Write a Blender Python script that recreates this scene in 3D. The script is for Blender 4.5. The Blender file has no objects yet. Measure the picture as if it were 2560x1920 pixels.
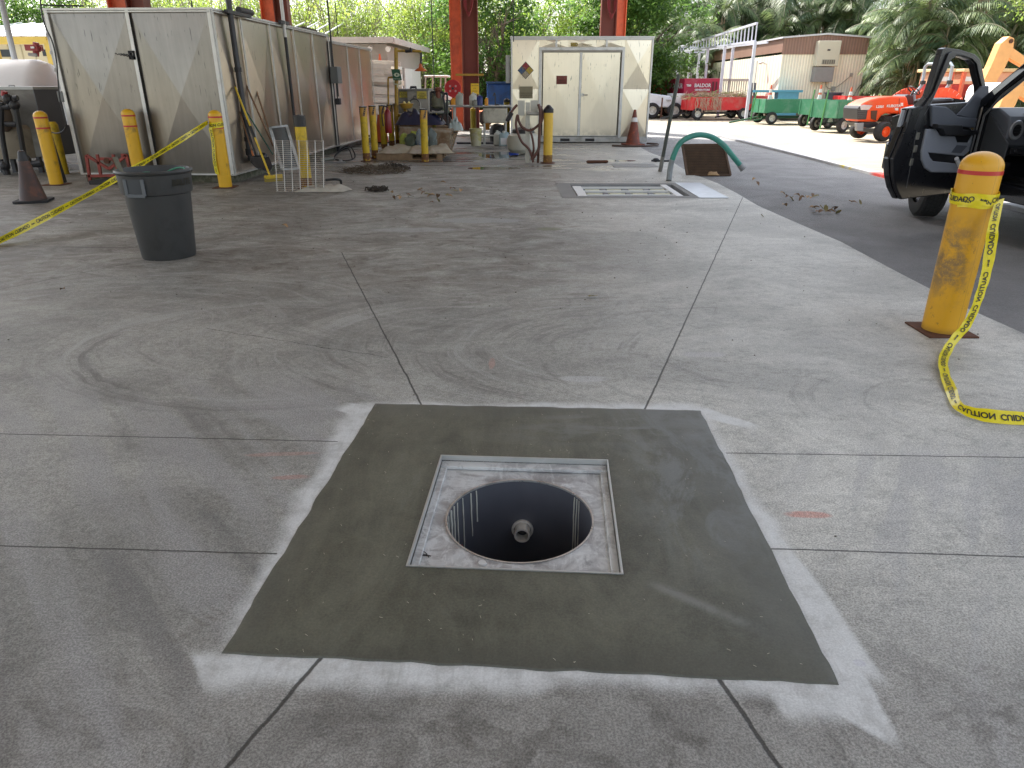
import bpy, bmesh, math, random
from mathutils import Vector, Matrix, noise as mnoise
sc = bpy.context.scene
R = math.radians
# ---------------------------------------------------------------- camera, sky, sun, exposure
FPX = 1765.0
PITCH = math.atan(747 / FPX)
CAMH = 1.5
cam = bpy.data.cameras.new('camera'); camo = bpy.data.objects.new('camera', cam)
sc.collection.objects.link(camo); sc.camera = camo
cam.sensor_width = 36; cam.lens = 36 * FPX / 2560; cam.clip_end = 900; cam.clip_start = .05
camo.location = (0, 0, CAMH); camo.rotation_euler = (math.pi / 2 - PITCH, 0, 0)
SUN_EL, SUN_AZ = 54, -34           # azimuth from +Y, clockwise
world = bpy.data.worlds.new('World'); sc.world = world; world.use_nodes = True
wn = world.node_tree; sky = wn.nodes.new('ShaderNodeTexSky'); sky.sky_type = 'NISHITA'
sky.sun_disc = False; sky.sun_elevation = R(SUN_EL); sky.sun_rotation = R(SUN_AZ)
sky.air_density = 1.0; sky.dust_density = 2.5; sky.ozone_density = 1.0
bg = wn.nodes['Background']; hs_ = wn.nodes.new('ShaderNodeHueSaturation'); hs_.inputs['Saturation'].default_value = .45
wn.links.new(sky.outputs[0], hs_.inputs['Color']); wn.links.new(hs_.outputs[0], bg.inputs[0]); bg.inputs[1].default_value = .15
sd = bpy.data.lights.new('sun', 'SUN'); sd.energy = 3.2; sd.angle = R(.5); sd.color = (1, .95, .87)
so = bpy.data.objects.new('sun', sd); sc.collection.objects.link(so)
sdir = Vector((math.sin(R(SUN_AZ)) * math.cos(R(SUN_EL)), math.cos(R(SUN_AZ)) * math.cos(R(SUN_EL)), math.sin(R(SUN_EL))))
so.rotation_euler = sdir.to_track_quat('Z', 'Y').to_euler(); so.location = sdir * 60
sc.view_settings.view_transform = 'Standard'; sc.view_settings.look = 'None'
sc.view_settings.exposure = 1.6; sc.view_settings.gamma = 1
sc.cycles.max_bounces = 8; sc.cycles.diffuse_bounces = 5; sc.cycles.caustics_reflective = False
try:
    sc.cycles.use_denoising = True; sc.cycles.denoiser = 'OPENIMAGEDENOISE'; sc.cycles.denoising_input_passes = 'RGB_ALBEDO_NORMAL'; sc.cycles.denoising_prefilter = 'NONE'
except Exception: pass
random.seed(7)
# ---------------------------------------------------------------- measuring helpers (photo pixel -> metres)
cP, sP = math.cos(PITCH), math.sin(PITCH)
def ray(x, y):
    a = (x - 1280) / FPX; b = (960 - y) / FPX
    return Vector((a, cP + b * sP, -sP + b * cP))
def gp(x, y, z=0.0):
    r = ray(x, y); t = (z - CAMH) / r.z
    return Vector((r.x * t, r.y * t, z))
def at(x, y, Y):
    r = ray(x, y); t = Y / r.y
    return Vector((r.x * t, Y, CAMH + r.z * t))
def pl(x, y, o, d):                 # (distance along d, height) where the ray meets the vertical plane through o along d
    r = ray(x, y); n = Vector((-d[1], d[0], 0)); t = (Vector((o[0], o[1], CAMH)) - Vector((0, 0, CAMH))).dot(n) / r.dot(n)
    p = r * t; return ((p.x - o[0]) * d[0] + (p.y - o[1]) * d[1], CAMH + p.z)
# ---------------------------------------------------------------- mesh builder
class MB:
    def __init__(s): s.v = []; s.f = []
    def add(s, vs, fs):
        n = len(s.v); s.v += [tuple(v) for v in vs]; s.f += [tuple(i + n for i in f) for f in fs]; return s
    def box(s, c, d, rz=0, M=None):
        x, y, z = d[0] / 2, d[1] / 2, d[2] / 2
        vs = [Vector((a * x, b * y, e * z)) for e in (-1, 1) for b in (-1, 1) for a in (-1, 1)]
        if M is None: M = Matrix.Rotation(rz, 3, 'Z')
        c = Vector(c)
        return s.add([M @ v + c for v in vs], [(0, 2, 3, 1), (4, 5, 7, 6), (0, 1, 5, 4), (2, 6, 7, 3), (0, 4, 6, 2), (1, 3, 7, 5)])
    def b2(s, x0, y0, z0, x1, y1, z1): return s.box(((x0 + x1) / 2, (y0 + y1) / 2, (z0 + z1) / 2), (abs(x1 - x0), abs(y1 - y0), abs(z1 - z0)))
    def bar(s, p0, p1, w, h=None, up=(0, 0, 1)):
        h = h or w; p0, p1 = Vector(p0), Vector(p1); d = p1 - p0; L = d.length; z = d / L
        x = Vector(up).cross(z)
        if x.length < 1e-3: x = Vector((1, 0, 0)).cross(z)
        x.normalize(); y = z.cross(x); M = Matrix((x, y, z)).transposed()
        return s.box((p0 + p1) / 2, (w, h, L), M=M)
    def tube(s, pts, r, n=10, cap=True):
        pts = [Vector(p) for p in pts]; m = len(pts)
        rs = r if isinstance(r, (list, tuple)) else [r] * m
        t0 = (pts[1] - pts[0]).normalized(); ref = t0.orthogonal().normalized(); vs = []
        for i, p in enumerate(pts):
            t = (pts[min(i + 1, m - 1)] - pts[max(i - 1, 0)]).normalized()
            ref = (ref - t * ref.dot(t)); ref = ref.normalized() if ref.length > 1e-6 else t.orthogonal().normalized()
            b = t.cross(ref)
            for k in range(n):
                a = 2 * math.pi * k / n; vs.append(p + (ref * math.cos(a) + b * math.sin(a)) * rs[i])
        fs = [(i * n + k, i * n + (k + 1) % n, (i + 1) * n + (k + 1) % n, (i + 1) * n + k) for i in range(m - 1) for k in range(n)]
        if cap: fs += [tuple(range(n - 1, -1, -1)), tuple((m - 1) * n + k for k in range(n))]
        return s.add(vs, fs)
    def cyl(s, p0, p1, r0, r1=None, n=20, cap=True): return s.tube([p0, p1], [r0, r0 if r1 is None else r1], n, cap)
    def lathe(s, prof, c=(0, 0, 0), n=32, M=None, seg=None):
        c = Vector(c); vs = []; m = len(prof)
        for (r, z) in prof:
            for k in range(n):
                a = 2 * math.pi * k / n; v = Vector((r * math.cos(a), r * math.sin(a), z))
                vs.append((M @ v if M else v) + c)
        fs = [(i * n + k, i * n + (k + 1) % n, (i + 1) * n + (k + 1) % n, (i + 1) * n + k) for i in range(m - 1) for k in range(n)]
        if prof[0][0] > 1e-4 and seg != 'open': fs.append(tuple(range(n - 1, -1, -1)))
        if prof[-1][0] > 1e-4 and seg != 'open': fs.append(tuple((m - 1) * n + k for k in range(n)))
        return s.add(vs, fs)
    def prism(s, poly, o, du, dv, dn, t):   # polygon (u,v) at o, extruded t along dn
        o, du, dv, dn = Vector(o), Vector(du), Vector(dv), Vector(dn); n = len(poly)
        vs = [o + du * u + dv * v for u, v in poly] + [o + du * u + dv * v + dn * t for u, v in poly]
        fs = [tuple(range(n - 1, -1, -1)), tuple(range(n, 2 * n))] + [(i, (i + 1) % n, n + (i + 1) % n, n + i) for i in range(n)]
        return s.add(vs, fs)
    def ell(s, c, r, n=16, m=10, M=None):
        pr = [(max(1e-5, math.sin(math.pi * i / m)), -math.cos(math.pi * i / m)) for i in range(m + 1)]
        S = Matrix.Diagonal((r[0], r[1], r[2]))
        return s.lathe(pr, c, n, (M @ S) if M else S)
    def quad(s, a, b, c, d): return s.add([a, b, c, d], [(0, 1, 2, 3)])
    def build(s, name, mat, parent=None, smooth=30, bevel=0, solid=0, sub=0, **kw):
        me = bpy.data.meshes.new(name); me.from_pydata([tuple(v) for v in s.v], [], s.f); me.update()
        bm = bmesh.new(); bm.from_mesh(me)
        bmesh.ops.remove_doubles(bm, verts=bm.verts, dist=1e-6)
        if len(bm.faces) < 60000: bmesh.ops.recalc_face_normals(bm, faces=bm.faces)
        bm.to_mesh(me); bm.free()
        if smooth:
            me.shade_smooth()
            try: me.set_sharp_from_angle(angle=R(smooth))
            except Exception: pass
        me.materials.append(mat)
        o = bpy.data.objects.new(name, me); sc.collection.objects.link(o)
        if parent: o.parent = parent
        if solid:
            md = o.modifiers.new('t', 'SOLIDIFY'); md.thickness = solid; md.offset = 0
        if bevel:
            md = o.modifiers.new('b', 'BEVEL'); md.width = bevel; md.segments = 2; md.limit_method = 'ANGLE'; md.angle_limit = R(40)
        if sub:
            md = o.modifiers.new('s', 'SUBSURF'); md.levels = sub; md.render_levels = sub
        tag(o, **kw); return o
def tag(o, label=None, cat=None, group=None, kind=None):
    if label: o['label'] = label
    if cat: o['category'] = cat
    if group: o['group'] = group
    if kind: o['kind'] = kind
    return o
def thing(name, label, cat, loc=(0, 0, 0), rz=0, group=None):
    o = bpy.data.objects.new(name, None); sc.collection.objects.link(o); o.empty_display_size = .1
    o.location = loc; o.rotation_euler = (0, 0, rz); return tag(o, label, cat, group)
def dup(root, loc, rz=None, label=None, scale=None):
    r = root.copy(); sc.collection.objects.link(r); r.location = loc
    if rz is not None: r.rotation_euler = (0, 0, rz)
    if scale: r.scale = (scale,) * 3
    if label: r['label'] = label
    def rec(a, b):
        for ch in list(a.children):
            c = ch.copy(); sc.collection.objects.link(c); c.parent = b; rec(ch, c)
    rec(root, r); return r
def text(name, s, size, mat, parent, M, ext=.002, align='CENTER', bold=0.0, xs=1.0, spacing=1.0, linked=True):
    cu = bpy.data.curves.new(name, 'FONT'); cu.body = s; cu.size = size; cu.extrude = ext; cu.align_x = align; cu.align_y = 'CENTER'
    cu.offset = bold; cu.space_character = spacing; cu.resolution_u = 3
    t = bpy.data.objects.new(name, cu); sc.collection.objects.link(t)
    dg = bpy.context.evaluated_depsgraph_get(); me = bpy.data.meshes.new_from_object(t.evaluated_get(dg))
    bpy.data.objects.remove(t); bpy.data.curves.remove(cu)
    for v in me.vertices: v.co = Vector((v.co.x * xs, v.co.y, v.co.z))
    if M is not None: me.transform(M)
    me.materials.clear(); me.materials.append(mat); me.name = name
    if not linked: return me
    o = bpy.data.objects.new(name, me); sc.collection.objects.link(o); o.parent = parent; return o
def TM(o, x, y):                    # text frame: origin, right, up
    x, y = Vector(x).normalized(), Vector(y).normalized(); z = x.cross(y)
    m = Matrix((x, y, z)).transposed().to_4x4(); m.translation = Vector(o); return m
def curve_pts(pts, n=8):            # Catmull-Rom
    P = [Vector(p) for p in pts]; out = []
    for i in range(len(P) - 1):
        p0, p1, p2, p3 = P[max(i - 1, 0)], P[i], P[i + 1], P[min(i + 2, len(P) - 1)]
        for k in range(n):
            t = k / n
            out.append(.5 * ((2 * p1) + (p2 - p0) * t + (2 * p0 - 5 * p1 + 4 * p2 - p3) * t * t + (3 * p1 - p0 - 3 * p2 + p3) * t ** 3))
    out.append(P[-1]); return out
# ---------------------------------------------------------------- node expressions
class X:
    def __init__(s, nt, sock): s.nt = nt; s.k = sock
    def _m(s, op, *a, clamp=False):
        n = s.nt.nodes.new('ShaderNodeMath'); n.operation = op; n.use_clamp = clamp
        for i, v in enumerate((s,) + a):
            if isinstance(v, X): s.nt.links.new(v.k, n.inputs[i])
            else: n.inputs[i].default_value = v
        return X(s.nt, n.outputs[0])
    def __add__(s, o): return s._m('ADD', o)
    __radd__ = __add__
    def __sub__(s, o): return s._m('SUBTRACT', o)
    def __rsub__(s, o): return s._m('MULTIPLY', -1.0)._m('ADD', o)
    def __mul__(s, o): return s._m('MULTIPLY', o)
    __rmul__ = __mul__
    def __truediv__(s, o): return s._m('DIVIDE', o)
    def abs(s): return s._m('ABSOLUTE')
    def sqrt(s): return s._m('SQRT')
    def mn(s, o): return s._m('MINIMUM', o)
    def mx(s, o): return s._m('MAXIMUM', o)
    def cl(s): return s._m('ADD', 0.0, clamp=True)
    def sin(s): return s._m('SINE')
    def step(s, a, b):              # smoothstep a->b
        n = s.nt.nodes.new('ShaderNodeMapRange'); n.interpolation_type = 'SMOOTHSTEP'
        s.nt.links.new(s.k, n.inputs[0]); n.inputs[1].default_value = a; n.inputs[2].default_value = b
        if a > b:
            n.inputs[1].default_value = b; n.inputs[2].default_value = a; n.inputs[3].default_value = 1; n.inputs[4].default_value = 0
        return X(s.nt, n.outputs[0])
class G:                            # one material under construction
    def __init__(s, name):
        s.m = bpy.data.materials.new(name); s.m.use_nodes = True; s.nt = s.m.node_tree; s.b = s.nt.nodes['Principled BSDF']
        s.tc = s.nt.nodes.new('ShaderNodeTexCoord')
    def xyz(s, vec=None, which='Object'):
        n = s.nt.nodes.new('ShaderNodeSeparateXYZ'); s.nt.links.new(vec or s.tc.outputs[which], n.inputs[0])
        return [X(s.nt, n.outputs[i]) for i in range(3)]
    def vec(s, x, y, z=0.0):
        n = s.nt.nodes.new('ShaderNodeCombineXYZ')
        for i, v in enumerate((x, y, z)):
            if isinstance(v, X): s.nt.links.new(v.k, n.inputs[i])
            else: n.inputs[i].default_value = v
        return n.outputs[0]
    def noise(s, scale, detail=3, rough=.55, dist=0, vec=None, st=(1, 1, 1), off=(0, 0, 0), raw=False):
        mp = s.nt.nodes.new('ShaderNodeMapping'); s.nt.links.new(vec or s.tc.outputs['Object'], mp.inputs[0])
        mp.inputs['Scale'].default_value = st; mp.inputs['Location'].default_value = off
        n = s.nt.nodes.new('ShaderNodeTexNoise'); n.inputs['Scale'].default_value = scale; n.inputs['Detail'].default_value = detail
        n.inputs['Roughness'].default_value = rough; n.inputs['Distortion'].default_value = dist
        s.nt.links.new(mp.outputs[0], n.inputs['Vector']); return X(s.nt, n.outputs[0])
    def voro(s, scale, vec=None, st=(1, 1, 1), feat='F1'):
        mp = s.nt.nodes.new('ShaderNodeMapping'); s.nt.links.new(vec or s.tc.outputs['Object'], mp.inputs[0]); mp.inputs['Scale'].default_value = st
        n = s.nt.nodes.new('ShaderNodeTexVoronoi'); n.feature = feat; n.inputs['Scale'].default_value = scale
        s.nt.links.new(mp.outputs[0], n.inputs['Vector']); return X(s.nt, n.outputs[0])
    def mix(s, a, b, f):
        n = s.nt.nodes.new('ShaderNodeMix'); n.data_type = 'RGBA'
        for v, k in ((a, 6), (b, 7)):
            if isinstance(v, tuple): n.inputs[k].default_value = (*v, 1) if len(v) == 3 else v
            else: s.nt.links.new(v, n.inputs[k])
        if isinstance(f, X): s.nt.links.new(f.k, n.inputs[0])
        else: n.inputs[0].default_value = f
        return n.outputs[2]
    def scale(s, col, f):           # multiply colour by scalar expression
        n = s.nt.nodes.new('ShaderNodeVectorMath'); n.operation = 'SCALE'
        if isinstance(col, tuple): n.inputs[0].default_value = col
        else: s.nt.links.new(col, n.inputs[0])
        if isinstance(f, X): s.nt.links.new(f.k, n.inputs[3])
        else: n.inputs[3].default_value = f
        return n.outputs[0]
    def out(s, col=None, rough=None, metal=None, bump=None, bstr=.3, bdist=.01, spec=None, **kw):
        for k, v in (('Base Color', col), ('Roughness', rough), ('Metallic', metal), ('Specular IOR Level', spec)):
            if v is None: continue
            if isinstance(v, X): s.nt.links.new(v.k, s.b.inputs[k])
            elif isinstance(v, (int, float)): s.b.inputs[k].default_value = v
            elif isinstance(v, tuple): s.b.inputs[k].default_value = (*v, 1)
            else: s.nt.links.new(v, s.b.inputs[k])
        for k, v in kw.items(): s.b.inputs[k.replace('_', ' ')].default_value = v
        if bump is not None:
            n = s.nt.nodes.new('ShaderNodeBump'); n.inputs['Strength'].default_value = bstr; n.inputs['Distance'].default_value = bdist
            s.nt.links.new(bump.k, n.inputs['Height']); s.nt.links.new(n.outputs[0], s.b.inputs['Normal'])
        return s.m
_mc = {}
def M(name, col, rough=.55, metal=0, var=.18, vs=6, dirt=None, damt=.45, ds=3, bump=0, bs=60, wear=None, wamt=.5, ws=25, **kw):
    if name in _mc: return _mc[name]
    g = G(name); n = g.noise(vs, 4); c = g.scale(col, n * (2 * var) + (1 - var))
    if dirt: c = g.mix(c, dirt, g.noise(ds, 5, .65, .4, off=(3, 1, 7)).step(1 - damt - .12, 1 - damt + .12) * .75)
    if wear: c = g.mix(c, wear, g.noise(ws, 5, .7, off=(9, 2, 4)).step(1 - wamt, 1 - wamt + .06))
    r = g.noise(vs * 2, 3) * .2 + (rough - .1)
    _mc[name] = g.out(c, r, metal, g.noise(bs, 3) if bump else None, bump or .3, .004, **kw); return _mc[name]
YEL = M('bollard_yellow', (.74, .42, .015), .42, dirt=(.22, .13, .03), damt=.36, ds=5, var=.1)
YEL2 = M('old_yellow_paint', (.62, .42, .015), .5, dirt=(.28, .2, .03), damt=.42, ds=6, var=.15, wear=(.1, .05, .02), wamt=.34, ws=9)
BLK = M('black_plastic', (.018, .018, .02), .5, var=.3)
RUB = M('tyre_rubber', (.022, .022, .023), .8, var=.3, bump=.3, bs=40)
RED = M('red_paint', (.62, .025, .02), .4, dirt=(.4, .1, .07), damt=.4)
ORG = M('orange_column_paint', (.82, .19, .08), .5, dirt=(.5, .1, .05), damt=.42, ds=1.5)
GRN = M('green_paint', (.03, .17, .085), .45, dirt=(.06, .13, .09), damt=.45)
RUST = M('rust', (.1, .04, .02), .85, var=.5, vs=20)
WHT = M('white_paint', (.75, .75, .73), .5, var=.06)
STL = M('galvanised_pipe', (.33, .33, .33), .5, metal=.4, dirt=(.2, .18, .15), damt=.45)
DSTL = M('dark_steel', (.06, .06, .065), .5, metal=.5, var=.4)
GRYP = M('grey_plastic', (.036, .036, .035), .5, dirt=(.024, .024, .022), damt=.42, ds=6, var=.12, vs=4)
WOOD = M('weathered_wood', (.28, .19, .11), .8, var=.35, vs=12, bump=.3)
def stripe(c, z, h, r, mat=None): pass
# ---------------------------------------------------------------- floor of the wash bay
def concrete(name, floor=True):
    g = G(name); x, y, z = g.xyz()
    w1 = g.noise(3, 3); w2 = g.noise(3, 3, off=(5, 5, 0))
    wx = x + (w1 - .5) * .05; wy = y + (w2 - .5) * .05
    big = g.noise(.4, 5, .6, .6); mid = g.noise(1.5, 7, .66, .9, st=(.85, 1.1, 1)); fine = g.noise(9, 7, .75, .4, st=(.85, 1.15, 1))
    streak = g.noise(2.4, 7, .72, 1.8, st=(.7, 1.2, 1), off=(2, 8, 0)); grit = g.noise(150, 3, .8); blot = g.noise(4.2, 6, .75, 1.2, off=(7, 3, 1))
    K = lambda n, a_=.3, b_=.7: n.step(a_, b_)
    micro = g.noise(34, 8, .8, .3, off=(1, 1, 1))
    v = (K(big) * .16 + K(mid) * .22 + K(fine, .34, .66) * .26 + K(micro, .38, .62) * .38 + .52) * .295
    col = g.scale((1.0, .982, .885), v)
    pits = g.voro(70).step(.11, .05) * K(mid, .4, .6)
    col = g.mix(col, (.09, .085, .075), pits * .55)
    # dirty dark zone between the drain and the far equipment, paler to the right
    zone = y.step(3.8, 6.5) * y.step(20, 12) * (x - y * .16).step(1.9, -1.2)
    col = g.mix(col, (.125, .108, .088), (zone * (mid * .5 + streak * .6).step(.42, .66) * .85))
    col = g.mix(col, (.085, .07, .052), (zone * blot.step(.5, .62) * streak.step(.45, .6) * .7))
    far = y.step(13, 16) * x.step(3, -1)
    col = g.mix(col, (.1, .095, .09), far * mid.step(.35, .6) * .7)
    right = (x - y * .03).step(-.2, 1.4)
    col = g.scale(col, right * .40 + (y.step(6, 9.5) * (x + .2).step(-.4, 1.4)) * .28 + 1.0); col = g.mix(col, (.50, .49, .45), right * (streak * .6 + fine * .5).step(.42, .68) * .6)  # albedo raised over the right side and the far right
    # pale cement scuffs
    scf = (streak * .5 + g.noise(5, 7, .75, 2, st=(.6, 1.4, 1), off=(1, 1, 4)) * .5).step(.55, .62) * y.step(3.2, 5)
    col = g.mix(col, (.43, .42, .41), scf * .5)
    # darker stained foot of the frame
    near = y.step(1.75, 1.3)
    col = g.mix(col, (.24, .228, .208), near * .6)
    col = g.mix(col, (.12, .11, .095), near * blot.step(.45, .6) * fine.step(.3, .6) * .75)
    lowl = x.step(.2, -1.2) * y.step(3.4, 2.0); col = g.mix(col, (.13, .125, .118), lowl * (mid * .6 + fine * .4).step(.44, .62) * .38)
    patch = g.noise(.7, 5, .6, 1.2, off=(9, 1, 0)); col = g.scale(col, patch.step(.35, .65) * .32 + .84)
    # broad overlapping squeegee sweeps
    def fan(cx, cy, r0, r1, ex, sx, sy, amt, f=11):
        dx = (wx - cx) * ex; dy = wy - cy; d = (dx * dx + dy * dy).sqrt(); d = d + (g.noise(1.5, 2, off=(cx, cy, 2)) - .5) * .12
        win = ((dx * sx + dy * sy) / (d + .01)).step(-.15, .35) * d.step(r0 - .08, r0 + .05) * d.step(r1 + .1, r1 - .1)
        n = g.noise(1.0, 4, .75, vec=g.vec(d * f, dx * .5 + cx, dy * .5 + cy)); win = win * g.noise(2.2, 3, off=(cy, cx, 1)).step(.3, .55)
        return n.step(.52, .64) * win * amt, n.step(.48, .36) * win * amt
    for F in [(.65, 4.15, .3, 1.25, .8, -1, .15, .85), (-.35, 4.25, .25, 1.2, .85, -1, .3, .75), (-1.55, 4.35, .2, 1.15, .8, -.9, .5, .6), (1.5, 4.0, .3, 1.2, .8, -1, .4, .5), (-2.9, 4.6, .3, 1.5, .7, 0, 1, .5), (-.2, 5.2, .4, 1.3, .7, .3, -1, .45), (2.3, 3.2, .3, 1.0, .8, -.6, .8, .4), (-1.35, 4.2, .85, 1.1, .72, -.75, -.65, 1.0, 8)]:
        li, dk = fan(*F); col = g.mix(col, (.38, .375, .355), li * .8); col = g.mix(col, (.12, .115, .105), dk * .65)
    # smooth pale hazy bands sweeping away on the left
    sw = g.noise(3.0, 3, .5, .4, vec=g.vec((x * .75 + y * .6) * 1.9, (y * .75 - x * .6) * .25, 0))
    leftz = x.step(-.3, -1.0) * y.step(4, 3.2)
    col = g.mix(col, (.33, .325, .32), leftz * sw.step(.42, .62) * .55)
    col = g.mix(col, (.15, .145, .14), leftz * sw.step(.44, .3) * .55)
    rz = x.step(.9, 1.5) * y.step(3, 2.6)
    sw2 = g.noise(3.0, 3, .5, .3, vec=g.vec((x * .8 - y * .5) * 2.4, (y * .8 + x * .5) * .25, 3))
    col = g.mix(col, (.36, .355, .35), rz * sw2.step(.48, .62) * .5)
    # boot prints
    for (px, py, ln, ag, a) in [(-.95, 1.72, .14, .5, .75), (-.72, 1.9, .10, .3, .3), (-1.08, 1.95, .11, .1, .45), (-1.25, 1.78, .09, .3, .4), (-1.15, 2.35, .12, -.6, .5), (-.98, 2.15, .1, .2, .3), (-.9, 3.85, .2, .1, .3), (1.35, 4.4, .11, .05, .4), (.5, 1.35, .1, .4, .3), (-1.0, 3.5, .12, 1.2, .4)]:
        ca, sa = math.cos(ag), math.sin(ag)
        u = ((x - px) * ca - (y - py) * sa); vv = ((x - px) * sa + (y - py) * ca)
        e = ((u / (ln * .42)) * (u / (ln * .42)) + (vv / ln) * (vv / ln))
        tread = (vv * 210 + (u * 60).sin() * .8).sin().step(-.3, .4)
        col = g.mix(col, (.1, .085, .065), e.step(1.3, .5) * (tread * .6 + .25) * (fine.step(.42, .58)) * a * .6)
    # spray-paint remnants
    for px, py, rx, ry, c2, a in [(1.12, 2.28, .09, .025, (.55, .2, .14), .6), (-1.02, 2.75, .16, .02, (.45, .24, .2), .4), (-.92, 2.55, .08, .02, (.45, .22, .18), .45), (-.12, 3.85, .02, .09, (.5, .25, .2), .4), (.985, 1.52, .018, .014, (.16, .13, .28), .8), (1.16, 4.0, .14, .05, (.45, .44, .43), .7), (.4, 3.62, .14, .045, (.45, .45, .44), .8), (-.4, 8.6, .55, .18, (.3, .3, .3), .8), (-1.1, 8.0, .5, .15, (.36, .36, .36), .6), (.42, 8.05, .15, .1, (.16, .17, .09), .7)]:
        e = (((wx - px) / rx) * ((wx - px) / rx) + ((wy - py) / ry) * ((wy - py) / ry))
        col = g.mix(col, c2, e.step(1.3, .5) * a * fine.step(.3, .5))
    # white cement film round the new patch
    qx = ((wx - .065).abs() - .83 + (y - 2.35) * .012 * 0).mx(0.0); qy = ((wy - 2.36).abs() - .86).mx(0.0)
    dd = (qx * qx + qy * qy).sqrt()
    edge = g.noise(3.0, 2, off=(4, 9, 2)) * .17 - .03
    halo = (dd - edge).step(.05, -.035)
    def wedge(ax, ay, dx, dy, L, w0, w1):
        l = math.hypot(dx, dy); dx /= l; dy /= l
        t = (wx - ax) * dx + (wy - ay) * dy; s_ = ((wx - ax) * (-dy) + (wy - ay) * dx).abs()
        return (s_ - (t * ((w1 - w0) / L) + w0)).step(.012, -.012) * t.step(-.03, .02) * t.step(L + .03, L - .05)
    for wa in [(-.80, 1.56, .02, -1, .13, .12, .035), (.86, 1.50, .35, -1, .26, .14, .01), (.93, 3.2, .75, -.62, .3, .06, .03), (-.74, 3.2, -.6, .3, .14, .07, .05), (.80, 1.43, 0, -1, .1, .12, .1), (.93, 2.2, .04, -1, .75, .04, .07)]:
        halo = halo.mx(wedge(*wa) * .9)
    brush = (g.noise(60, 2, .5, st=(1, .12, 1)).step(.2, .5) * .22 + .78)
    col = g.mix(col, (.66, .67, .655), (halo * brush * (g.noise(11, 5, .7).step(.3, .6) * .45 + .55)).cl() * .92)
    # sawn joints
    def seg(a, b, w, wob=.012):
        ax, ay = a; dx, dy = b[0] - ax, b[1] - ay; L2 = dx * dx + dy * dy
        jx = x + (g.noise(5, 4, .7, off=(ax, ay, 1)) - .5) * wob; jy = y + (g.noise(5, 4, .7, off=(ay, ax, 3)) - .5) * wob
        t = ((jx - ax) * (dx / L2) + (jy - ay) * (dy / L2)).cl()
        ex = jx - ax - t * dx; ey = jy - ay - t * dy
        return (ex * ex + ey * ey).sqrt().step(w, w * .45)
    J = None
    S = [((-9, 3.27), (-.8, 2.87), .005, .012), ((-6, 2.27), (-.82, 2.03), .005, .012), ((.95, 2.76), (6, 2.60), .005, .012), ((.9, 2.06), (6, 1.78), .005, .012),
         ((-1.66, 6.83), (-.46, 3.27), .007, .02), ((3.37, 10.55), (.66, 3.2), .007, .012), ((-.54, 1.55), (-.76, 1.0), .0085, .022), ((.56, 1.5), (.69, 1.0), .0085, .022),
         ((-14, 12.7), (3.3, 12.3), .012, .01), ((-14, 7.6), (-3.1, 7.0), .012, .02), ((-3.1, 7.0), (-6.2, 2.2), .006, .02), ((-2.05, 4.5), (-.75, 3.95), .004, .09)]
    for a, b, w, wb in S:
        k = seg(a, b, w, wb); J = k if J is None else J.mx(k)
    col = g.mix(col, (.03, .028, .024), (J * .88))
    col = g.scale(col, (K(grit, .36, .64) * .7 - .35) * (1 - halo * .75) + 1.0)
    spk = g.voro(55).step(.09, .04) * g.noise(2, 2).step(.4, .6)
    col = g.mix(col, (.5, .48, .44), spk * .5)
    # wet patches far off
    wet = y.step(12.5, 14.5) * x.step(3.2, 2.0) * (g.noise(.9, 4, .6, .5, st=(.5, 2.2, 1), off=(3, 3, 3))).step(.5, .58)
    pud = None
    for px, py, rx, ry in [(-.35, 14.4, .55, .3), (-.3, 17.3, .5, .9), (2.2, 15.9, .5, .2)]:
        e = (((wx - px) / rx) * ((wx - px) / rx) + ((wy - py) / ry) * ((wy - py) / ry)).step(1.1, .8); pud = e if pud is None else pud.mx(e)
    rough = (fine * .25 + .5) * (1 - wet * .62) * (1 - pud * .93)
    col = g.scale(col, 1 - wet * .3 - pud * .55)
    bmp = grit * .25 + fine * .5 - J * 2.5 + halo * .15
    fl = 1 - pud
    return g.out(col, rough, 0, bmp * fl, .35, .006, spec=.45)
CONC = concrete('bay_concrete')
XE, HX = 3.3, [-.37, .44, .98, 2.42]
def cells(xs, ys, holes, z):
    m = MB()
    for i in range(len(xs) - 1):
        for j in range(len(ys) - 1):
            cx, cy = (xs[i] + xs[i + 1]) / 2, (ys[j] + ys[j + 1]) / 2
            if any(a < cx < b and c < cy < d for a, b, c, d in holes): continue
            m.add([(xs[i], ys[j], z), (xs[i + 1], ys[j], z), (xs[i + 1], ys[j + 1], z), (xs[i], ys[j + 1], z)], [(0, 1, 2, 3)])
    return m
SX0, SX1, SY0, SY1 = -.335, .392, 1.925, 2.70
SROT, SPV = R(-3.4), Vector((.03, 2.31, 0))
def srot(p): v = Matrix.Rotation(SROT, 3, 'Z') @ (Vector((p[0], p[1], 0)) - SPV) + SPV; return (v.x, v.y)
TX0, TX1, TY0, TY1 = .95, 2.62, 10.62, 11.92
FX0, FX1, FY0, FY1 = SX0 - .04, SX1 + .04, SY0 - .04, SY1 + .04
m = cells([-14, FX0, FX1, TX0, TX1, XE], [-7, FY0, FY1, TY0, TY1, 21, 29.5], [(FX0, FX1, FY0, FY1), (TX0, TX1, TY0, TY1)], 0)
e0 = [(XE, -7)] + [(XE, y) for y in (SY0, SY1, TY0, TY1, 21)] + [(XE, 29.5)]
m.add([(XE, -7, 0), (XE, 29.5, 0), (XE, 29.5, -.12), (XE, -7, -.12)], [(0, 1, 2, 3)])
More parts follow.
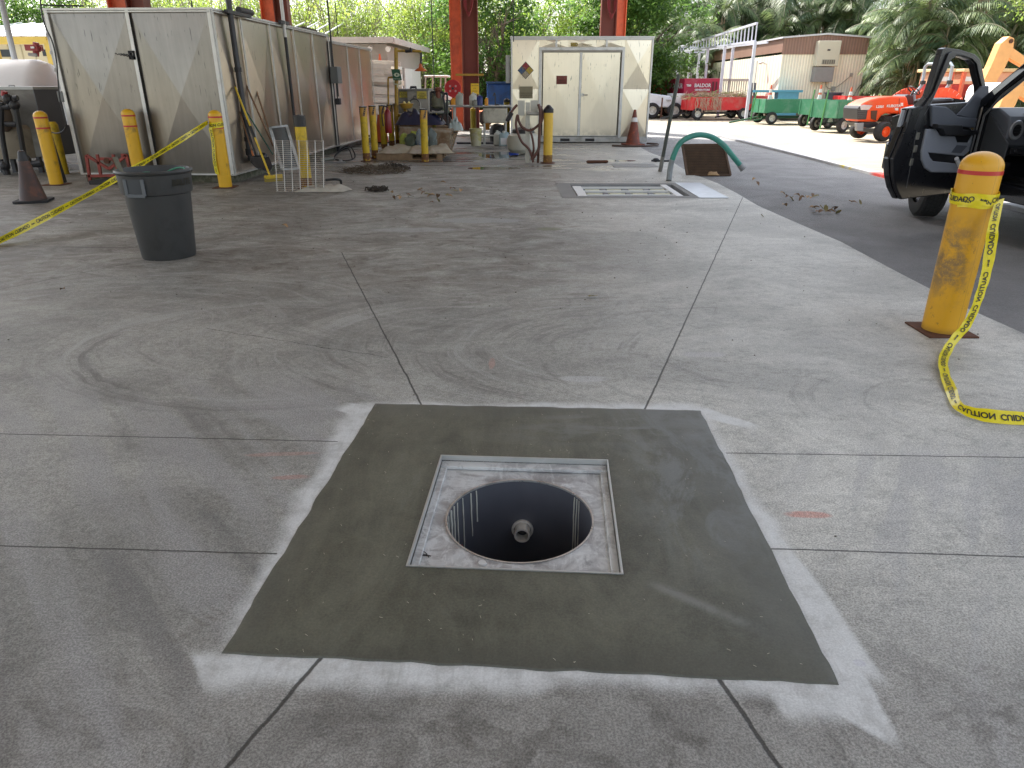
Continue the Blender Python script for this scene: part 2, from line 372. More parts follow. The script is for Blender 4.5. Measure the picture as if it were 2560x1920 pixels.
for k in range(24):                 # crumbled outer lip
    a, b = -7 + k * 1.2, -7 + (k + 1) * 1.2
    w0 = .05 + .05 * math.sin(k * 1.7) + .05; w1 = .05 + .05 * math.sin((k + 1) * 1.7) + .05
    m.add([(XE, a, -.001), (XE + w0, a, -.012), (XE + w1, b, -.012), (XE, b, -.001)], [(0, 1, 2, 3)])
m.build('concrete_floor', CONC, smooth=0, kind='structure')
# asphalt lane
g = G('asphalt'); x, y, z = g.xyz()
st = g.noise(220, 2, .7); pb = g.voro(95)
c = g.scale((1, .985, .97), st * .09 + pb * .08 + g.noise(1.2, 5, .6, .5).step(.3, .7) * .06 + .075)
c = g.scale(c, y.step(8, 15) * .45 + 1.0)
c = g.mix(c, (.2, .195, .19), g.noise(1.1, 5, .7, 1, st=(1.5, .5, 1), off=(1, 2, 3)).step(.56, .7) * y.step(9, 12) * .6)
c = g.mix(c, (.3, .29, .28), st.step(.66, .72) * .5)
ASPH = g.out(c, g.noise(2, 3) * .3 + .6, 0, st * .7 + pb * .6, .8, .012)
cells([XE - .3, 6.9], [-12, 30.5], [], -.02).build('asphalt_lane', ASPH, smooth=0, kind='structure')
# bleached gravel yard
g = G('sandy_yard')
n1 = g.noise(.25, 6, .65, .5); n2 = g.noise(3, 6, .7, .6, st=(.5, 1.5, 1)); n3 = g.noise(60, 3, .7)
c = g.mix((.30, .255, .185), (.43, .37, .275), (n1 * .5 + n2 * .5).step(.35, .65)); c = g.scale(c, n3 * .3 + .85)
c = g.mix(c, (.2, .16, .11), g.voro(2.2).step(.05, .03) * .7)
SAND = g.out(c, .9, 0, n3 * .6 + n2, .4, .02)
cells([-150, -14.0, XE - .25, 160], [-90, -7, 29.5, 330], [(-14, XE - .2, -7, 29.5)], -.03).build('gravel_yard', SAND, smooth=0, kind='structure')
# flush kerb strip with worn red paint along the asphalt
g = G('kerb_concrete'); x, y, z = g.xyz()
c = g.scale((.42, .42, .43), g.noise(8, 4) * .4 + .8)
c = g.mix(c, (.5, .05, .04), y.step(10.2, 10.5) * y.step(13.6, 13.3) * g.noise(4, 5, .7).step(.36, .5))
c = g.mix(c, (.5, .4, .08), y.step(14.2, 14.4) * y.step(14.9, 14.7) * g.noise(5, 5, .7, off=(3, 3, 3)).step(.4, .6))
MB().b2(6.6, -8, -.1, 6.78, 24, .035).build('kerb_strip', g.out(c, .8, 0, g.noise(60, 3), .3), bevel=.012, smooth=0, kind='structure')
# ---------------------------------------------------------------- fresh concrete patch round the sump
g = G('fresh_concrete'); x, y, z = g.xyz()
a = g.noise(1.6, 5, .6, .8); b = g.noise(7, 6, .7, .6); d = g.noise(30, 4, .6, .5, st=(.4, 1, 1))
tw = g.noise(2.6, 6, .75, 1.6, st=(1.5, .45, 1), off=(4, 0, 2))
c = g.scale((.102, .100, .073), a.step(.3, .7) * .3 + b.step(.32, .68) * .25 + tw.step(.35, .65) * .3 + g.noise(120, 4, .8).step(.36, .64) * .3 + .43)
c = g.mix(c, (.14, .14, .12), tw.step(.58, .66) * b.step(.45, .6) * .4)
hz = (x.step(.35, .8) * g.noise(3, 6, .7, 1.2, st=(1.4, .7, 1), off=(2, 2, 2)).step(.4, .6) * y.step(1.7, 2.3))
c = g.mix(c, (.19, .2, .195), hz * .8)
hz2 = ((y - 3.0).abs().step(.25, .05) * x.step(-.3, .4) * g.noise(5, 4, .6, .5, st=(.5, 2, 1)).step(.42, .6))
c = g.mix(c, (.18, .185, .175), hz2 * .55)
# faint diagonal trowel ridge to the lower right
tx = (x - .40) * .80 + (y - 1.9) * -.6; sx_ = ((x - .40) * .6 + (y - 1.9) * .80).abs()
c = g.mix(c, (.2, .2, .18), sx_.step(.035, .0) * tx.step(.03, .12) * tx.step(.5, .3) * b.step(.3, .55) * .7)
c = g.mix(c, (.075, .074, .06), ((x + .02).abs().step(.62, .84)).mx((y - 2.36).abs().step(.7, .86)) * .55)
c = g.mix(c, (.07, .07, .055), b.step(.58, .7) * .35)
c = g.scale(c, g.noise(140, 2) * .3 + .85)
FRESH = g.out(c, g.noise(4, 4) * .3 + .38, 0, d * .5 + b * .8, .22, .006, spec=.4)
random.seed(3)
def wob_edge(p, q, n, amp):
    out = []
    for i in range(n):
        t = i / n; q0 = Vector(p).lerp(Vector(q), t); nn = Vector((-(q[1] - p[1]), q[0] - p[0])).normalized()
        out.append(q0 + nn * amp * (mnoise.noise(Vector((q0.x * 9, q0.y * 9, 2))) + .4 * mnoise.noise(Vector((q0.x * 31, q0.y * 31, 5)))))
    return out
cor = [(-.835, 1.56), (.89, 1.445), (.945, 3.20), (-.70, 3.285)]
N = 44; outer = []
for i in range(4): outer += wob_edge(cor[i], cor[(i + 1) % 4], N, .009)
inc = [(SX0, SY0), (SX1, SY0), (SX1, SY1), (SX0, SY1)]
inner = []
for i in range(4):
    for k in range(N): inner.append(Vector(srot(inc[i])).lerp(Vector(srot(inc[(i + 1) % 4])), k / N))
rings = []
for t, zz in ((0, -.002), (.012, .005), (.05, .008), (.5, .009), (1, .009), (1, -.05)):
    rings.append([(o.lerp(i_, t).x, o.lerp(i_, t).y, zz) for o, i_ in zip(outer, inner)])
m = MB(); n = len(outer)
m.add([v for r in rings for v in r], [(k * n + i, k * n + (i + 1) % n, (k + 1) * n + (i + 1) % n, (k + 1) * n + i) for k in range(len(rings) - 1) for i in range(n)])
m.build('fresh_concrete_patch', FRESH, smooth=40, kind='structure')
# ---------------------------------------------------------------- sump: tray frame, drum, pipe stubs
g = G('smeared_stainless'); x, y, z = g.xyz()
sm = g.noise(5, 6, .7, 1.4); sm2 = g.noise(26, 5, .75, 1.0, st=(1, .35, 1)); sm3 = g.noise(26, 5, .75, 1.0, st=(.3, 1, 1), off=(3, 3, 3))
edge = ((x - .03).abs().step(.24, .37)).mx((y - 2.3).abs().step(.27, .38))
film = (sm.step(.40, .62) * .8 + sm2.step(.5, .62) * .45 + sm3.step(.52, .62) * .4 + edge * .35).cl()
c = g.mix((.34, .34, .345), (.60, .61, .60), film)
c = g.mix(c, (.2, .2, .2), g.noise(9, 5, .75, 1, off=(1, 6, 2)).step(.58, .68) * .5)
SMEAR = g.out(c, film * .3 + .4, .55 - film * .45, sm2 + sm3, .25, .003)
g = G('inner_stainless'); x, y, z = g.xyz()
SUMPM = g.out(g.scale((.11, .115, .135), g.noise(3, 4, st=(1, 1, .3)) * .8 + .6), g.noise(5, 4) * .25 + .3, .35)
sump = thing('floor_sump', 'square stainless floor sump frame with round open drum set in fresh dark concrete', 'sump', (0, 0, 0))
sump.rotation_euler = (0, 0, SROT); sump.location = SPV - Matrix.Rotation(SROT, 3, 'Z') @ SPV; HR = .280
cx, cy = .030, 2.295
m = MB(); zr, zp = .012, -.03; t = .006
for (a, b) in ((0, 1), (1, 2), (2, 3), (3, 0)):
    p, q = inc[a], inc[b]
    m.add([(p[0], p[1], zr), (q[0], q[1], zr), (q[0], q[1], zp), (p[0], p[1], zp)], [(0, 1, 2, 3)])
# top lips: 9 mm bright edge
lip = MB()
lip.b2(SX0, SY0, -.01, SX0 + t, SY1, .013).b2(SX1 - t, SY0, -.01, SX1, SY1, .013).b2(SX0 + t, SY0, -.01, SX1 - t, SY0 + t, .013).b2(SX0 + t, SY1 - t, -.01, SX1 - t, SY1, .013)
lip.build('rim_lip', M('rim_steel', (.6, .6, .6), .4, metal=.6, dirt=(.5, .52, .5), damt=.6, ds=12), sump, smooth=0)
K = 64; ring = []; sq = []
for k in range(K):
    a = 2 * math.pi * (k + .5) / K; ca, sa = math.cos(a), math.sin(a)
    ring.append((cx + HR * ca, cy + HR * sa, zp))
    bx = ((SX1 - t if ca > 0 else SX0 + t) - cx) / ca if abs(ca) > 1e-6 else 1e9; by = ((SY1 - t if sa > 0 else SY0 + t) - cy) / sa if abs(sa) > 1e-6 else 1e9
    s_ = min(bx, by); sq.append([cx + s_ * ca, cy + s_ * sa, zp])
for cxy in ((SX0 + t, SY0 + t), (SX1 - t, SY0 + t), (SX1 - t, SY1 - t), (SX0 + t, SY1 - t)):
    j = min(range(K), key=lambda i: (sq[i][0] - cxy[0]) ** 2 + (sq[i][1] - cxy[1]) ** 2); sq[j][0], sq[j][1] = cxy
m.add(ring + sq, [(i, (i + 1) % K, K + (i + 1) % K, K + i) for i in range(K)])
m.build('tray', SMEAR, sump, smooth=0)
# raised inner ledge the cover sits on
m = MB()
m.b2(SX0 + t, SY1 - .055, -.029, SX1 - t, SY1 - t, -.012).b2(SX0 + t, SY0 + t, -.029, SX0 + .035, SY1 - .055, -.016).b2(SX1 - .035, SY0 + t, -.029, SX1 - t, SY1 - .055, -.016)
m.build('ledge', SMEAR, sump, smooth=0, bevel=.003)
m = MB(); m.lathe([(HR + .002, -.031), (HR + .004, -.026), (HR - .003, -.026), (HR - .004, -.033)], (cx, cy, 0), 96, seg='open')
m.build('hole_edge', M('cut_edge', (.72, .72, .72), .3, metal=.8, dirt=(.5, .5, .48), damt=.5, ds=20), sump)
m = MB(); m.lathe([(HR - .001, -.032), (HR - .001, -.80), (1e-4, -.80)], (cx, cy, 0), 96, seg='open'); drum = m.build('drum', SUMPM, sump)
PIPE = M('threaded_pipe', (.85, .82, .75), .35, metal=.35, var=.3, vs=30)
def ring_tube(m, c, ax, r, w, n=28):
    ax = Vector(ax).normalized(); mm = ax.to_track_quat('Z', 'Y').to_matrix()
    m.lathe([(r * .78, 0), (r, 0), (r, w), (r * .78, w), (r * .78, 0)], c, n, mm, seg='open')
bw = cy + HR
m = MB(); ring_tube(m, (cx + .0, bw - .055, -.27), (0, 1, 0), .034, .055); ring_tube(m, (cx + .0, bw - .012, -.27), (0, 1, 0), .047, .012); m.build('outlet_pipe', PIPE, sump)
m = MB(); m.cyl((cx + .0, bw - .012, -.27), (cx + .0, bw - .009, -.27), .025, n=24); m.build('pipe_bore', BLK, sump)
m = MB(); ring_tube(m, (cx - .02, cy + .12, -.79), (0, 0, 1), .045, .05); m.build('floor_coupling', DSTL, sump)
DRIP = M('cement_drip', (.5, .5, .44), .7)
random.seed(11)
m = MB()
for a, L, w in [(205, .5, .004), (200, .2, .007), (196, .38, .006), (186, .46, .0035), (178, .5, .003), (170, .62, .006), (163, .45, .004), (157, .28, .003), (149, .3, .003), (139, .22, .003), (133, .16, .003), (211, .3, .01), (217, .42, .004), (39, .5, .003), (36, .47, .003), (33, .38, .002)]:
    p = []; zz = -.04; ang = R(a)
    while zz > -.04 - L:
        p.append((cx + (HR - .003) * math.cos(ang), cy + (HR - .003) * math.sin(ang), zz)); zz -= .03; ang += random.uniform(-.006, .006)
    m.tube(p, [w * random.uniform(.7, 1.2) for _ in p], 6)
m.build('cement_drips', DRIP, sump)
mk = M('marker_ink', (.03, .03, .03), .6)
def scribble(pts, w=.0022): return MB().tube(curve_pts(pts, 5), w, 5)
b0 = gp(1062, 1396, -.028)
scribble([(b0.x + dx, b0.y + dy, -.029) for dx, dy in ((.03, -.012), (.01, .018), (-.012, .022), (.0, .008), (.02, .002), (.035, -.004), (.0, -.002), (-.02, -.016))], .0015).build('marker_scrawl', mk, sump)
p_ = gp(1218, 1411, -.028)
m = MB().cyl((p_.x, p_.y, -.03), (p_.x, p_.y, -.024), .016, .013, 20); m.build('weld_stud', M('stud_white', (.6, .6, .58), .5), sump)
# loose straw clippings scattered on the wet patch
random.seed(5); m = MB()
for i in range(150):
    u, v = random.random(), random.random(); px = -.75 + 1.6 * u; py = 1.5 + 1.7 * v
    if SX0 - .01 < px < SX1 + .01 and SY0 - .01 < py < SY1 + .01: continue
    a = random.gauss(1.9, .7); L = random.uniform(.003, .012)
    m.bar((px, py, .0115), (px + L * math.cos(a), py + L * math.sin(a), .0125), .0009, .0007)
m.build('straw_clippings', M('straw', (.5, .46, .36), .8), smooth=0, kind='stuff', label='pale straw clippings stuck all over the fresh dark concrete', cat='straw clippings')
# grit and crumbs over the bay floor
random.seed(6); m = MB()
for i in range(420):
    px = random.uniform(-6, 3.2); py = random.uniform(1.1, 13)
    if py < 4.5 and random.random() < .75: continue
    if -.85 < px < .97 and 1.4 < py < 3.35: continue
    if .9 < px < 3.2 and 10.2 < py < 12.2: continue
    r_ = random.uniform(.002, .006) * (1 + py * .08)
    m.ell((px, py, r_ * .4), (r_, r_ * random.uniform(.5, 1), r_ * .5), 5, 3)
m.build('floor_grit', M('grit', (.16, .14, .11), .9, var=.6, vs=3), smooth=0, kind='stuff', label='tiny crumbs of grit lying over the bay floor', cat='grit')
# ---------------------------------------------------------------- second drain with open bars in its own patch
tg = thing('trench_drain', 'open slotted trench drain with pale bars beside the bent green hose', 'drain', (0, 0, 0))
m = MB(); m.b2(TX0, TY0, -.35, TX1, TY1, -.34)
for a, b in (((TX0, TY0), (TX1, TY0)), ((TX1, TY0), (TX1, TY1)), ((TX1, TY1), (TX0, TY1)), ((TX0, TY1), (TX0, TY0))):
    m.add([(*a, .003), (*b, .003), (*b, -.345), (*a, -.345)], [(0, 1, 2, 3)])
m.build('pit', M('pit_steel', (.3, .3, .3), .5, metal=.3, var=.3), tg, smooth=0)
for yy in (TY0 + .12, TY0 + .56, TY0 + .98): MB().b2(TX0 + .16, yy, -.03, TX1 - .2, yy + .035, .004).build('grate_bar', WHT, tg, smooth=0, bevel=.004)
MB().b2(TX0 + .02, TY0 + .01, -.05, TX0 + .16, TY1 - .2, .004).build('end_plate', WHT, tg, smooth=0, bevel=.004)
MB().b2(TX1 - .2, TY0 + .01, -.05, TX1 - .1, TY1 - .02, .004).build('end_plate', WHT, tg, smooth=0, bevel=.004)
CRM = M('cream_tube', (.62, .6, .42), .5)
for r_ in range(2):
    for k in range(4):
        x0 = TX0 + .2 + k * .34; MB().cyl((x0, TY0 + .36 + r_ * .42, -.075), (x0 + .22, TY0 + .36 + r_ * .42, -.075), .07, n=14).build('filter_tube', CRM, tg)
        MB().b2(x0 + .235, TY0 + .26 + r_ * .42, -.13, x0 + .31, TY0 + .46 + r_ * .42, -.012).build('tube_clamp', DSTL, tg, smooth=0)
cells([.72, TX0, TX1, 2.7], [10.42, TY0, TY1, 12.1], [(TX0, TX1, TY0, TY1)], .004).build('grey_patch', M('grey_patch_concrete', (.22, .215, .2), .7, var=.2, vs=3), smooth=0, kind='structure')
MB().b2(2.7, 10.4, 0, 3.12, 12.1, .012).build('steel_cover_plate', M('wet_plate', (.5, .52, .55), .35, metal=.5, dirt=(.4, .42, .44), damt=.5), smooth=0, bevel=.004, label='wet light grey steel plate beside the open drain', cat='cover plate')
# ---------------------------------------------------------------- aluminium clad shed on the left
SA = R(3); FD = Vector((math.sin(SA), math.cos(SA), 0)); RD = Vector((math.cos(SA), -math.sin(SA), 0)); UP = Vector((0, 0, 1))
def alu(name, base, rough, tint=(1, .99, .965), streaks=True):
    g = G(name); x, y, z = g.xyz()
    s = g.noise(3.2, 4, .6, vec=g.vec(x * 6 + y * 6, z * .35, 0))
    v = g.noise(1.3, 4) * .14 + s * .1 + (base - .12)
    c = g.scale(tint, v)
    if streaks:
        cell = g.noise(42, 2, .5, vec=g.vec(x + y, z * .09, 1)).step(.66, .70) * g.noise(1.1, 3, off=(4, 4, 4)).step(.38, .52)
        c = g.mix(c, (.06, .058, .055), cell * .75 * z.step(.9, 1.5))
        c = g.mix(c, (.2, .19, .15), (z.step(.5, 0) * g.noise(5, 5, .7).step(.35, .6)) * .6)
    return g.out(c, g.noise(2.5, 4) * .03 + rough, .92, g.noise(.9, 2) * 1.0 + g.noise(70, 2, st=(1, 1, .05)) * .03, .1, .05)
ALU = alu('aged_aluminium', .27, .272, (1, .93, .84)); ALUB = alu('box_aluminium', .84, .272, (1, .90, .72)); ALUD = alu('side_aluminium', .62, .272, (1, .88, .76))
TRIM = M('alu_trim', (.62, .62, .6), .42, metal=.6, dirt=(.4, .4, .37), damt=.35, ds=4)
SEAM = M('black_seam', (.02, .02, .02), .7)
def panel(m, o, du, W, H, nrm, z0=0, depth=.018, nz=1):
    o = Vector(o); hh = H / nz
    for i in range(nz):
        a = o + UP * (z0 + i * hh); b = a + du * W; c = b + UP * hh; d = a + UP * hh; e = (a + c) / 2 + nrm * depth
        m.add([a, b, c, d, e], [(0, 1, 4), (1, 2, 4), (2, 3, 4), (3, 0, 4)])
C0 = Vector((-4.62, 12.15, 0)); H1 = 2.56; FW = 2.57
shed = thing('aluminium_shed', 'large aluminium clad shed with cross creased panels on the left', 'shed', C0)
def side_s(px, py): return pl(px, py, C0, FD)[0]
tops = [side_s(*p) for p in ((594, 43), (667, 59), (727, 72), (775, 83), (816, 91))]
L1 = tops[-1]
z0 = .12
b = MB(); b.prism([(0, z0), (FW, z0), (FW, H1 - .01), (0, H1 - .01)], FD * .03 - RD * .03, -RD, UP, FD, L1 - .06)
b.build('core', ALUD, shed, smooth=0)
fr = MB()
for k in range(2): panel(fr, -RD * (FW / 2 * (k + 1)), RD, FW / 2, H1 - z0, -FD, z0, .06)
fr.build('front_wall', ALU, shed, smooth=0)
sd_ = MB(); prev = 0
for t in tops: panel(sd_, FD * prev, FD, t - prev, H1 - z0, RD, z0, .045); prev = t
sd_.build('side_wall', ALUD, shed, smooth=0)
tr = MB(); se = MB(); w = .035
for s in (0, FW / 2, FW): tr.bar(-RD * s - FD * .032 + UP * z0, -RD * s - FD * .032 + UP * H1, .055, .02, up=FD); 
se.bar(-RD * (FW / 2 - .032) - FD * .034 + UP * z0, -RD * (FW / 2 - .032) - FD * .034 + UP * H1, .012, .012, up=FD)
tr.bar(-FD * .034 + UP * (H1 - .02), -RD * FW - FD * .034 + UP * (H1 - .02), .05, .02); tr.bar(-FD * .034 + UP * (z0 + .02), -RD * FW - FD * .034 + UP * (z0 + .02), .07, .02)
for t in [0] + tops:
    tr.bar(FD * t + RD * .037 + UP * z0, FD * t + RD * .037 + UP * H1, .045, .02, up=RD); se.bar(FD * (t + .028) + RD * .036 + UP * z0, FD * (t + .028) + RD * .036 + UP * H1, .01, .01, up=RD)
tr.bar(RD * .038 + UP * (H1 - .02), FD * L1 + RD * .038 + UP * (H1 - .02), .045, .02); tr.bar(RD * .038 + UP * (z0 + .02), FD * L1 + RD * .038 + UP * (z0 + .02), .08, .02)
tr.build('edge_trim', TRIM, shed, smooth=0); se.build('seam', SEAM, shed, smooth=0)
MB().prism([(-.05, -.05), (FW + .05, -.05), (FW + .05, L1), (-.05, L1)], UP * H1, -RD, FD, UP, .03).build('roof', TRIM, shed, smooth=0)
MB().prism([(.02, .02), (FW - .02, .02), (FW - .02, L1), (.02, L1)], (0, 0, 0), -RD, FD, UP, z0).build('plinth', M('mossy_plinth', (.16, .15, .11), .9, dirt=(.05, .06, .03), damt=.5, ds=9, var=.3), shed, smooth=0)
# rear half
H2 = 2.44; C1 = C0 + FD * L1
shed2 = thing('aluminium_annex', 'lower aluminium clad annex continuing behind the large shed', 'shed', C1)
t2 = [pl(px, py, C1, FD)[0] for px, py in ((862, 101), (893, 109), (924, 117))]
L2 = t2[-1]
MB().prism([(.03, z0), (FW, z0), (FW, H2), (.03, H2)], FD * .03, -RD, UP, FD, L2 - .03).build('core', ALUD, shed2, smooth=0)
m = MB(); prev = .12
for t in t2: panel(m, FD * prev - RD * .0, FD, t - prev, H2 - z0, RD, z0, .03); prev = t
m.build('side_wall', ALUD, shed2, smooth=0)
m = MB()
for t in t2: m.bar(FD * t + RD * .035 + UP * z0, FD * t + RD * .035 + UP * H2, .04, .02, up=RD)
m.bar(FD * .12 + RD * .034 + UP * (H2 - .02), FD * L2 + RD * .034 + UP * (H2 - .02), .04, .02); m.bar(FD * .12 + RD * .034 + UP * .13, FD * L2 + RD * .034 + UP * .13, .14, .02)
m.build('edge_trim', TRIM, shed2, smooth=0)
MB().bar(FD * .06 + RD * .02, FD * .06 + RD * .02 + UP * H2, .1, .06, up=RD).build('dark_post', DSTL, shed2, smooth=0)
MB().prism([(-.04, .0), (FW, .0), (FW, L2 + .05), (-.04, L2 + .05)], UP * H2, -RD, FD, UP, .03).build('roof', TRIM, shed2, smooth=0)
MB().prism([(.05, .08), (FW, .08), (FW, L2), (.05, L2)], (0, 0, 0), -RD, FD, UP, z0).build('plinth', STL, shed2, smooth=0)
a_, z_ = pl(930, 358, C1, FD)
MB().cyl(FD * (t2[1] + .35) + RD * .06 + UP * .13, FD * (t2[1] + .35) + RD * .03 + UP * .13, .06, n=16).build('drain_cap', BLK, shed2)
# pipework on the shed side
def side_p(px, py, off=.1):
    s, zz = pl(px, py, C0 + RD * off, FD); return C0 + RD * off + FD * s + UP * zz
sp = side_s(561, 40)
P = lambda s, zz, o=.1: C0 + RD * o + FD * s + UP * zz
pi = thing('standpipe', 'tall black standpipe clamped to the near corner of the aluminium shed side', 'pipe', P(sp, 0))
def loc(o, pts): return [Vector(p) - o.location for p in pts]
m = MB(); m.tube(loc(pi, [P(sp, 5.6), P(sp, .42)]), .045, 12); m.tube(loc(pi, [P(sp, .42), P(sp, .36), P(sp + .06, .3), P(sp + .5, .3)]), .045, 12)
m.build('pipe', DSTL, pi)
m = MB()
for zz in (.62, 1.7): m.tube(loc(pi, [P(sp, zz), P(sp, zz + .07)]), .058, 12)
m.tube(loc(pi, [P(sp, .40), P(sp, .50)]), .06, 12); m.tube(loc(pi, [P(sp + .1, .3), P(sp + .18, .3)]), .06, 12); m.tube(loc(pi, [P(sp + .5, .3), P(sp + .58, .3), P(sp + .62, .36)]), .06, 12)
m.build('coupling', BLK, pi)
m = MB(); m.bar(*loc(pi, [P(sp - .2, 2.57, .12), P(sp + .75, 2.57, .12)]), .06, .05); m.cyl(*loc(pi, [P(sp + .3, 2.63, .12), P(sp + .85, 2.63, .12)]), .05, n=12); m.build('bracket', DSTL, pi, smooth=30)
s2 = side_s(698, 72)
c2 = thing('conduit', 'white topped black conduit running up the middle of the aluminium shed side', 'conduit', P(s2, 0))
MB().tube(loc(c2, [P(s2, 2.35), P(s2, .5)]), .03, 10).build('lower_conduit', BLK, c2)
MB().tube(loc(c2, [P(s2, 5.6), P(s2, 2.35)]), .032, 10).build('upper_conduit', WHT, c2)
MB().bar(*loc(c2, [P(s2 - .22, 2.6, .1), P(s2 + .25, 2.6, .1)]), .06).build('bracket', DSTL, c2)
s3 = tops[-1] + .02
c3 = thing('switch_box', 'grey electrical switch box with black conduits at the joint of the two aluminium sheds', 'switch box', P(s3, 0))
MB().box(P(s3, 1.72, .14) - c3.location, (.18, .34, .36), rz=-SA).build('enclosure', M('grey_enclosure', (.16, .17, .17), .5, metal=.2), c3, bevel=.01, smooth=0)
m = MB(); m.tube(loc(c3, [P(s3 - .03, 5.5, .1), P(s3 - .03, 1.9, .1)]), .02, 8); m.tube(loc(c3, [P(s3 - .02, 1.54, .13), P(s3 - .02, 1.2, .13)]), .014, 8); m.tube(loc(c3, [P(s3 + .08, 1.54, .13), P(s3 + .08, 1.25, .13)]), .014, 8)
m.build('conduit', BLK, c3)
MB().box(P(s3 + .03, 1.14, .13) - c3.location, (.1, .16, .14), rz=-SA).build('plug_box', BLK, c3, bevel=.01)
# white conduit and cable on the shed's far left edge
Lc = C0 - RD * (FW + .09) + FD * .1
c4 = thing('downpipe', 'white downpipe with brackets beside the left edge of the aluminium shed', 'downpipe', Lc)
MB().tube([(0, 0, 2.5), (0, 0, .9)], .055, 12).build('pipe', M('chalky_white', (.55, .56, .58), .6, dirt=(.3, .3, .3)), c4)
m = MB()
for zz in (2.45, 2.2, 1.95, 1.7, 1.45): m.tube([(0, 0, zz), (0, 0, zz + .05)], .07, 12)
m.build('bracket', M('bracket_grey', (.4, .4, .4), .5), c4)
MB().box((.02, -.12, 1.33), (.09, .07, .16)).build('junction_box', M('grey_enclosure', (.16, .17, .17)), c4, bevel=.008)
def ev(px, py, Y): return at(px, py, Y)
cb = MB().tube(curve_pts([ev(99, -20, 12.2), ev(103, 20, 12.15), ev(112, 62, 12.12), ev(131, 105, 12.1), ev(141, 150, 12.1), ev(145, 200, 12.1), ev(150, 250, 12.1), ev(160, 290, 12.1), ev(166, 310, 12.1), ev(158, 327, 12.2), ev(142, 333, 12.5), ev(126, 330, 13.2)]), .011, 6)
cb.build('black_cable', BLK, label='thin black cable looping down the left edge of the aluminium shed', cat='cable')
MB().tube(curve_pts([ev(103, 12, 12.2), ev(150, 14, 12.4), ev(210, 15, 12.6)]), .012, 6).build('black_cable', BLK, label='black cable lying along the front roof edge of the aluminium shed', cat='cable')
# padlock and chain on the batten
lk = thing('padlock_chain', 'black hasp with a loose twisted chain on the front batten of the aluminium shed', 'chain', ev(332, 138, 12.2))
m = MB(); w_, h_ = .095, .125
m.b2(-w_/2, -.04, -h_/2, -w_/2+.025, .02, h_/2).b2(w_/2-.025, -.04, -h_/2, w_/2, .02, h_/2).b2(-w_/2, -.04, h_/2-.03, w_/2, .02, h_/2).b2(-w_/2, -.04, -h_/2, w_/2, .02, -h_/2+.04)
m.build('hasp', BLK, lk, smooth=0)
m = MB()
for r_ in range(2): m.tube([(.03 - k * .012, -.055 + r_ * .01, -.03 + k * .0022 + r_ * .014 + .009 * math.sin(k * 1.5 + r_ * 2)) for k in range(24 - r_ * 7)], .0065, 6)
m.build('chain', BLK, lk)
# tarp scraps on the roof
MB().b2(-.5, -.5, 0, .5, .6, .06).build('roof_board', M('dark_board', (.09, .075, .06), .9), smooth=0, label='dark boards lying on the roof edge of the aluminium shed', cat='boards').location = C0 + FD * (L1 - 1.0) - RD * .55 + UP * 2.59
# ---------------------------------------------------------------- aluminium storage box with double doors
BO = Vector((3.76, 20.95, 0)); BD = Vector((math.cos(R(-.5)), math.sin(R(-.5)), 0)); BN = Vector((BD.y, -BD.x, 0))
def bp(px, py): return pl(px, py, BO, BD)
BL = bp(1277, 104)[0]; BH = 2.66; BR = 0.03
box = thing('storage_box', 'pale aluminium storage box with double doors and hazard diamond', 'storage box', BO)
def Bv(s, z, o=0.0): return BD * s + UP * z + BN * o
def rect(m, s0, z0_, s1, z1, o=0.0, t=.02): return m.prism([(s0, z0_), (s1, z0_), (s1, z1), (s0, z1)], BN * o, BD, UP, -BN, t)
MB().prism([(BL + .02, .14), (BR - .02, .14), (BR - .02, BH), (BL + .02, BH)], -BN * .05, BD, UP, -BN, 2.9).build('body', ALUB, box, smooth=0)
dl, dr_ = bp(1357, 200)[0], bp(1548, 200)[0]; dt = bp(1450, 131)[1]; db = bp(1450, 340)[1]; dc = (dl + dr_) / 2 - .02
m = MB(); panel(m, BD * BL, BD, dl - .1 - BL, BH - .14, BN, .14, .03, 2); panel(m, BD * (dr_ + .1), BD, BR - dr_ - .1, BH - .14, BN, .14, .03, 2)
for k in range(3):
    s0 = dl - .1 + (dr_ + .2 - dl) / 3 * k; panel(m, BD * s0, BD, (dr_ + .2 - dl) / 3, BH - dt - .12, BN, dt + .12, .015)
m.build('front_wall', ALUB, box, smooth=0)
m = MB()
for a, b2_, o in ((BL, BL + .045, .04), (BR - .045, BR, .04), (dl - .11, dl - .035, .05), (dr_ + .035, dr_ + .11, .05)): rect(m, a, .14, b2_, BH if o < .045 else dt + .12, o, .05)
rect(m, BL, BH - .045, BR, BH, .042, .05); rect(m, dl - .11, dt + .05, dr_ + .11, dt + .125, .053, .055)
for s0 in (dl + .32, dr_ - .42): rect(m, s0, dt + .125, s0 + .055, BH - .04, .05, .04)
rect(m, dl - .035, .20, dr_ + .035, db, .045, .04)
m.build('door_frame', TRIM, box, smooth=0, bevel=.004)
rect(MB(), dl - .035, dt + .0, dr_ + .035, dt + .05, .06, .06).build('drip_rail', M('drip_rail', (.3, .28, .24), .5, metal=.5), box, smooth=0)
for nm, a, b2_ in (('l', dl + .006, dc - .035), ('r', dc + .035, dr_ - .006)):
    m = MB(); panel(m, BD * a + BN * .03, BD, b2_ - a, dt - db - .012, BN, db + .006, .012); d = m.build('door', ALUB, box, smooth=0)
rect(MB(), dc - .03, db, dc + .03, dt, .055, .03).build('meeting_strip', TRIM, box, smooth=0)
m = MB(); rect(m, dl - .02, db - .01, dr_ + .02, dt, .012, .01); m.build('door_gap', SEAM, box, smooth=0)
hs, hz_ = bp(1456, 237)
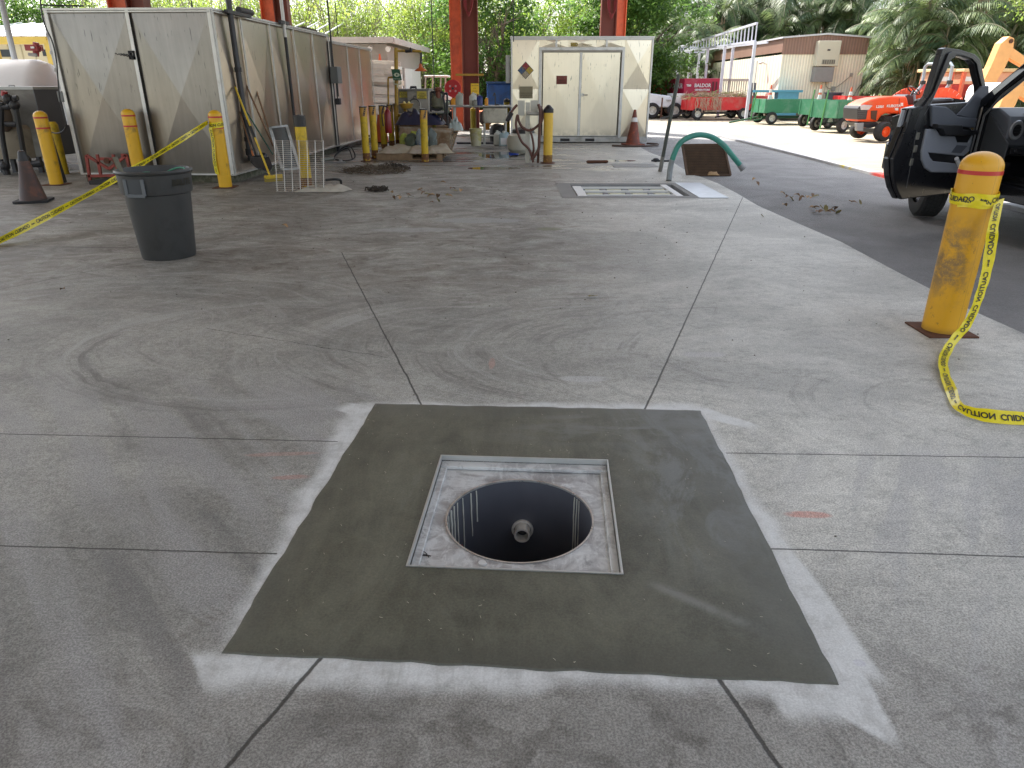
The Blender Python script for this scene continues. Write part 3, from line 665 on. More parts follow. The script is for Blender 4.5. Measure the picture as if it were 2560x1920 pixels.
h = MB(); h.cyl(Bv(hs, hz_, .06), Bv(hs, hz_, .085), .045, n=20); h.tube([Bv(hs, hz_, .08), Bv(hs, hz_, .13), Bv(hs + .04, hz_, .14), Bv(hs + .13, hz_, .135)], .014, 10)
h.build('door_handle', M('chrome', (.6, .6, .6), .2, metal=1), box)
m = MB(); rect(m, BL - .0, .03, BR, .17, .02, .08)
sk = m.build('skid', M('skid_white', (.5, .5, .47), .6, dirt=(.25, .24, .2), damt=.45), box, smooth=0)
m = MB()
for px in (1412, 1474): s_ = bp(px, 358)[0]; rect(m, s_ - .13, .05, s_ + .13, .12, .024, .01)
m.build('fork_slot', SEAM, box, smooth=0)
MB().prism([(BL - .02, -.05), (BR + .02, -.05), (BR + .02, 2.95), (BL - .02, 2.95)], UP * (BH + .003), BD, -BN, UP, .04).build('roof', TRIM, box, smooth=0)
def board(name, s, z, w, h_, mat, o=.055, rot=0, parent=box):
    c = math.cos(rot); n_ = math.sin(rot); pts = [(s + c * u - n_ * v, z + n_ * u + c * v) for u, v in ((-w/2, -h_/2), (w/2, -h_/2), (w/2, h_/2), (-w/2, h_/2))]
    return MB().prism(pts, BN * o, BD, UP, -BN, .006).build(name, mat, parent, smooth=0)
# hazard diamond: four quarters
ns, nz = bp(1314, 176); q = .145
dia = board('hazard_diamond', ns, nz, q * 2 + .02, q * 2 + .02, M('diamond_back', (.07, .06, .05), .6), rot=R(45))
for (du, dv, c) in ((0, q, (.28, .03, .04)), (q, 0, (.5, .36, .04)), (-q, 0, (.03, .09, .22)), (0, -q, (.42, .36, .26))):
    k = .7071; o_ = board('quarter', ns + du * k, nz + dv * k, q - .008, q - .008, M('dq%d%d' % (du > 0, dv > 0) + str(du < 0), c, .6, dirt=(.25, .2, .12), damt=.45, ds=20), .059, R(45), dia)
ps, pz = bp(1315, 231)
plq = board('notice_plate', ps, pz, bp(1332, 231)[0] - bp(1299, 231)[0], .30, M('olive_plate', (.24, .21, .13), .6))
INK = M('sign_ink', (.05, .045, .03), .7); WINK = M('white_ink', (.8, .8, .78), .6)
for i, t in enumerate(('NO SMOKING, OPEN FLAMES', 'OR IGNITION SOURCES', 'WITHIN 50 FT')):
    text('lettering', t, .034, INK, plq, TM(Bv(ps, pz - .02 - i * .052, .063), BD, UP), .0005, xs=.85)
rs, rz_ = bp(1404, 200)
rp = board('danger_plate', rs, rz_, .29, .21, M('maroon_plate', (.16, .03, .02), .5), o=.065)
board('danger_oval', rs, rz_ + .05, .2, .055, M('maroon_light', (.25, .06, .04), .5), .068, parent=rp)
for i, (t, zz) in enumerate((('DANGER', .05), ('CHEMICAL', -.02), ('STORAGE AREA', -.065))): text('lettering', t, .045 if i < 2 else .034, INK, rp, TM(Bv(rs, rz_ + zz, .071), BD, UP), .0005, xs=.8)
ls, lz = bp(1440, 112)
text('lettering', 'ESD', .11, M('gold_letter', (.3, .22, .03), .5), box, TM(Bv(ls - .05, lz, .07), BD, UP), .002, bold=.008)
text('lettering', 'Waste2Water', .045, M('gold_letter', (.3, .22, .03), .5), box, TM(Bv(ls + .3, lz, .07), BD, UP), .001)
MB().box(Bv(BL - .08, 1.9, -.3), (.12, .5, .7)).build('breaker_panel', M('pale_grey', (.5, .5, .48), .5), box, smooth=0, bevel=.01)
# ---------------------------------------------------------------- canopy over the bay
shp = [(-1.5, 24.2), (4.6, 23.8), (6.72, 21.9), (6.05, -9), (-11.5, -9), (-11.5, 23.5)]
RH = 6.4; off = -sdir / sdir.z * RH
can = thing('canopy', 'steel framed canopy on orange columns over the wash bay', 'canopy', (0, 0, 0))
m = MB(); m.prism([(a - off.x, b - off.y) for a, b in shp], (0, 0, RH), (1, 0, 0), (0, 1, 0), UP, .12)
m.build('roof', M('roof_sheet', (.62, .62, .6), .6), can, smooth=0)
m = MB()
for k in range(6): yy = -5 + k * 6; m.bar((-12, yy, RH - .25), (3.2, yy, RH - .25), .16, .4)
m.build('roof_beam', ORG, can, smooth=0)
ORGD = M('shaded_red_steel', (.17, .035, .022), .5, dirt=(.12, .03, .02), damt=.4, ds=1.2)  # darker copy of the column orange, shade put into the web colour
def ibeam(m, x, y, w, d, t=.02, z1=RH, ang=0):
    c, s = math.cos(ang), math.sin(ang)
    for (ox, oy, sx, sy) in ((-w/2, 0, t, d), (w/2, 0, t, d), (0, 0, w - t, t)):
        m.box((x + ox * c - oy * s, y + ox * s + oy * c, z1 / 2), (sx, sy, z1), rz=ang)
def column(px, py, Y, w1, gap, w2, left_bright, extra=None):
    p = at(px, py, Y)
    t = thing('steel_column', extra, 'column', (p.x, Y, 0), 0, 'columns holding up the canopy')
    a, b = (-(gap / 2 + w1 / 2), gap / 2 + w2 / 2)
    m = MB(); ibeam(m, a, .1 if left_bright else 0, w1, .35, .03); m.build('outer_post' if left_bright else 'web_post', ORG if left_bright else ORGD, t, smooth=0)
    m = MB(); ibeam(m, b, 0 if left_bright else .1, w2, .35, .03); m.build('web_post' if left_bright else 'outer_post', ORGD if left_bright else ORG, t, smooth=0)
    m = MB().b2(-.55, -.3, 0, .55, .35, .02); m.build('base_plate', RUST, t, smooth=0); return t
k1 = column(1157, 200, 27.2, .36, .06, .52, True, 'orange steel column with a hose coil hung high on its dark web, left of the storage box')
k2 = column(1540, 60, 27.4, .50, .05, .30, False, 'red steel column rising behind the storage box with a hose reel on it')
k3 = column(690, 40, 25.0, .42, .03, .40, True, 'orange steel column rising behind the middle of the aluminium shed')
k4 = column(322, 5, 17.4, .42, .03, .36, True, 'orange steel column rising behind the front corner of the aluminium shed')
for k, z_ in ((k1, 4.2), (k2, 4.15)):
    kx = .27 if k is k1 else -.2
    m = MB()
    for i in range(5): m.tube([(kx - .1 + i * .045 + .015 * math.sin(a * 6.28 / 20 + i), -.28 - .02 * i, z_ + (.62) * math.cos(a * 6.28 / 20)) if 0 else (kx + (.08 + i * .02) * math.sin(a * 6.28 / 20), -.25 - i * .012, z_ + (.55 - i * .03) * math.cos(a * 6.28 / 20)) for a in range(21)], .017, 6, False)
    hr = m.build('hose_coil', M('maroon_hose', (.2, .02, .025), .45), label='maroon hose coil hung high on the ' + ('column left of the storage box' if k is k1 else 'column behind the storage box'), cat='hose', group='hose coils on the canopy columns')
    hr.location = k.location
y1 = at(1170, 187, 27.0); m = MB(); m.bar((-.5 + .27, -.2, y1.z), (.75, -.2, y1.z), .07)
m.build('bracket', M('ochre_bar', (.35, .22, .03), .6), k1, smooth=0)
s1 = at(1187, 221, 26.9); sg = MB().b2(s1.x - .14 - k1.location.x, -.27, s1.z - .19, s1.x + .14 - k1.location.x, -.26, s1.z + .16)
sgo = sg.build('caution_sign', M('yellow_sign', (.72, .52, .03), .5), k1, smooth=0)
for i, t in enumerate(('CAUTION', 'EYE', 'WASH')): text('lettering', t, .06, INK, sgo, TM((s1.x - k1.location.x, -.272, s1.z + .09 - i * .09), (1, 0, 0), UP), .0005)
# hanging wires
def wire(px, py0, py1, Y, lab):
    a = at(px, py0, Y); b = at(px + (py1 - py0) * -.0002 * (px - 1260) * .2, py1, Y); p = Vector((a.x, Y, 5.9)); q = Vector((a.x, Y, b.z))
    MB().tube([p, q], .012, 6).build('hanging_cable', BLK, label=lab, cat='cable', group='cables hanging from the canopy')
wire(1080, 60, 240, 17.5, 'black cable hanging straight down over the pump beside the yellow signs')
wire(1284, 10, 104, 20.5, 'black cable hanging down to the left corner of the storage box')
wire(838, 10, 92, 18.8, 'thin black cable hanging just past the far end of the tall aluminium shed')
wire(478, 2, 24, 13.5, 'dark rod hanging over the front roof of the aluminium shed')
# ---------------------------------------------------------------- bollards
def foot(m, w=.16): m.b2(-w, -w, 0, w, w, .012)
def sleeve_bollard(px, py, topy, label, r=.105, lean=0, mat=YEL, scuff=False):
    p = gp(px, py); p.y += r * .8; H = at(px, topy, p.y).z
    t = thing('bollard', label, 'bollard', p, 0, 'yellow bollards round the bay')
    t.rotation_euler = (0, lean, 0)
    prof = [(r, .01), (r, H - r * .75)] + [(r * math.cos(a), H - r * .75 + r * .75 * math.sin(a)) for a in [math.pi / 2 * k / 8 for k in range(1, 8)]] + [(.001, H)]
    MB().lathe([(r, .01), (r, .4), (r, .8)] + prof[1:], n=40).build('sleeve', mat, t, smooth=60)
    m = MB()
    for z_ in (H - r * 1.0, H - r * 2.55): MB().lathe([(r - .003, z_ - .012), (r + .0025, z_ - .012), (r + .0025, z_ + .012), (r - .003, z_ + .012)], n=40, seg='open').build('reflective_band', M('red_band', (.5, .03, .025), .35), t)
    m = MB(); foot(m); m.build('base_plate', RUST, t, smooth=0, bevel=.004); return t, p, H
b2, p2, h2 = sleeve_bollard(135, 463, 277, 'yellow domed bollard with red bands left of the aluminium shed near the dark cone', .1)
b3, p3, h3 = sleeve_bollard(349, 463, 272, 'yellow domed bollard with red bands in front of the aluminium shed behind the grey bin', .1)
b4, p4, h4 = sleeve_bollard(560, 470, 275, 'yellow domed bollard at the aluminium shed corner with caution tape running down it', .1)
# scuffed right-hand bollard
g = G('scuffed_bollard_yellow'); x, y, z = g.xyz()
c = g.scale((.70, .36, .012), g.noise(2, 3) * .3 + .85)
sc1 = (g.noise(5, 7, .78, .3).step(.40, .6)) * ((z - .48).abs().step(.34, .08)) * (x.step(.07, -.04))
wl = g.noise(3, 3, .5, vec=g.vec(x * 40, y * 40, z * 16)).step(.60, .66)
c = g.mix(c, (.17, .12, .07), sc1 * .85); c = g.mix(c, (.62, .33, .03), wl * z.step(.85, .75) * z.step(.1, .25) * .7)
c = g.mix(c, (.18, .1, .03), g.noise(40, 4, .7, vec=g.vec(x, y, z * .5)).step(.63, .68) * .6)
c = g.mix(c, (.35, .2, .03), ((x - .03).abs().step(.0018, .0008)) * y.step(0, -.01) * .7)
c = g.mix(c, (.2, .12, .04), z.step(.06, .0) * .6)
YSC = g.out(c, g.noise(5, 3) * .2 + .3, 0, g.noise(9, 4) * .3 + wl * .4, .25, .004)
pR = Vector((2.80, 4.30, 0)); rR = .118
HR_ = at(2460, 378, 4.3).z
bR, pR, HR_ = sleeve_bollard(2372, 838, 378, 'scuffed yellow domed bollard wound with caution tape at the right edge of the bay', .118, 0, YSC)
# ---------------------------------------------------------------- caution tape
TAPE = G('caution_tape_film'); x, y, z = TAPE.xyz()
TAPE = TAPE.out(TAPE.scale((.75, .62, .01), TAPE.noise(30, 3) * .3 + .85), .28, 0, TAPE.noise(25, 3), .3, .004)
TINK = M('tape_ink', (.02, .02, .018), .4)
def tape(pts, wid, width, label, text_h=.042, start=.03, flip=1, n=6, both=True, parent=None, cat='tape'):
    """pts: centreline, wid: width direction at each point"""
    P_ = curve_pts(pts, n); W_ = [w.normalized() for w in curve_pts(wid, n)]
    S_ = [0]
    for i in range(1, len(P_)): S_.append(S_[-1] + (P_[i] - P_[i - 1]).length)
    def fr(s):
        s = max(0, min(S_[-1] - 1e-5, s)); i = max(0, min(len(S_) - 2, next((k for k in range(len(S_)) if S_[k] > s), len(S_) - 1) - 1))
        u = (s - S_[i]) / max(1e-6, S_[i + 1] - S_[i]); p = P_[i].lerp(P_[i + 1], u); w = W_[i].lerp(W_[i + 1], u).normalized(); t = (P_[i + 1] - P_[i]).normalized()
        return p, w, t.cross(w).normalized()
    m = MB(); vs = []
    for i in range(len(P_)):
        for k in range(5):
            f = (k / 4 - .5); q = P_[i] + W_[i] * (f * width); nn = fr(S_[i])[2]; q = q + nn * (.0022 * math.sin(k * 2.1 + i * .9)); vs.append(q)
    m.add(vs, [(i * 5 + k, i * 5 + k + 1, (i + 1) * 5 + k + 1, (i + 1) * 5 + k) for i in range(len(P_) - 1) for k in range(4)])
    o = m.build('caution_tape', TAPE, parent, smooth=80, label=label if not parent else None, cat=cat if not parent else None)
    L = S_[-1]; s = start; k = 0; lm = MB()
    while s < L:
        for word, sz, gap in (('CAUTION', text_h, .022), ('CUIDADO', text_h, .03), ('Empire', text_h * .35, .03)):
            me = text('t', word, sz, TINK, None, None, 0, 'LEFT', .0012, .95, linked=False)
            bw_ = max(v.co.x for v in me.vertices)
            if s + bw_ > L: s = L + 1; break
            for side in ((1, -1) if both else (1,)):
                vs = []
                for v in me.vertices:
                    p, w, nn = fr(s + v.co.x); vs.append(p + w * (v.co.y * flip) + nn * (.0032 * side))
                lm.add(vs, [tuple(f.vertices) for f in me.polygons])
            s += bw_ + gap; bpy.data.meshes.remove(me)
    if lm.v:
        me = bpy.data.meshes.new('lettering'); me.from_pydata([tuple(v) for v in lm.v], [], lm.f); me.materials.append(TINK)
        q = bpy.data.objects.new('lettering', me); sc.collection.objects.link(q); q.parent = o
    return o
# wound round the right bollard, then down and along the floor
R0 = rR + .006; cxy = pR
def cyl_p(a, z_, r_=R0): return Vector((cxy.x + r_ * math.cos(R(a)), cxy.y + r_ * math.sin(R(a)), z_))
zb = at(2420, 520, 4.25).z
pts = [cyl_p(200 + k * 15, zb + .015 + .03 * k / 46 + .004 * math.sin(k), R0 + k * .00016) for k in range(47)]
wd = [Vector((0, .04 * math.sin(k), 1)) for k in range(47)]
tape(pts, wd, .068, 'yellow caution tape wound round the scuffed right bollard', start=.01, n=2, both=False)
def ep(px, py, Y): return at(px, py, Y)
k0 = cyl_p(-40, zb + .02, R0 + .01)
path = [cyl_p(-30, zb + .03, R0 + .012), ep(2484, 560, 4.2), ep(2478, 610, 4.18), ep(2466, 680, 4.16), ep(2452, 730, 4.14), ep(2436, 775, 4.12), ep(2415, 815, 4.1), ep(2386, 848, 4.06), ep(2366, 880, 3.98), gp(2358, 905, .03), gp(2364, 940, .02), gp(2378, 975, .02), gp(2392, 1010, .03), gp(2425, 1030, .03), gp(2480, 1040, .035), gp(2560, 1046, .03), gp(2680, 1050, .03)]
wds = [Vector((.6, .2, .1)), Vector((1, .1, .15)), Vector((1, -.1, .2)), Vector((1, .1, .1)), Vector((1, .2, .0)), Vector((1, .2, .2)), Vector((.9, .1, -.4)), Vector((.8, .1, -.6)), Vector((.9, 0, -.4)), Vector((1, .1, -.3)), Vector((1, .1, -.2)), Vector((.95, .2, .2)), Vector((.7, .5, .3)), Vector((.3, .8, .5)), Vector((.05, .6, .8)), Vector((0, .7, .7)), Vector((0, .8, .6))]
tape(path, wds, .068, 'loose yellow caution tape hanging down the right bollard and trailing over the floor', flip=-1, start=.05, n=8)
# left tape: from off-frame to the corner bollard, passing behind the bin
A = gp(-60, 650, 0) ; A = ep(-120, 660, 6.6); B = Vector((p4.x - .1, p4.y - .06, at(548, 305, p4.y).z)); Mid = A.lerp(B, .5) - UP * .10
pa = [A, A.lerp(B, .25) - UP * .07, Mid, A.lerp(B, .75) - UP * .07, B]
nW = 9; pa = []; wa_ = []
for k in range(nW + 1):
    t_ = k / nW; pa.append(A.lerp(B, t_) - UP * (.25 * t_ * (1 - t_))); wa_.append(Vector((math.sin(k * 2.2) * .45, -.25 + .4 * math.sin(k * 1.3), 1)))
tape(pa, wa_, .075, 'yellow caution tape stretched from the corner bollard down past the grey bin', text_h=.05, n=10)
r4 = .1 + .006
pts = [Vector((p4.x + (r4) * math.cos(R(150 + k * 20)), p4.y + r4 * math.sin(R(150 + k * 20)), h4 - .24 + .0035 * k)) for k in range(20)]
tape(pts, [Vector((0, 0, 1))] * 20, .085, 'yellow caution tape wound round the corner bollard under its dome', start=.02, n=2, both=False, text_h=.055)
pts = [Vector((p4.x - .065 + .012 * math.sin(k * .8), p4.y - .09 - .01 * k / 9, h4 - .26 - k * .085)) for k in range(9)]
tape(pts, [Vector((1, -.5, 0)) for k in range(9)], .075, 'strip of yellow caution tape hanging straight down the corner bollard', start=.02, n=5, text_h=.06)
# ---------------------------------------------------------------- grey bin
bp_ = gp(398, 652); bp_.y += .22
bin_ = thing('trash_can', 'big grey round trash can with square side handle standing on the bay floor', 'trash can', bp_)
Hc = .80; rb, rt = .235, .305
m = MB()
m.lathe([(rb - .02, .012), (rb, .0), (rb + .004, .02), (rb + .028, Hc * .42), (rt - .024, Hc * .735), (rt - .003, Hc * .745), (rt, Hc * .77), (rt + .008, Hc * .955), (rt + .02, Hc * .962), (rt + .026, Hc * .98), (rt + .018, Hc), (rt - .004, Hc), (rt - .012, Hc * .97), (rt - .03, Hc * .7), (rb - .015, .03), (.001, .03)], n=64, seg='open')
m.lathe([(.001, .012), (rb - .02, .012)], n=64, seg='open')
m.build('body', GRYP, bin_, smooth=40)
ha = R(-99)
def hb(u, v, o): 
    rr = rt + .004 + o; a = ha + u / rr; return Vector((rr * math.cos(a), rr * math.sin(a), v))
m = MB(); hw, h0_, h1_ = .085, Hc * .745, Hc * .925
for (a, b_) in (((-hw, h0_), (hw, h0_)), ((-hw, h0_), (-hw, h1_)), ((hw, h0_), (hw, h1_))):
    m.bar(hb(a[0], a[1], .012), hb(b_[0], b_[1], .012), .014, .03)
m.build('handle', M('handle_grey', (.12, .13, .14), .45), bin_, smooth=0, bevel=.004)
m = MB(); n_ = 6
m.add([hb(-hw + 2 * hw * i / n_, zz, .006) for zz in (h0_ + .01, h1_) for i in range(n_ + 1)], [(i, i + 1, n_ + 2 + i, n_ + 1 + i) for i in range(n_)]); m.build('handle_recess', M('recess_grey', (.05, .055, .06), .6), bin_)
me = text('lettering', 'BRUTE', .075, INK, None, None, .0008, 'LEFT', .003, linked=False)
for v in me.vertices:
    a = R(-40) + v.co.x / (rt + .006); rr = rt + .0075; v.co = Vector((rr * math.cos(a), rr * math.sin(a), Hc * .865 + v.co.y))
me.materials.clear(); me.materials.append(INK); q = bpy.data.objects.new('lettering', me); sc.collection.objects.link(q); q.parent = bin_
s_ = MB(); s_.bar((-.19, -.02, .35), (-.33, .0, .90), .05, .018); o = s_.build('wood_stake', M('mossy_wood', (.16, .15, .11), .9, var=.4, vs=20), smooth=0, label='short weathered wooden stake sticking out of the grey trash can', cat='stake'); o.location = bp_
m = MB(); m.tube([(.12 + .14 * math.cos(R(k * 18)), .05 + .15 * math.sin(R(k * 18)), .70 + .09 * math.sin(R(k * 18 + 20))) for k in range(21)], .008, 6); m.tube([(-.1 + .07 * math.cos(R(k * 18)), .0 + .08 * math.sin(R(k * 18)), .74 + .02 * math.sin(R(k * 18))) for k in range(14)], .005, 6)
o = m.build('green_strap', M('green_cord', (.05, .25, .15), .5), label='loops of thin green cord inside the grey trash can', cat='cord'); o.location = bp_
m = MB(); random.seed(2)
for k in range(26): a = random.uniform(0, 6.28); r_ = random.uniform(0, .2); m.ell((r_ * math.cos(a), r_ * math.sin(a), .46 + random.uniform(0, .1)), (.07, .06, .04), 8, 5)
o = m.build('rubbish', M('dark_rubbish', (.06, .055, .05), .9, var=.6, vs=5), kind='stuff', label='dark rubbish lying inside the grey trash can', cat='rubbish'); o.location = bp_
# ---------------------------------------------------------------- cones
CONE_D = M('dirty_cone', (.13, .055, .035), .6, dirt=(.04, .034, .034), damt=.58, ds=7, var=.3)
CONE_O = M('orange_cone', (.34, .065, .025), .6, dirt=(.09, .035, .025), damt=.58, ds=8)
BND = M('cone_band', (.7, .68, .66), .4)
def cone(loc, H, label, mat, band=None, base=.19, tip=.03, r0=.14, base_mat=None, rz=.3, lean=0, bands=()):
    t = thing('traffic_cone', label, 'traffic cone', loc, rz, 'traffic cones'); t.rotation_euler = (0, lean, rz)
    MB().lathe([(r0 + .01, .03), (r0, .045), (tip, H - .02), (tip - .006, H), (.001, H)], n=28, seg='open').build('cone_body', mat, t, smooth=40)
    MB().prism([(base * x_, base * y_) for x_, y_ in ((-1, -.8), (-.8, -1), (.8, -1), (1, -.8), (1, .8), (.8, 1), (-.8, 1), (-1, .8))], (0, 0, 0), (1, 0, 0), (0, 1, 0), UP, .032).build('base', base_mat or RUB, t, smooth=0, bevel=.006)
    for a, b_ in bands:
        ra = r0 + (tip - r0) * (a * H - .045) / (H - .065); rb_ = r0 + (tip - r0) * (b_ * H - .045) / (H - .065)
        MB().lathe([(ra + .002, a * H), (ra + .004, a * H), (rb_ + .004, b_ * H), (rb_ + .002, b_ * H)], n=28, seg='open').build('reflective_band', BND, t)
    return t
cp = gp(72, 507); cp.y += .12
Hc1 = at(40, 377, cp.y).z
cn = cone(cp, Hc1, 'dark grimy traffic cone standing alone at the far left of the bay', CONE_D, base=.215, r0=.165, tip=.045)
MB().lathe([(.072, Hc1 - .13), (.045, Hc1 - .01), (.03, Hc1 + .004)], n=20).build('tip', BLK, cn)
c2p = Vector((3.30, 20.3, 0)); cone(c2p, at(1597, 274, 20.3).z, 'rusty orange traffic cone with one pale band beside the storage box corner', CONE_O, base=.26, r0=.19, tip=.035, base_mat=CONE_O, bands=((.66, .78),))
MB().tube(curve_pts([(2.65, 19.65, .03), (3.1, 19.4, .03), (3.7, 19.6, .03), (3.95, 20.1, .03), (3.7, 20.4, .03)]), .024, 8).build('black_hose', M('dirty_hose', (.07, .045, .035), .7), label='dark hose looped round the rusty cone beside the storage box', cat='hose')
# ---------------------------------------------------------------- old hazard-striped bollards
def striped(px, py, topy, label, r=.075, rust=True, cap=True, Y=None, z=0):
    p = gp(px, py) if Y is None else Vector((at(px, py, Y).x, Y, 0)); H = at(px, topy, p.y).z
    t = thing('bollard', label, 'bollard', p, random.uniform(0, 2), 'old yellow pipe bollards'); t.rotation_euler = (random.uniform(-.01, .01), random.uniform(-.015, .015), 0)
    MB().lathe([(r, 0), (r, H * .3), (r, H * .6), (r, H - .02)], n=24).build('post', YEL2, t, smooth=50)
    if rust: MB().lathe([(r + .001, .0), (r + .002, .14), (r + .0005, .17)], n=24, seg='open').build('rusted_foot', M('foot_rust', (.16, .07, .03), .85, var=.5, vs=18, wear=(.5, .33, .03), wamt=.45, ws=10), t)
    if cap:
        MB().lathe([(r + .003, H - .2), (r + .003, H - .01)], n=24, seg='open').build('stripe_wrap', M('wrap_yellow', (.6, .33, .06), .5, dirt=(.4, .2, .08)), t)
        m = MB()
        for k in range(4):
            a0 = k * 1.571; vs = []
            for i in range(5):
                f = i / 4; zz = H - .18 + .16 * f
                for da in (0, .5): a = a0 + da + f * .55; vs.append(((r + .006) * math.cos(a), (r + .006) * math.sin(a), zz))
            m.add(vs, [(2 * i, 2 * i + 1, 2 * i + 3, 2 * i + 2) for i in range(4)])
        m.build('black_stripes', BLK, t); MB().lathe([(r + .008, H - .022), (r + .008, H), (.001, H + .012)], n=24).build('cap', BLK, t)
    m = MB(); m.lathe([(r + .06, .0), (r + .06, .008), (r, .014)], n=12); m.build('base_plate', RUST, t); return t, p, H
random.seed(21)
striped(917, 403, 266, 'nearest of the row of striped yellow bollards past the aluminium annex, rust at its foot')
striped(938, 395, 264, 'second striped yellow bollard in the row, just right of the rusty footed one')
striped(962, 378, 263, 'third striped yellow bollard in the row, left of the fire extinguisher')
striped(981, 369, 261, 'striped yellow bollard directly behind the red fire extinguisher')
striped(996, 366, 259, 'striped yellow bollard between the fire extinguisher and the eye wash bowl')
striped(1010, 362, 257, 'striped yellow bollard standing behind the eye wash bowl')
striped(1063, 405, 272, 'striped yellow bollard in front of the pallet of bags')
bq = striped(768, 472, 287, 'yellow bollard with a torn black cap behind the wire rack', r=.085, cap=False)
MB().lathe([(.089, bq[2] - .17), (.089, bq[2] - .01), (.001, bq[2] + .005)], n=24, seg='open').build('torn_cap', M('torn_cap', (.02, .018, .018), .5, wear=(.5, .38, .05), wamt=.35, ws=6), bq[0])
pb = striped(1368, 407, 0, 'clean yellow bollard with black pointed cap in front of the storage box doors', r=.1, cap=False) if 0 else None
q = gp(1369, 408); Hq = at(1369, 262, q.y).z
t = thing('bollard', 'plain yellow bollard with black pointed cap in front of the storage box doors', 'bollard', q, 0, 'old yellow pipe bollards')
MB().lathe([(.095, 0), (.095, .5), (.095, Hq - .15)], n=28).build('post', M('bright_yellow', (.72, .46, .05), .45, dirt=(.5, .34, .06), damt=.4), t, smooth=50)
MB().lathe([(.103, Hq - .15), (.103, Hq - .08), (.03, Hq - .004), (.001, Hq)], n=28).build('cap', BLK, t, smooth=30)
MB().lathe([(.0965, .0), (.0975, .12), (.0955, .17)], n=24, seg='open').build('rusted_foot', M('foot_rust2', (.2, .1, .03), .85, wear=(.65, .4, .05), wamt=.42, ws=22), t)
MB().lathe([(.16, 0), (.15, .015), (.1, .02)], n=10).build('base_plate', RUST, t)
for px, py, ty, Y, lb in ((1085, 300, 262, 22.5, 'yellow post standing behind the chemical pump'), (1183, 330, 268, 23.5, 'olive yellow post behind the table by the dark column'), (1267, 262, 245, 21.9, 'black capped post top just above the table end')):
    p = Vector((at(px, 280, Y).x, Y, 0)); H = at(px, ty, Y).z
    t = thing('bollard', lb, 'bollard', p, 0, 'old yellow pipe bollards'); MB().lathe([(.09, 0), (.09, H - .1)], n=20).build('post', M('olive_yellow', (.42, .33, .03), .5, dirt=(.3, .2, .02)), t); MB().lathe([(.095, H - .11), (.09, H - .05), (.02, H)], n=20).build('cap', BLK if px == 1267 else YEL2, t)
# ---------------------------------------------------------------- red steel frame leaning on the shed
fr_o = at(190, 455, 12.05); fr_o.z = 0
rk = thing('red_steel_frame', 'small red painted steel hitch frame leaning against the aluminium shed front', 'steel frame', (at(268, 430, 11.95).x, 11.95, 0))
def rp_(px, py): v = at(px, py, 11.95); return Vector((v.x - rk.location.x, 0, v.z))
m = MB(); K_ = [((216, 388), (226, 456)), ((219, 440), (322, 438)), ((216, 388), (272, 422)), ((243, 386), (252, 438)), ((272, 423), (316, 388)), ((283, 386), (286, 405)), ((316, 388), (328, 440)), ((250, 397), (284, 398)), ((286, 400), (300, 438)), ((303, 388), (318, 388))]
for a, b_ in K_: m.bar(rp_(*a), rp_(*b_), .045, .035, up=(0, 1, 0))
m.build('frame_bars', M('dull_red', (.28, .045, .03), .55, dirt=(.1, .03, .02), damt=.45, ds=6), rk, smooth=0, bevel=.004)
MB().tube([rp_(268, 402) + Vector((0, -.03, 0)), rp_(268, 402) + Vector((0, .03, 0))], .045, 16).build('pivot_boss', RUST, rk)
m = MB(); m.bar(rp_(226, 458), rp_(300, 450), .07, .09); m.build('axle_block', M('black_grease', (.025, .02, .02), .6, var=.5), rk, smooth=0)
# ---------------------------------------------------------------- tools leaning on the shed side
HND = M('wood_handle', (.22, .12, .06), .6, var=.3, vs=20); YH = M('yellow_handle', (.65, .45, .03), .4); GH = M('green_handle', (.03, .12, .09), .4); OH = M('orange_handle', (.5, .16, .05), .5)
def tool(name, label, p0, p1, Y0, Y1, hm, r=.014, head=None, lo=None):
    a = at(p0[0], p0[1], Y0); b_ = at(p1[0], p1[1], Y1)
    t = thing(name, label, name.replace('_', ' '), (b_.x, b_.y, 0), 0, 'tools leaning on the shed'); a -= t.location; b_ -= t.location
    MB().tube([a, b_], r, 10).build('handle', hm, t)
    if lo: MB().tube([b_.lerp(a, lo[0]), b_.lerp(a, lo[1])], r + .004, 10).build('grip', lo[2], t)
    if head == 'shovel':
        d = (b_ - a).normalized(); m = MB(); w_ = .11; s_ = Vector((.9, .35, 0)).normalized(); n_ = d.cross(s_)
        gx = [[b_ + d * (.30 * j / 6) * .95 + s_ * (w_ * (i / 4 - .5) * 2 * (1 - .55 * (max(0, j - 3) / 3) ** 2)) + n_ * (.03 * ((i / 4 - .5) * 2) ** 2) for i in range(5)] for j in range(7)]
        m.add([p for r_ in gx for p in r_], [(j * 5 + i, j * 5 + i + 1, j * 5 + 6 + i, j * 5 + 5 + i) for j in range(6) for i in range(4)])
        m.build('blade', DSTL, t, smooth=60, solid=.004)
    if head == 'broom':
        m = MB(); m.bar(b_ + Vector((-.04, -.12, -.02)), b_ + Vector((.16, .1, -.02)), .07, .05); m.build('head', YH, t, smooth=0, bevel=.008)
        m = MB(); m.bar(b_ + Vector((-.04, -.12, -.06)), b_ + Vector((.16, .1, -.06)), .06, .07); m.build('bristles', M('bristle', (.3, .23, .05), .9), t, smooth=0)
    return t
tool('broom', 'push broom with long yellow handle leaning on the shed side', (588, 218), (674, 438), 12.55, 11.75, YH, .016, 'broom', (.42, .55, BLK))
tool('shovel', 'brown handled shovel leaning highest on the shed side', (615, 212), (683, 365), 13.2, 12.9, HND, .015)
tool('rake', 'brown handled rake leaning nearest the screen panel', (636, 212), (682, 352), 13.6, 13.2, HND, .015)
tool('squeegee', 'dark green handled squeegee leaning low on the shed side', (609, 268), (682, 386), 12.9, 12.6, GH, .012)
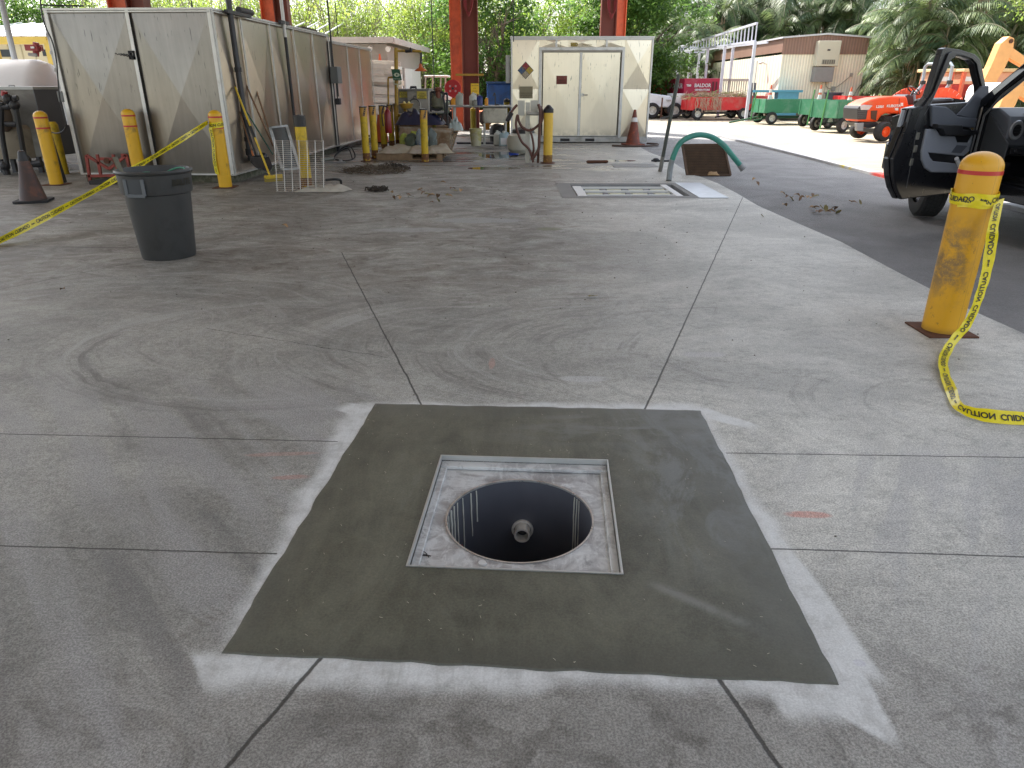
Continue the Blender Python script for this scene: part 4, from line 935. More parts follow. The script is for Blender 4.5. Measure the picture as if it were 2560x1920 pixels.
tool('fork', 'thin brown handled fork with orange collar leaning by the standpipe', (597, 272), (634, 392), 12.7, 12.2, HND, .012, None, (.0, .12, OH))
tool('spade', 'black handled spade with dark blade leaning by the standpipe', (604, 275), (640, 390), 12.75, 12.1, BLK, .016, 'shovel')
tool('scoop_shovel', 'second dark bladed shovel standing behind the spade', (606, 272), (655, 395), 12.8, 12.2, DSTL, .014, 'shovel')
# white framed screen panel
o_ = [at(675, 319, 12.75), at(716, 314, 12.95), at(748, 420, 12.3), at(706, 424, 12.1)]
t = thing('screen_panel', 'grey mesh screen with a white frame leaning behind the wire rack', 'screen', (o_[3].x, o_[3].y, 0)); o_ = [v - t.location for v in o_]
m = MB()
for k in range(4): m.bar(o_[k], o_[(k + 1) % 4], .05, .03)
m.build('frame', M('grubby_white', (.5, .52, .52), .6, dirt=(.2, .2, .18)), t, smooth=0); m = MB(); m.add(o_, [(0, 1, 2, 3)]); m.build('mesh', M('grey_mesh', (.13, .14, .14), .6, var=.3, vs=60), t, solid=.006)
# wire shelf rack
WR = M('chrome_wire', (.5, .48, .45), .35, metal=.8, var=.2)
a_ = gp(690, 480); b_ = gp(812, 480); tl = at(683, 352, a_.y + .12); trr = at(811, 353, a_.y + .12)
t = thing('wire_shelf', 'chrome wire shelf standing upright against the capped yellow bollard', 'wire shelf', a_)
m = MB(); nh = 27
for i in range(nh):
    f = i / (nh - 1); p = Vector((0, 0, .01)).lerp(tl - a_, f); q = (b_ - a_ + Vector((0, 0, .01))).lerp(trr - a_, f)
    m.tube([p, q], .0042 if i not in (0, nh - 1) else .006, 5)
m.build('wires', WR, t)
m = MB()
for k in range(7):
    f = (k + .15) / 6.3; p = Vector((0, .008, 0)).lerp(b_ - a_, f); q = (tl - a_).lerp(trr - a_, f); q += (q - p) * .015; m.tube([p, q], .0055, 5)
m.build('crossbars', WR, t)
# cloth sheet: crumpled grid
def cloth(name, c, w, d, h, mat, label, cat, n=16, seed=1, rz=0):
    m = MB(); vs = []
    for j in range(n + 1):
        for i in range(n + 1):
            u, v = i / n - .5, j / n - .5
            hh = h * (max(0, 1 - (2 * u) ** 4) * max(0, 1 - (2 * v) ** 4)) * (.6 + .9 * abs(mnoise.noise(Vector((u * 5 + seed, v * 5, seed))))) + .006
            e = 1 + .18 * mnoise.noise(Vector((u * 3, v * 3 + seed, 9))); vs.append((u * w * e, v * d * e, hh))
    m.add(vs, [(j * (n + 1) + i, j * (n + 1) + i + 1, (j + 1) * (n + 1) + i + 1, (j + 1) * (n + 1) + i) for j in range(n) for i in range(n)])
    o = m.build(name, mat, smooth=70, label=label, cat=cat); o.location = c; o.rotation_euler = (0, 0, rz); return o
CLOTH = M('beige_cloth', (.42, .39, .33), .9, var=.2, dirt=(.25, .22, .18))
q = gp(798, 479); cloth('drop_cloth', q + Vector((.05, .1, 0)), .75, .38, .09, CLOTH, 'crumpled beige cloth lying at the foot of the wire rack', 'cloth', seed=4)
MB().tube(curve_pts([gp(815, 450, .08), gp(835, 448, .1), gp(850, 450, .08), gp(853, 458, .02)]), .02, 8).build('black_pipe_elbow', BLK, label='short black pipe elbow poking out right of the wire rack', cat='pipe')
# nozzle with black hose loops
q = gp(845, 405)
t = thing('spray_lance', 'spray lance with black hose loops lying on the floor by the annex', 'spray lance', q)
MB().tube([(-.35, -.1, .04), (-.1, .05, .07)], .045, 10).build('lance', M('lance_grey', (.2, .2, .17), .5, metal=.4), t)
m = MB(); m.tube(curve_pts([(-.1, .05, .08), (.05, .2, .25), (.25, .15, .3), (.36, .05, .1), (.2, -.05, .03), (-.05, 0, .05)]), .014, 6); m.tube(curve_pts([(-.1, .02, .07), (.02, .2, .2), (.2, .2, .25), (.3, .05, .06)]), .012, 6); m.build('hose', BLK, t)
m = MB(); m.ell((.1, -.18, .04), (.04, .04, .035)); m.tube([(-.3, -.22, .015), (.2, -.2, .015)], .02, 8); m.build('fitting', STL, t)
# vine heap
def sticks(name, c, rx, ry, h, n, mats, label, cat, r=.006, L=.35, seed=1, curl=.12):
    random.seed(seed)
    ms = [MB() for _ in mats]
    for k in range(n):
        a = random.uniform(0, 6.28); rr = math.sqrt(random.random()); px = rx * rr * math.cos(a); py = ry * rr * math.sin(a); z_ = random.uniform(.0, h) * (1 - rr * .8) + .01
        d = random.uniform(0, 6.28); l_ = L * random.uniform(.4, 1.1); pts = []
        for i in range(5):
            f = i / 4 - .5; pts.append((px + l_ * f * math.cos(d) + random.uniform(-curl, curl) * .3, py + l_ * f * math.sin(d) + random.uniform(-curl, curl) * .3, max(.008, z_ + random.uniform(-.03, .04))))
        ms[k % len(mats)].tube(pts, r * random.uniform(.5, 1.2), 4)
    return [m.build(name, mt, kind='stuff', label=label, cat=cat) for m, mt in zip(ms, mats)]
TW = M('twig_brown', (.13, .10, .07), .9, var=.5, vs=10); TW2 = M('twig_pale', (.26, .22, .16), .9)
q = gp(935, 430)
for o in sticks('twig_heap', q, .62, .42, .16, 170, [TW], 'heap of dead brown vines on the bay floor in front of the annex', 'vine heap', seed=3): o.location = q
q = gp(985, 424)
for o in sticks('twig_heap', q, .28, .2, .15, 90, [M('dark_root', (.05, .04, .03), .9)], 'small dark root clump at the right end of the vine heap', 'root clump', r=.009, L=.2, seed=5): o.location = q
q = gp(945, 477)
for o in sticks('bark_scrap', q, .16, .09, .05, 50, [M('dark_root', (.05, .04, .03), .9)], 'dark lump of bark on the floor in front of the vine heap', 'bark', r=.01, L=.12, seed=6): o.location = q
# leaves (each one an object)
LFM = [M('dry_leaf_tan', (.38, .24, .12), .8, var=.3, vs=20), M('dry_leaf_brown', (.2, .12, .07), .8, var=.3, vs=20), M('dry_leaf_olive', (.24, .2, .08), .8, var=.3)]
def leaf_mesh(seed):
    random.seed(seed); m = MB(); vs = []; n = 6
    for i in range(n + 1):
        f = i / n; w_ = .5 * math.sin(math.pi * (f * .92 + .04)) ** .8
        c = .28 * math.sin(f * 3 + seed); vs += [(f - .5, -w_ * .55, c + .18 * w_ + random.uniform(-.04, .06)), (f - .5, 0, c * .7), (f - .5, w_ * .55, c + .25 * w_ + random.uniform(-.04, .06))]
    m.add(vs, [(3 * i + k, 3 * i + k + 1, 3 * i + 4 + k, 3 * i + 3 + k) for i in range(n) for k in (0, 1)]); return m
LM = []
for k in range(3):
    o = leaf_mesh(k).build('fallen_leaf', LFM[k], smooth=60); LM.append(o.data); bpy.data.objects.remove(o)
def leaves(spots, group, labels, sz=.07, zz=.0):
    for k, (px, py) in enumerate(spots):
        v = gp(px, py, zz); o = bpy.data.objects.new('fallen_leaf', LM[k % 3]); sc.collection.objects.link(o); s_ = sz * random.uniform(.7, 1.2)
        o.scale = (s_, s_, s_ * .8); o.location = (v.x, v.y, zz + s_ * .3); o.rotation_euler = (random.uniform(-.4, .4), random.uniform(-.4, .4), random.uniform(0, 6.3))
        tag(o, labels[k] if isinstance(labels, (list, tuple)) else labels, 'leaf', group)
random.seed(8)
leaves([(980, 486), (985, 498), (992, 496), (1000, 499), (1021, 490), (1027, 494), (1052, 477), (1058, 487), (1072, 490), (1078, 497), (1095, 496), (1118, 491), (1125, 495), (1132, 478), (1138, 481), (1152, 482), (1078, 510), (1096, 505), (1108, 461), (1050, 481)], 'dry leaves scattered mid floor', 'curled dry brown leaf in the scatter at the middle of the bay floor', .105)
leaves([(713, 571), (158, 729), (1482, 746), (470, 497)], 'single leaves', ['brown leaf lying alone on the floor right of the trash can', 'brown leaf lying alone on the left floor below the trash can', 'tan leaf lying alone midway between the drain and the patch', 'tan leaf lying on the floor behind the trash can'], .075)
leaves([(1955 + 12 * k % 75, 488 + (k * 7) % 15) for k in range(9)] + [(2018, 497), (2030, 492), (2038, 494), (2006, 498)], 'dry leaves on the asphalt lane', 'dry tan leaf in the far cluster on the asphalt lane', .09, -.02)
leaves([(2030 + (k * 13) % 70, 526 + (k * 9) % 18) for k in range(12)] + [(2125, 508), (2135, 512), (2150, 510)], 'dry leaves on the asphalt lane by the tyre', 'dry tan leaf on the asphalt in the cluster left of the pickup tyre', .09, -.02)
leaves([(1885, 453), (1893, 464), (1908, 546), (1961, 520), (2395, 730)], 'green leaves on the pavement', ['pale leaf on the asphalt right of the upright grate', 'green leaf on the asphalt right of the upright grate', 'small green leaf on the concrete by the asphalt edge', 'dark curled leaf on the asphalt edge', 'pale green leaf on the asphalt behind the right bollard'], .09, -.018)
# ---------------------------------------------------------------- bent green hose, pipe stub and grate near the drain
q = gp(1672, 450); hp = [gp(1672, 452), at(1676, 420, q.y), at(1683, 392, q.y), at(1697, 362, q.y), at(1718, 345, q.y + .02), at(1748, 337, q.y + .04), at(1780, 343, q.y + .06), at(1808, 362, q.y + .05), at(1830, 388, q.y), at(1852, 415, q.y)]
t = thing('suction_hose', 'green suction hose standing up from the drain and bending over in an arch', 'hose', q)
HG = M('green_hose', (.05, .26, .2), .45, dirt=(.12, .2, .18), damt=.35)
c_ = [p - q for p in curve_pts(hp, 8)]; cut = 14
m = MB(); m.tube(c_[cut:], .045, 14); m.build('hose', HG, t)
m = MB(); m.tube(c_[:cut + 1], .047, 14); m.build('dusty_lower_hose', M('dusty_hose', (.25, .27, .27), .8, var=.3, vs=15), t)
e = c_[-1]; d = (c_[-1] - c_[-3]).normalized(); m = MB(); m.tube([e - d * .03, e + d * .05], .052, 14); m.tube([e + d * .05, e + d * .07], .06, 14); m.build('coupling', STL, t)
q = gp(1650, 429); tp = at(1697, 186, q.y)
t = thing('suction_pipe', 'tall leaning dark pipe standing out of the floor behind the green hose', 'pipe', q)
b_ = tp - q; MB().tube([b_ * .14, b_], .033, 12).build('upper_pipe', M('olive_dark_pipe', (.05, .06, .05), .5, var=.4, vs=10), t)
MB().tube([(0, 0, 0), b_ * .16], .037, 12).build('lower_sleeve', M('dusty_pipe', (.22, .22, .2), .8, dirt=(.12, .1, .07)), t)
q0, q1 = gp(1718, 438), gp(1826, 438); tl = at(1706, 362, q0.y + .35); tr_ = at(1809, 361, q0.y + .35)
t = thing('floor_grate', 'rusty slotted floor grate propped upright on the asphalt behind the green hose', 'grate', q0); a, b_, c, d = Vector((0, 0, 0)), q1 - q0, tr_ - q0, tl - q0
GR = M('rusty_grate', (.1, .06, .035), .7, var=.45, vs=10, metal=.3)
m = MB()
for (p, r_) in ((a, b_), (b_, c), (c, d), (d, a)): m.bar(p, r_, .04, .03)
m.build('frame', GR, t, smooth=0)
m = MB()
for i in range(1, 19): f = i / 19; m.bar(a.lerp(d, f), b_.lerp(c, f), .021, .012, up=(0, 1, 0))
m.build('slats', GR, t, smooth=0)
m = MB(); bk_ = Vector((0, .035, 0)); m.add([a + bk_, b_ + bk_, c + bk_, d + bk_], [(0, 1, 2, 3)]); m.build('dark_backing', M('gap_dark', (.02, .014, .01), .9, var=.5), t, smooth=0, solid=.01)  # dark sheet added behind the slats so the gaps read as shaded
cloth('torn_leaf', gp(1778, 436) + Vector((0, -.12, 0)), .2, .12, .07, LFM[0], 'big torn tan leaf at the foot of the upright grate', 'leaf', 6, 2)
# flush grate further back
a, b_ = gp(1528, 410), gp(1632, 417); 
t = thing('floor_drain_grate', 'long flush slotted drain grate in the floor before the storage box', 'drain grate', (a.x, a.y, 0))
m = MB(); W_ = b_.x - a.x + .1
m.b2(0, -.62, .001, W_, .0, .004); m.build('void', SEAM, t, smooth=0)
m = MB()
for k in range(27): x_ = W_ * k / 26; m.b2(x_ - .012, -.62, .004, x_ + .012, 0, .009)
m.b2(0, -.64, .004, W_, -.61, .0095); m.b2(0, -.01, .004, W_, .02, .0095); m.build('bars', M('grate_bar_grey', (.34, .34, .33), .6), t, smooth=0)
q = gp(1495, 408); m = MB(); m.tube([(-.2, 0, .03), (.15, .03, .03)], .03, 8); m.ell((.17, .03, .03), (.05, .05, .03)); m.ell((-.2, 0, .03), (.05, .04, .03)); o = m.build('broken_bracket', RUST, label='rusty broken bracket on the floor left of the flush drain grate', cat='bracket'); o.location = q
q = gp(1640, 405); m = MB(); m.tube([(-.1, 0, .03), (.3, .03, .02)], .02, 8); m.ell((0, .03, .04), (.07, .05, .04)); o = m.build('hose_fitting', BLK, label='black hose fitting on the floor by the tall leaning pipe', cat='fitting'); o.location = q
# ---------------------------------------------------------------- centre: wash-down corner
def T(name, label, cat, px, py, Y=None, z=0, group=None, rz=0):
    v = gp(px, py) if Y is None else Vector((at(px, py, Y).x, Y, 0)); v.z = z
    return thing(name, label, cat, v, rz, group)
def L(t, px, py, Y): return at(px, py, Y) - t.location
def R2(m, t, x0, y0, x1, y1, Y, d=.02):          # box whose face covers the rectangle at depth Y
    a, b = L(t, x0, y1, Y), L(t, x1, y0, Y); return m.b2(a.x, a.y, a.z, b.x, a.y + d, b.z)
OCH = M('ochre_pipe', (.42, .26, .03), .5, dirt=(.2, .13, .04), damt=.45, ds=12)
sh = T('safety_shower', 'ochre emergency shower pipe with orange head, green sign and eye wash bowl', 'safety shower', 991, 300, 18)
m = MB(); m.tube([L(sh, 992, 330, 18), L(sh, 990, 119, 18)], .045, 12); m.tube([L(sh, 990, 127, 18), L(sh, 1050, 128, 18), L(sh, 1053, 131, 18)], .028, 10)
m.tube([L(sh, 984, 193, 18), L(sh, 971, 194, 18), L(sh, 970, 199, 18), L(sh, 971, 262, 18)], .022, 8); m.tube([L(sh, 1012, 268, 17.9), L(sh, 1015, 283, 17.9), L(sh, 1010, 288, 17.9), L(sh, 996, 288, 18)], .04, 10)
m.build('pipework', OCH, sh)
MB().tube([L(sh, 1053, 131, 18), L(sh, 1052, 166, 18)], .025, 8).build('drop_pipe', BLK, sh)
c = L(sh, 1052, 178, 18); MB().lathe([(.15, 0), (.13, .03), (.05, .08), (.03, .15), (.03, .16)], c, 20).build('shower_head', CONE_O if 0 else M('shower_orange', (.5, .11, .02), .5), sh)
MB().lathe([(.06, -.06), (.12, -.05), (.17, .05), (.165, .055), (.1, .0), (.001, -.01)], L(sh, 1016, 265, 17.8), 24, seg='open').build('eye_wash_bowl', M('ochre_bowl', (.45, .27, .05), .4), sh)
m = MB()
for dx in (-.05, .06): m.ell(L(sh, 1016, 258, 17.8) + Vector((dx, 0, 0)), (.035, .035, .04), 10, 6)
m.build('spray_heads', M('lemon_cap', (.7, .6, .2), .5), sh)
m = MB(); m.tube([L(sh, 1014, 128, 17.95), L(sh, 1030, 127, 17.9)], .035, 8); m.tube([L(sh, 1024, 127, 17.9), L(sh, 1027, 119, 17.9)], .02, 6); m.build('valve_handle', BLK, sh)
a, b = L(sh, 983, 201, 17.9), L(sh, 1001, 173, 17.9)
sg = MB().prism([(a.x, a.z), (b.x + .02, a.z - .0), (b.x - .02, b.z), (a.x - .03, b.z)], (0, a.y, 0), (1, 0, 0), UP, (0, 1, 0), .01).build('green_sign', M('sign_green', (.015, .09, .045), .5), sh, smooth=0)
cx_ = (a.x + b.x) / 2; cz = b.z - .12; WG = M('sign_cream', (.55, .6, .45), .6)
m = MB(); m.add([(cx_ + .07 * math.cos(k * .3927) * 1.0, a.y - .004, cz + .045 * math.sin(k * .3927) * abs(math.sin(k * .3927)) ** .3) for k in range(16)], [tuple(range(16))]); m.build('eye_symbol', WG, sg, smooth=0)
MB().cyl((cx_, a.y - .006, cz), (cx_, a.y - .009, cz), .02, n=14).build('pupil', M('sign_green', (0, 0, 0)), sg)
m = MB(); m.tube([(cx_ - .09, a.y - .005, cz - .13), (cx_ - .07, a.y - .005, cz - .2), (cx_ - .02, a.y - .005, cz - .2)], .014, 6); m.tube([(cx_ + .09, a.y - .005, cz - .13), (cx_ + .07, a.y - .005, cz - .2), (cx_ + .02, a.y - .005, cz - .2)], .014, 6); m.tube([(cx_, a.y - .005, cz - .19), (cx_, a.y - .005, cz - .27)], .014, 6); m.build('spray_symbol', WG, sg)
text('lettering', 'EYE WASH', .035, WG, sg, TM((cx_, a.y - .006, a.z + .03), (1, 0, 0), UP), .0005)
ex = T('fire_extinguisher', 'red fire extinguisher hung on the striped bollards left of the eye wash', 'fire extinguisher', 972, 334, 16.9, at(972, 333, 16.9).z)
MB().lathe([(.001, 0), (.07, 0), (.078, .03), (.078, .42), (.05, .48), (.025, .5), (.025, .55)], n=20).build('cylinder', M('extinguisher_red', (.2, .008, .012), .35), ex)
m = MB(); m.tube(curve_pts([(.02, -.02, .55), (-.07, -.04, .56), (-.12, -.03, .4), (-.11, -.02, .15)]), .014, 8); m.bar((-.03, 0, .57), (.1, 0, .6), .03, .015); m.build('hose_and_lever', BLK, ex)
# machine cabinets with yellow labels
GCAB = M('greige_cabinet', (.25, .23, .2), .5, dirt=(.16, .15, .12), damt=.42)
cab = T('pump_cabinet', 'greige pump cabinet carrying yellow caution labels', 'cabinet', 1034, 360, 19.2)
m = MB(); R2(m, cab, 998, 222, 1023.5, 350, 19.2, .9); m.build('left_cabinet', GCAB, cab, smooth=0, bevel=.01)
m = MB(); R2(m, cab, 1024, 222, 1070, 350, 19.1, 1.0); m.build('right_cabinet', M('greige_light', (.33, .31, .27), .5, dirt=(.2, .19, .16), damt=.4), cab, smooth=0, bevel=.01)
m = MB(); R2(m, cab, 996, 226 - 4, 1071, 226, 19.05, 1.1); m.build('lid', M('lid_grey', (.2, .19, .18), .5), cab, smooth=0)
m = MB(); m.tube([L(cab, 1027, 222, 19.4), L(cab, 1027, 218, 19.4), L(cab, 1040, 218, 19.4), L(cab, 1040, 222, 19.4)], .03, 8); m.build('lid_handle', DSTL, cab)
YS = M('yellow_label', (.68, .55, .06), .5, dirt=(.5, .4, .1))
for (x0, y0, x1, y1, Y, rows) in ((999, 229, 1020, 244, 19.18, (('CAUTION', .1), ('DO NOT USE', .06), ('THIS UNIT', .06))), (1043, 228, 1066, 247, 19.08, (('CAUTION', .06), ('KEEP HANDS CLEAR', .045), ('DANGER', .07), ('AUTHORIZED ONLY', .045)))):
    m = MB(); R2(m, cab, x0, y0, x1, y1, Y, .01); lb = m.build('caution_label', YS, cab, smooth=0)
    c0, c1 = L(cab, x0, y1, Y), L(cab, x1, y0, Y)
    for i, (t_, s_) in enumerate(rows): text('lettering', t_, s_ * .8, INK, lb, TM(((c0.x + c1.x) / 2, Y - .004 - cab.location.y, c1.z - .055 - i * (c1.z - c0.z - .03) / len(rows)), (1, 0, 0), UP), .0005, xs=.62)
m = MB(); m.tube([L(cab, 1022 + 14 + 13 * math.cos(R(a)), 262 - 15 * math.sin(R(a)), 18.9) for a in range(-10, 195, 15)], .016, 6); m.tube([L(cab, 1034, 247, 18.9), L(cab, 1035, 241, 18.9), L(cab, 1040, 241, 18.9)], .02, 6); m.build('hose_loop', M('worn_hose', (.12, .11, .1), .6), cab)
m = MB(); c = L(cab, 1035, 264, 19.0); m.tube([c + Vector((0, -.06, 0)), c + Vector((0, .1, 0))], .17, 24); m.build('round_hatch', M('hatch_grey', (.4, .38, .33), .5, dirt=(.25, .24, .2)), cab)
bc = T('backup_cabinet', 'narrow pale cabinet behind the yellow labelled one', 'cabinet', 1075, 340, 20.4)
m = MB(); R2(m, bc, 1066, 226, 1081, 345, 20.4, .5); m.build('cabinet', M('pinkish_grey', (.35, .32, .32), .5), bc, smooth=0)
# pump and hoses on a shelf
pm = T('chemical_pump', 'tangle of pump, glass bowl and black hoses on a shelf right of the labelled cabinet', 'pump', 1092, 340, 17.6)
m = MB()
for p in ([(1077, 230), (1077, 284), (1074, 297)], [(1077, 230), (1093, 230), (1108, 232), (1108, 244)], [(1079, 260), (1090, 262)], [(1078, 272), (1095, 275), (1108, 270)], [(1108, 232), (1112, 235), (1117, 234), (1118, 250), (1118, 278), (1119, 314)]): m.tube(curve_pts([L(pm, a, b, 17.6) for a, b in p], 4), .026, 8)
m.tube(curve_pts([L(pm, *p, 17.55) for p in ((1108, 244), (1112, 262), (1113, 278), (1106, 294), (1101, 312))], 5), .022, 8)
m.build('black_hose', BLK, pm)
m = MB(); m.lathe([(.09, 0), (.16, .05), (.17, .22), (.1, .34), (.05, .4)], L(pm, 1093, 272, 17.7), 16); m.build('pump_body', M('olive_iron', (.12, .12, .08), .6, var=.5, vs=12), pm)
m = MB(); R2(m, pm, 1098, 238, 1106, 270, 17.8, .1); m.build('sight_glass', M('dull_glass', (.25, .26, .24), .3), pm, smooth=0)
m = MB(); m.tube([L(pm, 1095, 246, 17.6), L(pm, 1095, 224, 17.6)], .06, 8); m.ell(L(pm, 1096, 224, 17.6), (.09, .08, .06)); m.build('valve_wheel', M('rust_red', (.15, .05, .03), .7), pm)
m = MB(); R2(m, pm, 1072, 279, 1110, 283, 17.5, .6); m.build('shelf', M('dirty_shelf', (.2, .2, .19), .6), pm, smooth=0)
m = MB(); m.tube([L(pm, 1085, 283, 17.9), L(pm, 1086, 340, 17.9)], .05, 10); m.build('pedestal', M('olive_yellow', (.42, .33, .03)), pm)
# big wrapped carton of waste on a pallet
gq = gp(1075, 386); gb = thing('wrapped_carton', 'big brown stretch wrapped carton with flared open top on a pallet', 'carton', (gq.x, gq.y, 0)); Yg = gq.y
def G_(px, py, dy=0): return at(px, py, Yg + dy) - gb.location
ring = lambda pts: pts
bot = [G_(1006, 378), G_(1122, 383), G_(1132, 366, 1.2), G_(1015, 362, 1.2)]; mid = [G_(1000, 335), G_(1123, 338), G_(1144, 330, 1.3), G_(1010, 325, 1.3)]; top = [G_(999, 312), G_(1127, 322), G_(1149, 316, 1.3), G_(1020, 305, 1.3)]
m = MB(); n = 8
def subd(r): 
    out = []
    for k in range(4):
        for i in range(n): out.append(r[k].lerp(r[(k + 1) % 4], i / n))
    return out
rr = []
for f in range(9):
    a = f / 8; base = [p.lerp(q, min(1, a * 2)) if a <= .5 else q.lerp(s_, (a - .5) * 2) for p, q, s_ in zip(bot, mid, top)]
    rr += [p + Vector((.05 * mnoise.noise(p * 3 + Vector((f, 0, 0))), .06 * mnoise.noise(p * 4), .02 * mnoise.noise(p * 2))) for p in subd(base)]
N4 = 4 * n; m.add(rr, [(j * N4 + i, j * N4 + (i + 1) % N4, (j + 1) * N4 + (i + 1) % N4, (j + 1) * N4 + i) for j in range(8) for i in range(N4)])
WRAP = M('stretch_wrapped_card', (.24, .15, .085), .25, var=.3, vs=4, dirt=(.34, .28, .2), damt=.45, ds=3, bump=.8, bs=14)
m.build('carton_wall', WRAP, gb, smooth=60, solid=.02)
m = MB(); m.add([p - Vector((0, 0, .12)) for p in subd(top)], [tuple(range(N4))]); m.build('contents', M('dark_void', (.05, .04, .04), .9), gb)
MB().b2(bot[0].x, bot[0].y, 0, bot[1].x, bot[1].y + 1.2, .1).build('pallet', WOOD, gb, smooth=0)
tb = at(1049, 311, Yg - .1); cloth('blue_tarp', at(1052, 311, Yg + .3), 1.1, .8, .32, M('navy_tarp', (.012, .015, .045), .4), 'dark navy tarpaulin bundled on top of the brown wrapped carton', 'tarpaulin', seed=9)
cloth('clear_bag', at(1139, 326, Yg + .5), .36, .3, .26, M('clear_bag', (.4, .46, .44), .2), 'crumpled clear plastic bag on the right corner of the wrapped carton', 'bag', seed=12)
def bag(name, label, x0, y0, x1, y1, Y, mat, seed, d=.28, cat='bag', group=None):
    a, b = at(x0, y1, Y), at(x1, y0, Y); c = Vector(((a.x + b.x) / 2, Y, a.z)); w, h = (b.x - a.x) / 2, b.z - a.z
    m = MB(); vs = []; nr, ns = 9, 18
    for j in range(nr):
        f = j / (nr - 1); s_ = (.85 + .2 * math.sin(f * 3)) * (1 if f < .8 else 1 - (f - .8) * 1.8)
        for i in range(ns):
            t_ = 2 * math.pi * i / ns; p = Vector((w * s_ * math.cos(t_) , d / 2 * s_ * math.sin(t_) * (1 - .6 * f), h * f)); p += Vector((1, 1, .6)) * .0 + Vector((mnoise.noise(p * 9 + Vector((seed, 0, 0))), mnoise.noise(p * 9 + Vector((0, seed, 0))), mnoise.noise(p * 7 + Vector((0, 0, seed))) * 1.5)) * .045; vs.append(p)
    m.add(vs, [(j * ns + i, j * ns + (i + 1) % ns, (j + 1) * ns + (i + 1) % ns, (j + 1) * ns + i) for j in range(nr - 1) for i in range(ns)] + [tuple((nr - 1) * ns + i for i in range(ns))])
    o = m.build(name, mat, smooth=60, label=label, cat=cat, group=group); o.location = c; return o
bag('feed_bag', 'lime green plastic bag leaning on the left of the wrapped carton', 1000, 334, 1023, 376, 16.9, M('lime_bag', (.28, .33, .05), .4, dirt=(.1, .14, .06)), 1)
bag('feed_bag', 'dark green and white bag with a curled rim between the lime and blue bags', 1013, 336, 1045, 377, 16.7, M('dark_green_bag', (.06, .085, .06), .4, wear=(.4, .42, .36), wamt=.42, ws=5), 2)
bag('feed_bag', 'tall yellow green bag standing behind the dark green bag', 1026, 327, 1044, 368, 17.0, M('lime_bag', (.28, .33, .05)), 3)
bag('feed_bag', 'grey bag with a blue upper half in front of the wrapped carton', 1042, 324, 1068, 378, 16.6, M('blue_grey_bag', (.25, .3, .33), .4, wear=(.08, .14, .25), wamt=.5, ws=3), 4)
bag('feed_bag', 'tall dark bag with a frayed white edge behind the front striped bollard', 1068, 322, 1091, 378, 16.7, M('dark_white_bag', (.08, .1, .09), .4, wear=(.5, .52, .48), wamt=.4, ws=6), 5)
# pallet with sacks
pq = gp(1003, 401); pal = thing('pallet', 'low wooden pallet under the flat sacks', 'pallet', (pq.x, pq.y, 0)); a = gp(951, 396); w_ = gp(1105, 402).x - a.x
pal.location = (a.x, pq.y + .0, 0); m = MB()
for k in range(3): m.b2(0, k * .5, 0, w_, k * .5 + .1, .035)
for k in range(3): m.b2(0, k * .48, .035, .12, k * .48 + .14, .12).b2(w_ / 2 - .06, k * .48, .035, w_ / 2 + .06, k * .48 + .14, .12).b2(w_ - .12, k * .48, .035, w_, k * .48 + .14, .12)
for k in range(8): m.b2(w_ * k / 8 + .01, 0, .12, w_ * (k + 1) / 8 - .01, 1.1, .14)
m.b2(0, -.01, .03, w_ * .5, .01, .13); m.build('boards', WOOD, pal, smooth=0)
SACK = M('paper_sack', (.36, .32, .24), .7, dirt=(.5, .45, .4), damt=.4, ds=3, wear=(.35, .08, .05), wamt=.32, ws=2.5)
for k, (dx, w2, lb) in enumerate(((.42, .85, 'left'), (.95, .7, 'middle'), (1.3, .6, 'right'))):
    cloth('paper_sack', pal.location + Vector((dx, .45, .14)), w2, .95, .14, SACK, 'flat printed paper sack lying at the %s of the low pallet' % lb, 'sack', 14, 20 + k).rotation_euler[2] = .1 * k
# sink table
tbY = 20.3
tab = T('sink_table', 'steel work table with a white utility sink left of the storage box', 'table', 1195, 360, tbY)
m = MB(); R2(m, tab, 1117, 264, 1278, 268.5, tbY, .75); m.build('table_top', M('zinc_top', (.3, .3, .28), .4, metal=.3), tab, smooth=0, bevel=.01)
a, b = L(tab, 1207, 308, tbY), L(tab, 1268, 272, tbY)
MB().prism([(a.x + .03, a.z), (b.x, a.z), (b.x, b.z + .02), (a.x, b.z + .02), (a.x, a.z + .08)], (0, 0, 0), (1, 0, 0), UP, (0, 1, 0), .6).build('sink_basin', M('stained_sink', (.52, .49, .4), .5, dirt=(.2, .18, .14), damt=.42, ds=3), tab, smooth=0, bevel=.03)
m = MB()
for px in (1211, 1264): m.tube([L(tab, px, 308, tbY + .1), L(tab, px, 362, tbY + .1)], .03, 8)
m.tube([L(tab, 1136, 268, tbY + .1), L(tab, 1136, 330, tbY + .1)], .045, 8); m.tube([L(tab, 1140, 339, tbY + .1), L(tab, 1240, 339, tbY + .1)], .02, 8)
m.build('leg', M('white_leg', (.5, .5, .46), .5), tab)
m = MB(); m.tube(curve_pts([L(tab, 1238, 264, tbY + .3), L(tab, 1238, 240, tbY + .3), L(tab, 1236, 233, tbY + .25), L(tab, 1233, 240, tbY + .2)], 5), .014, 8); m.ell(L(tab, 1243, 263, tbY + .3), (.06, .03, .03)); m.build('tap', DSTL, tab)
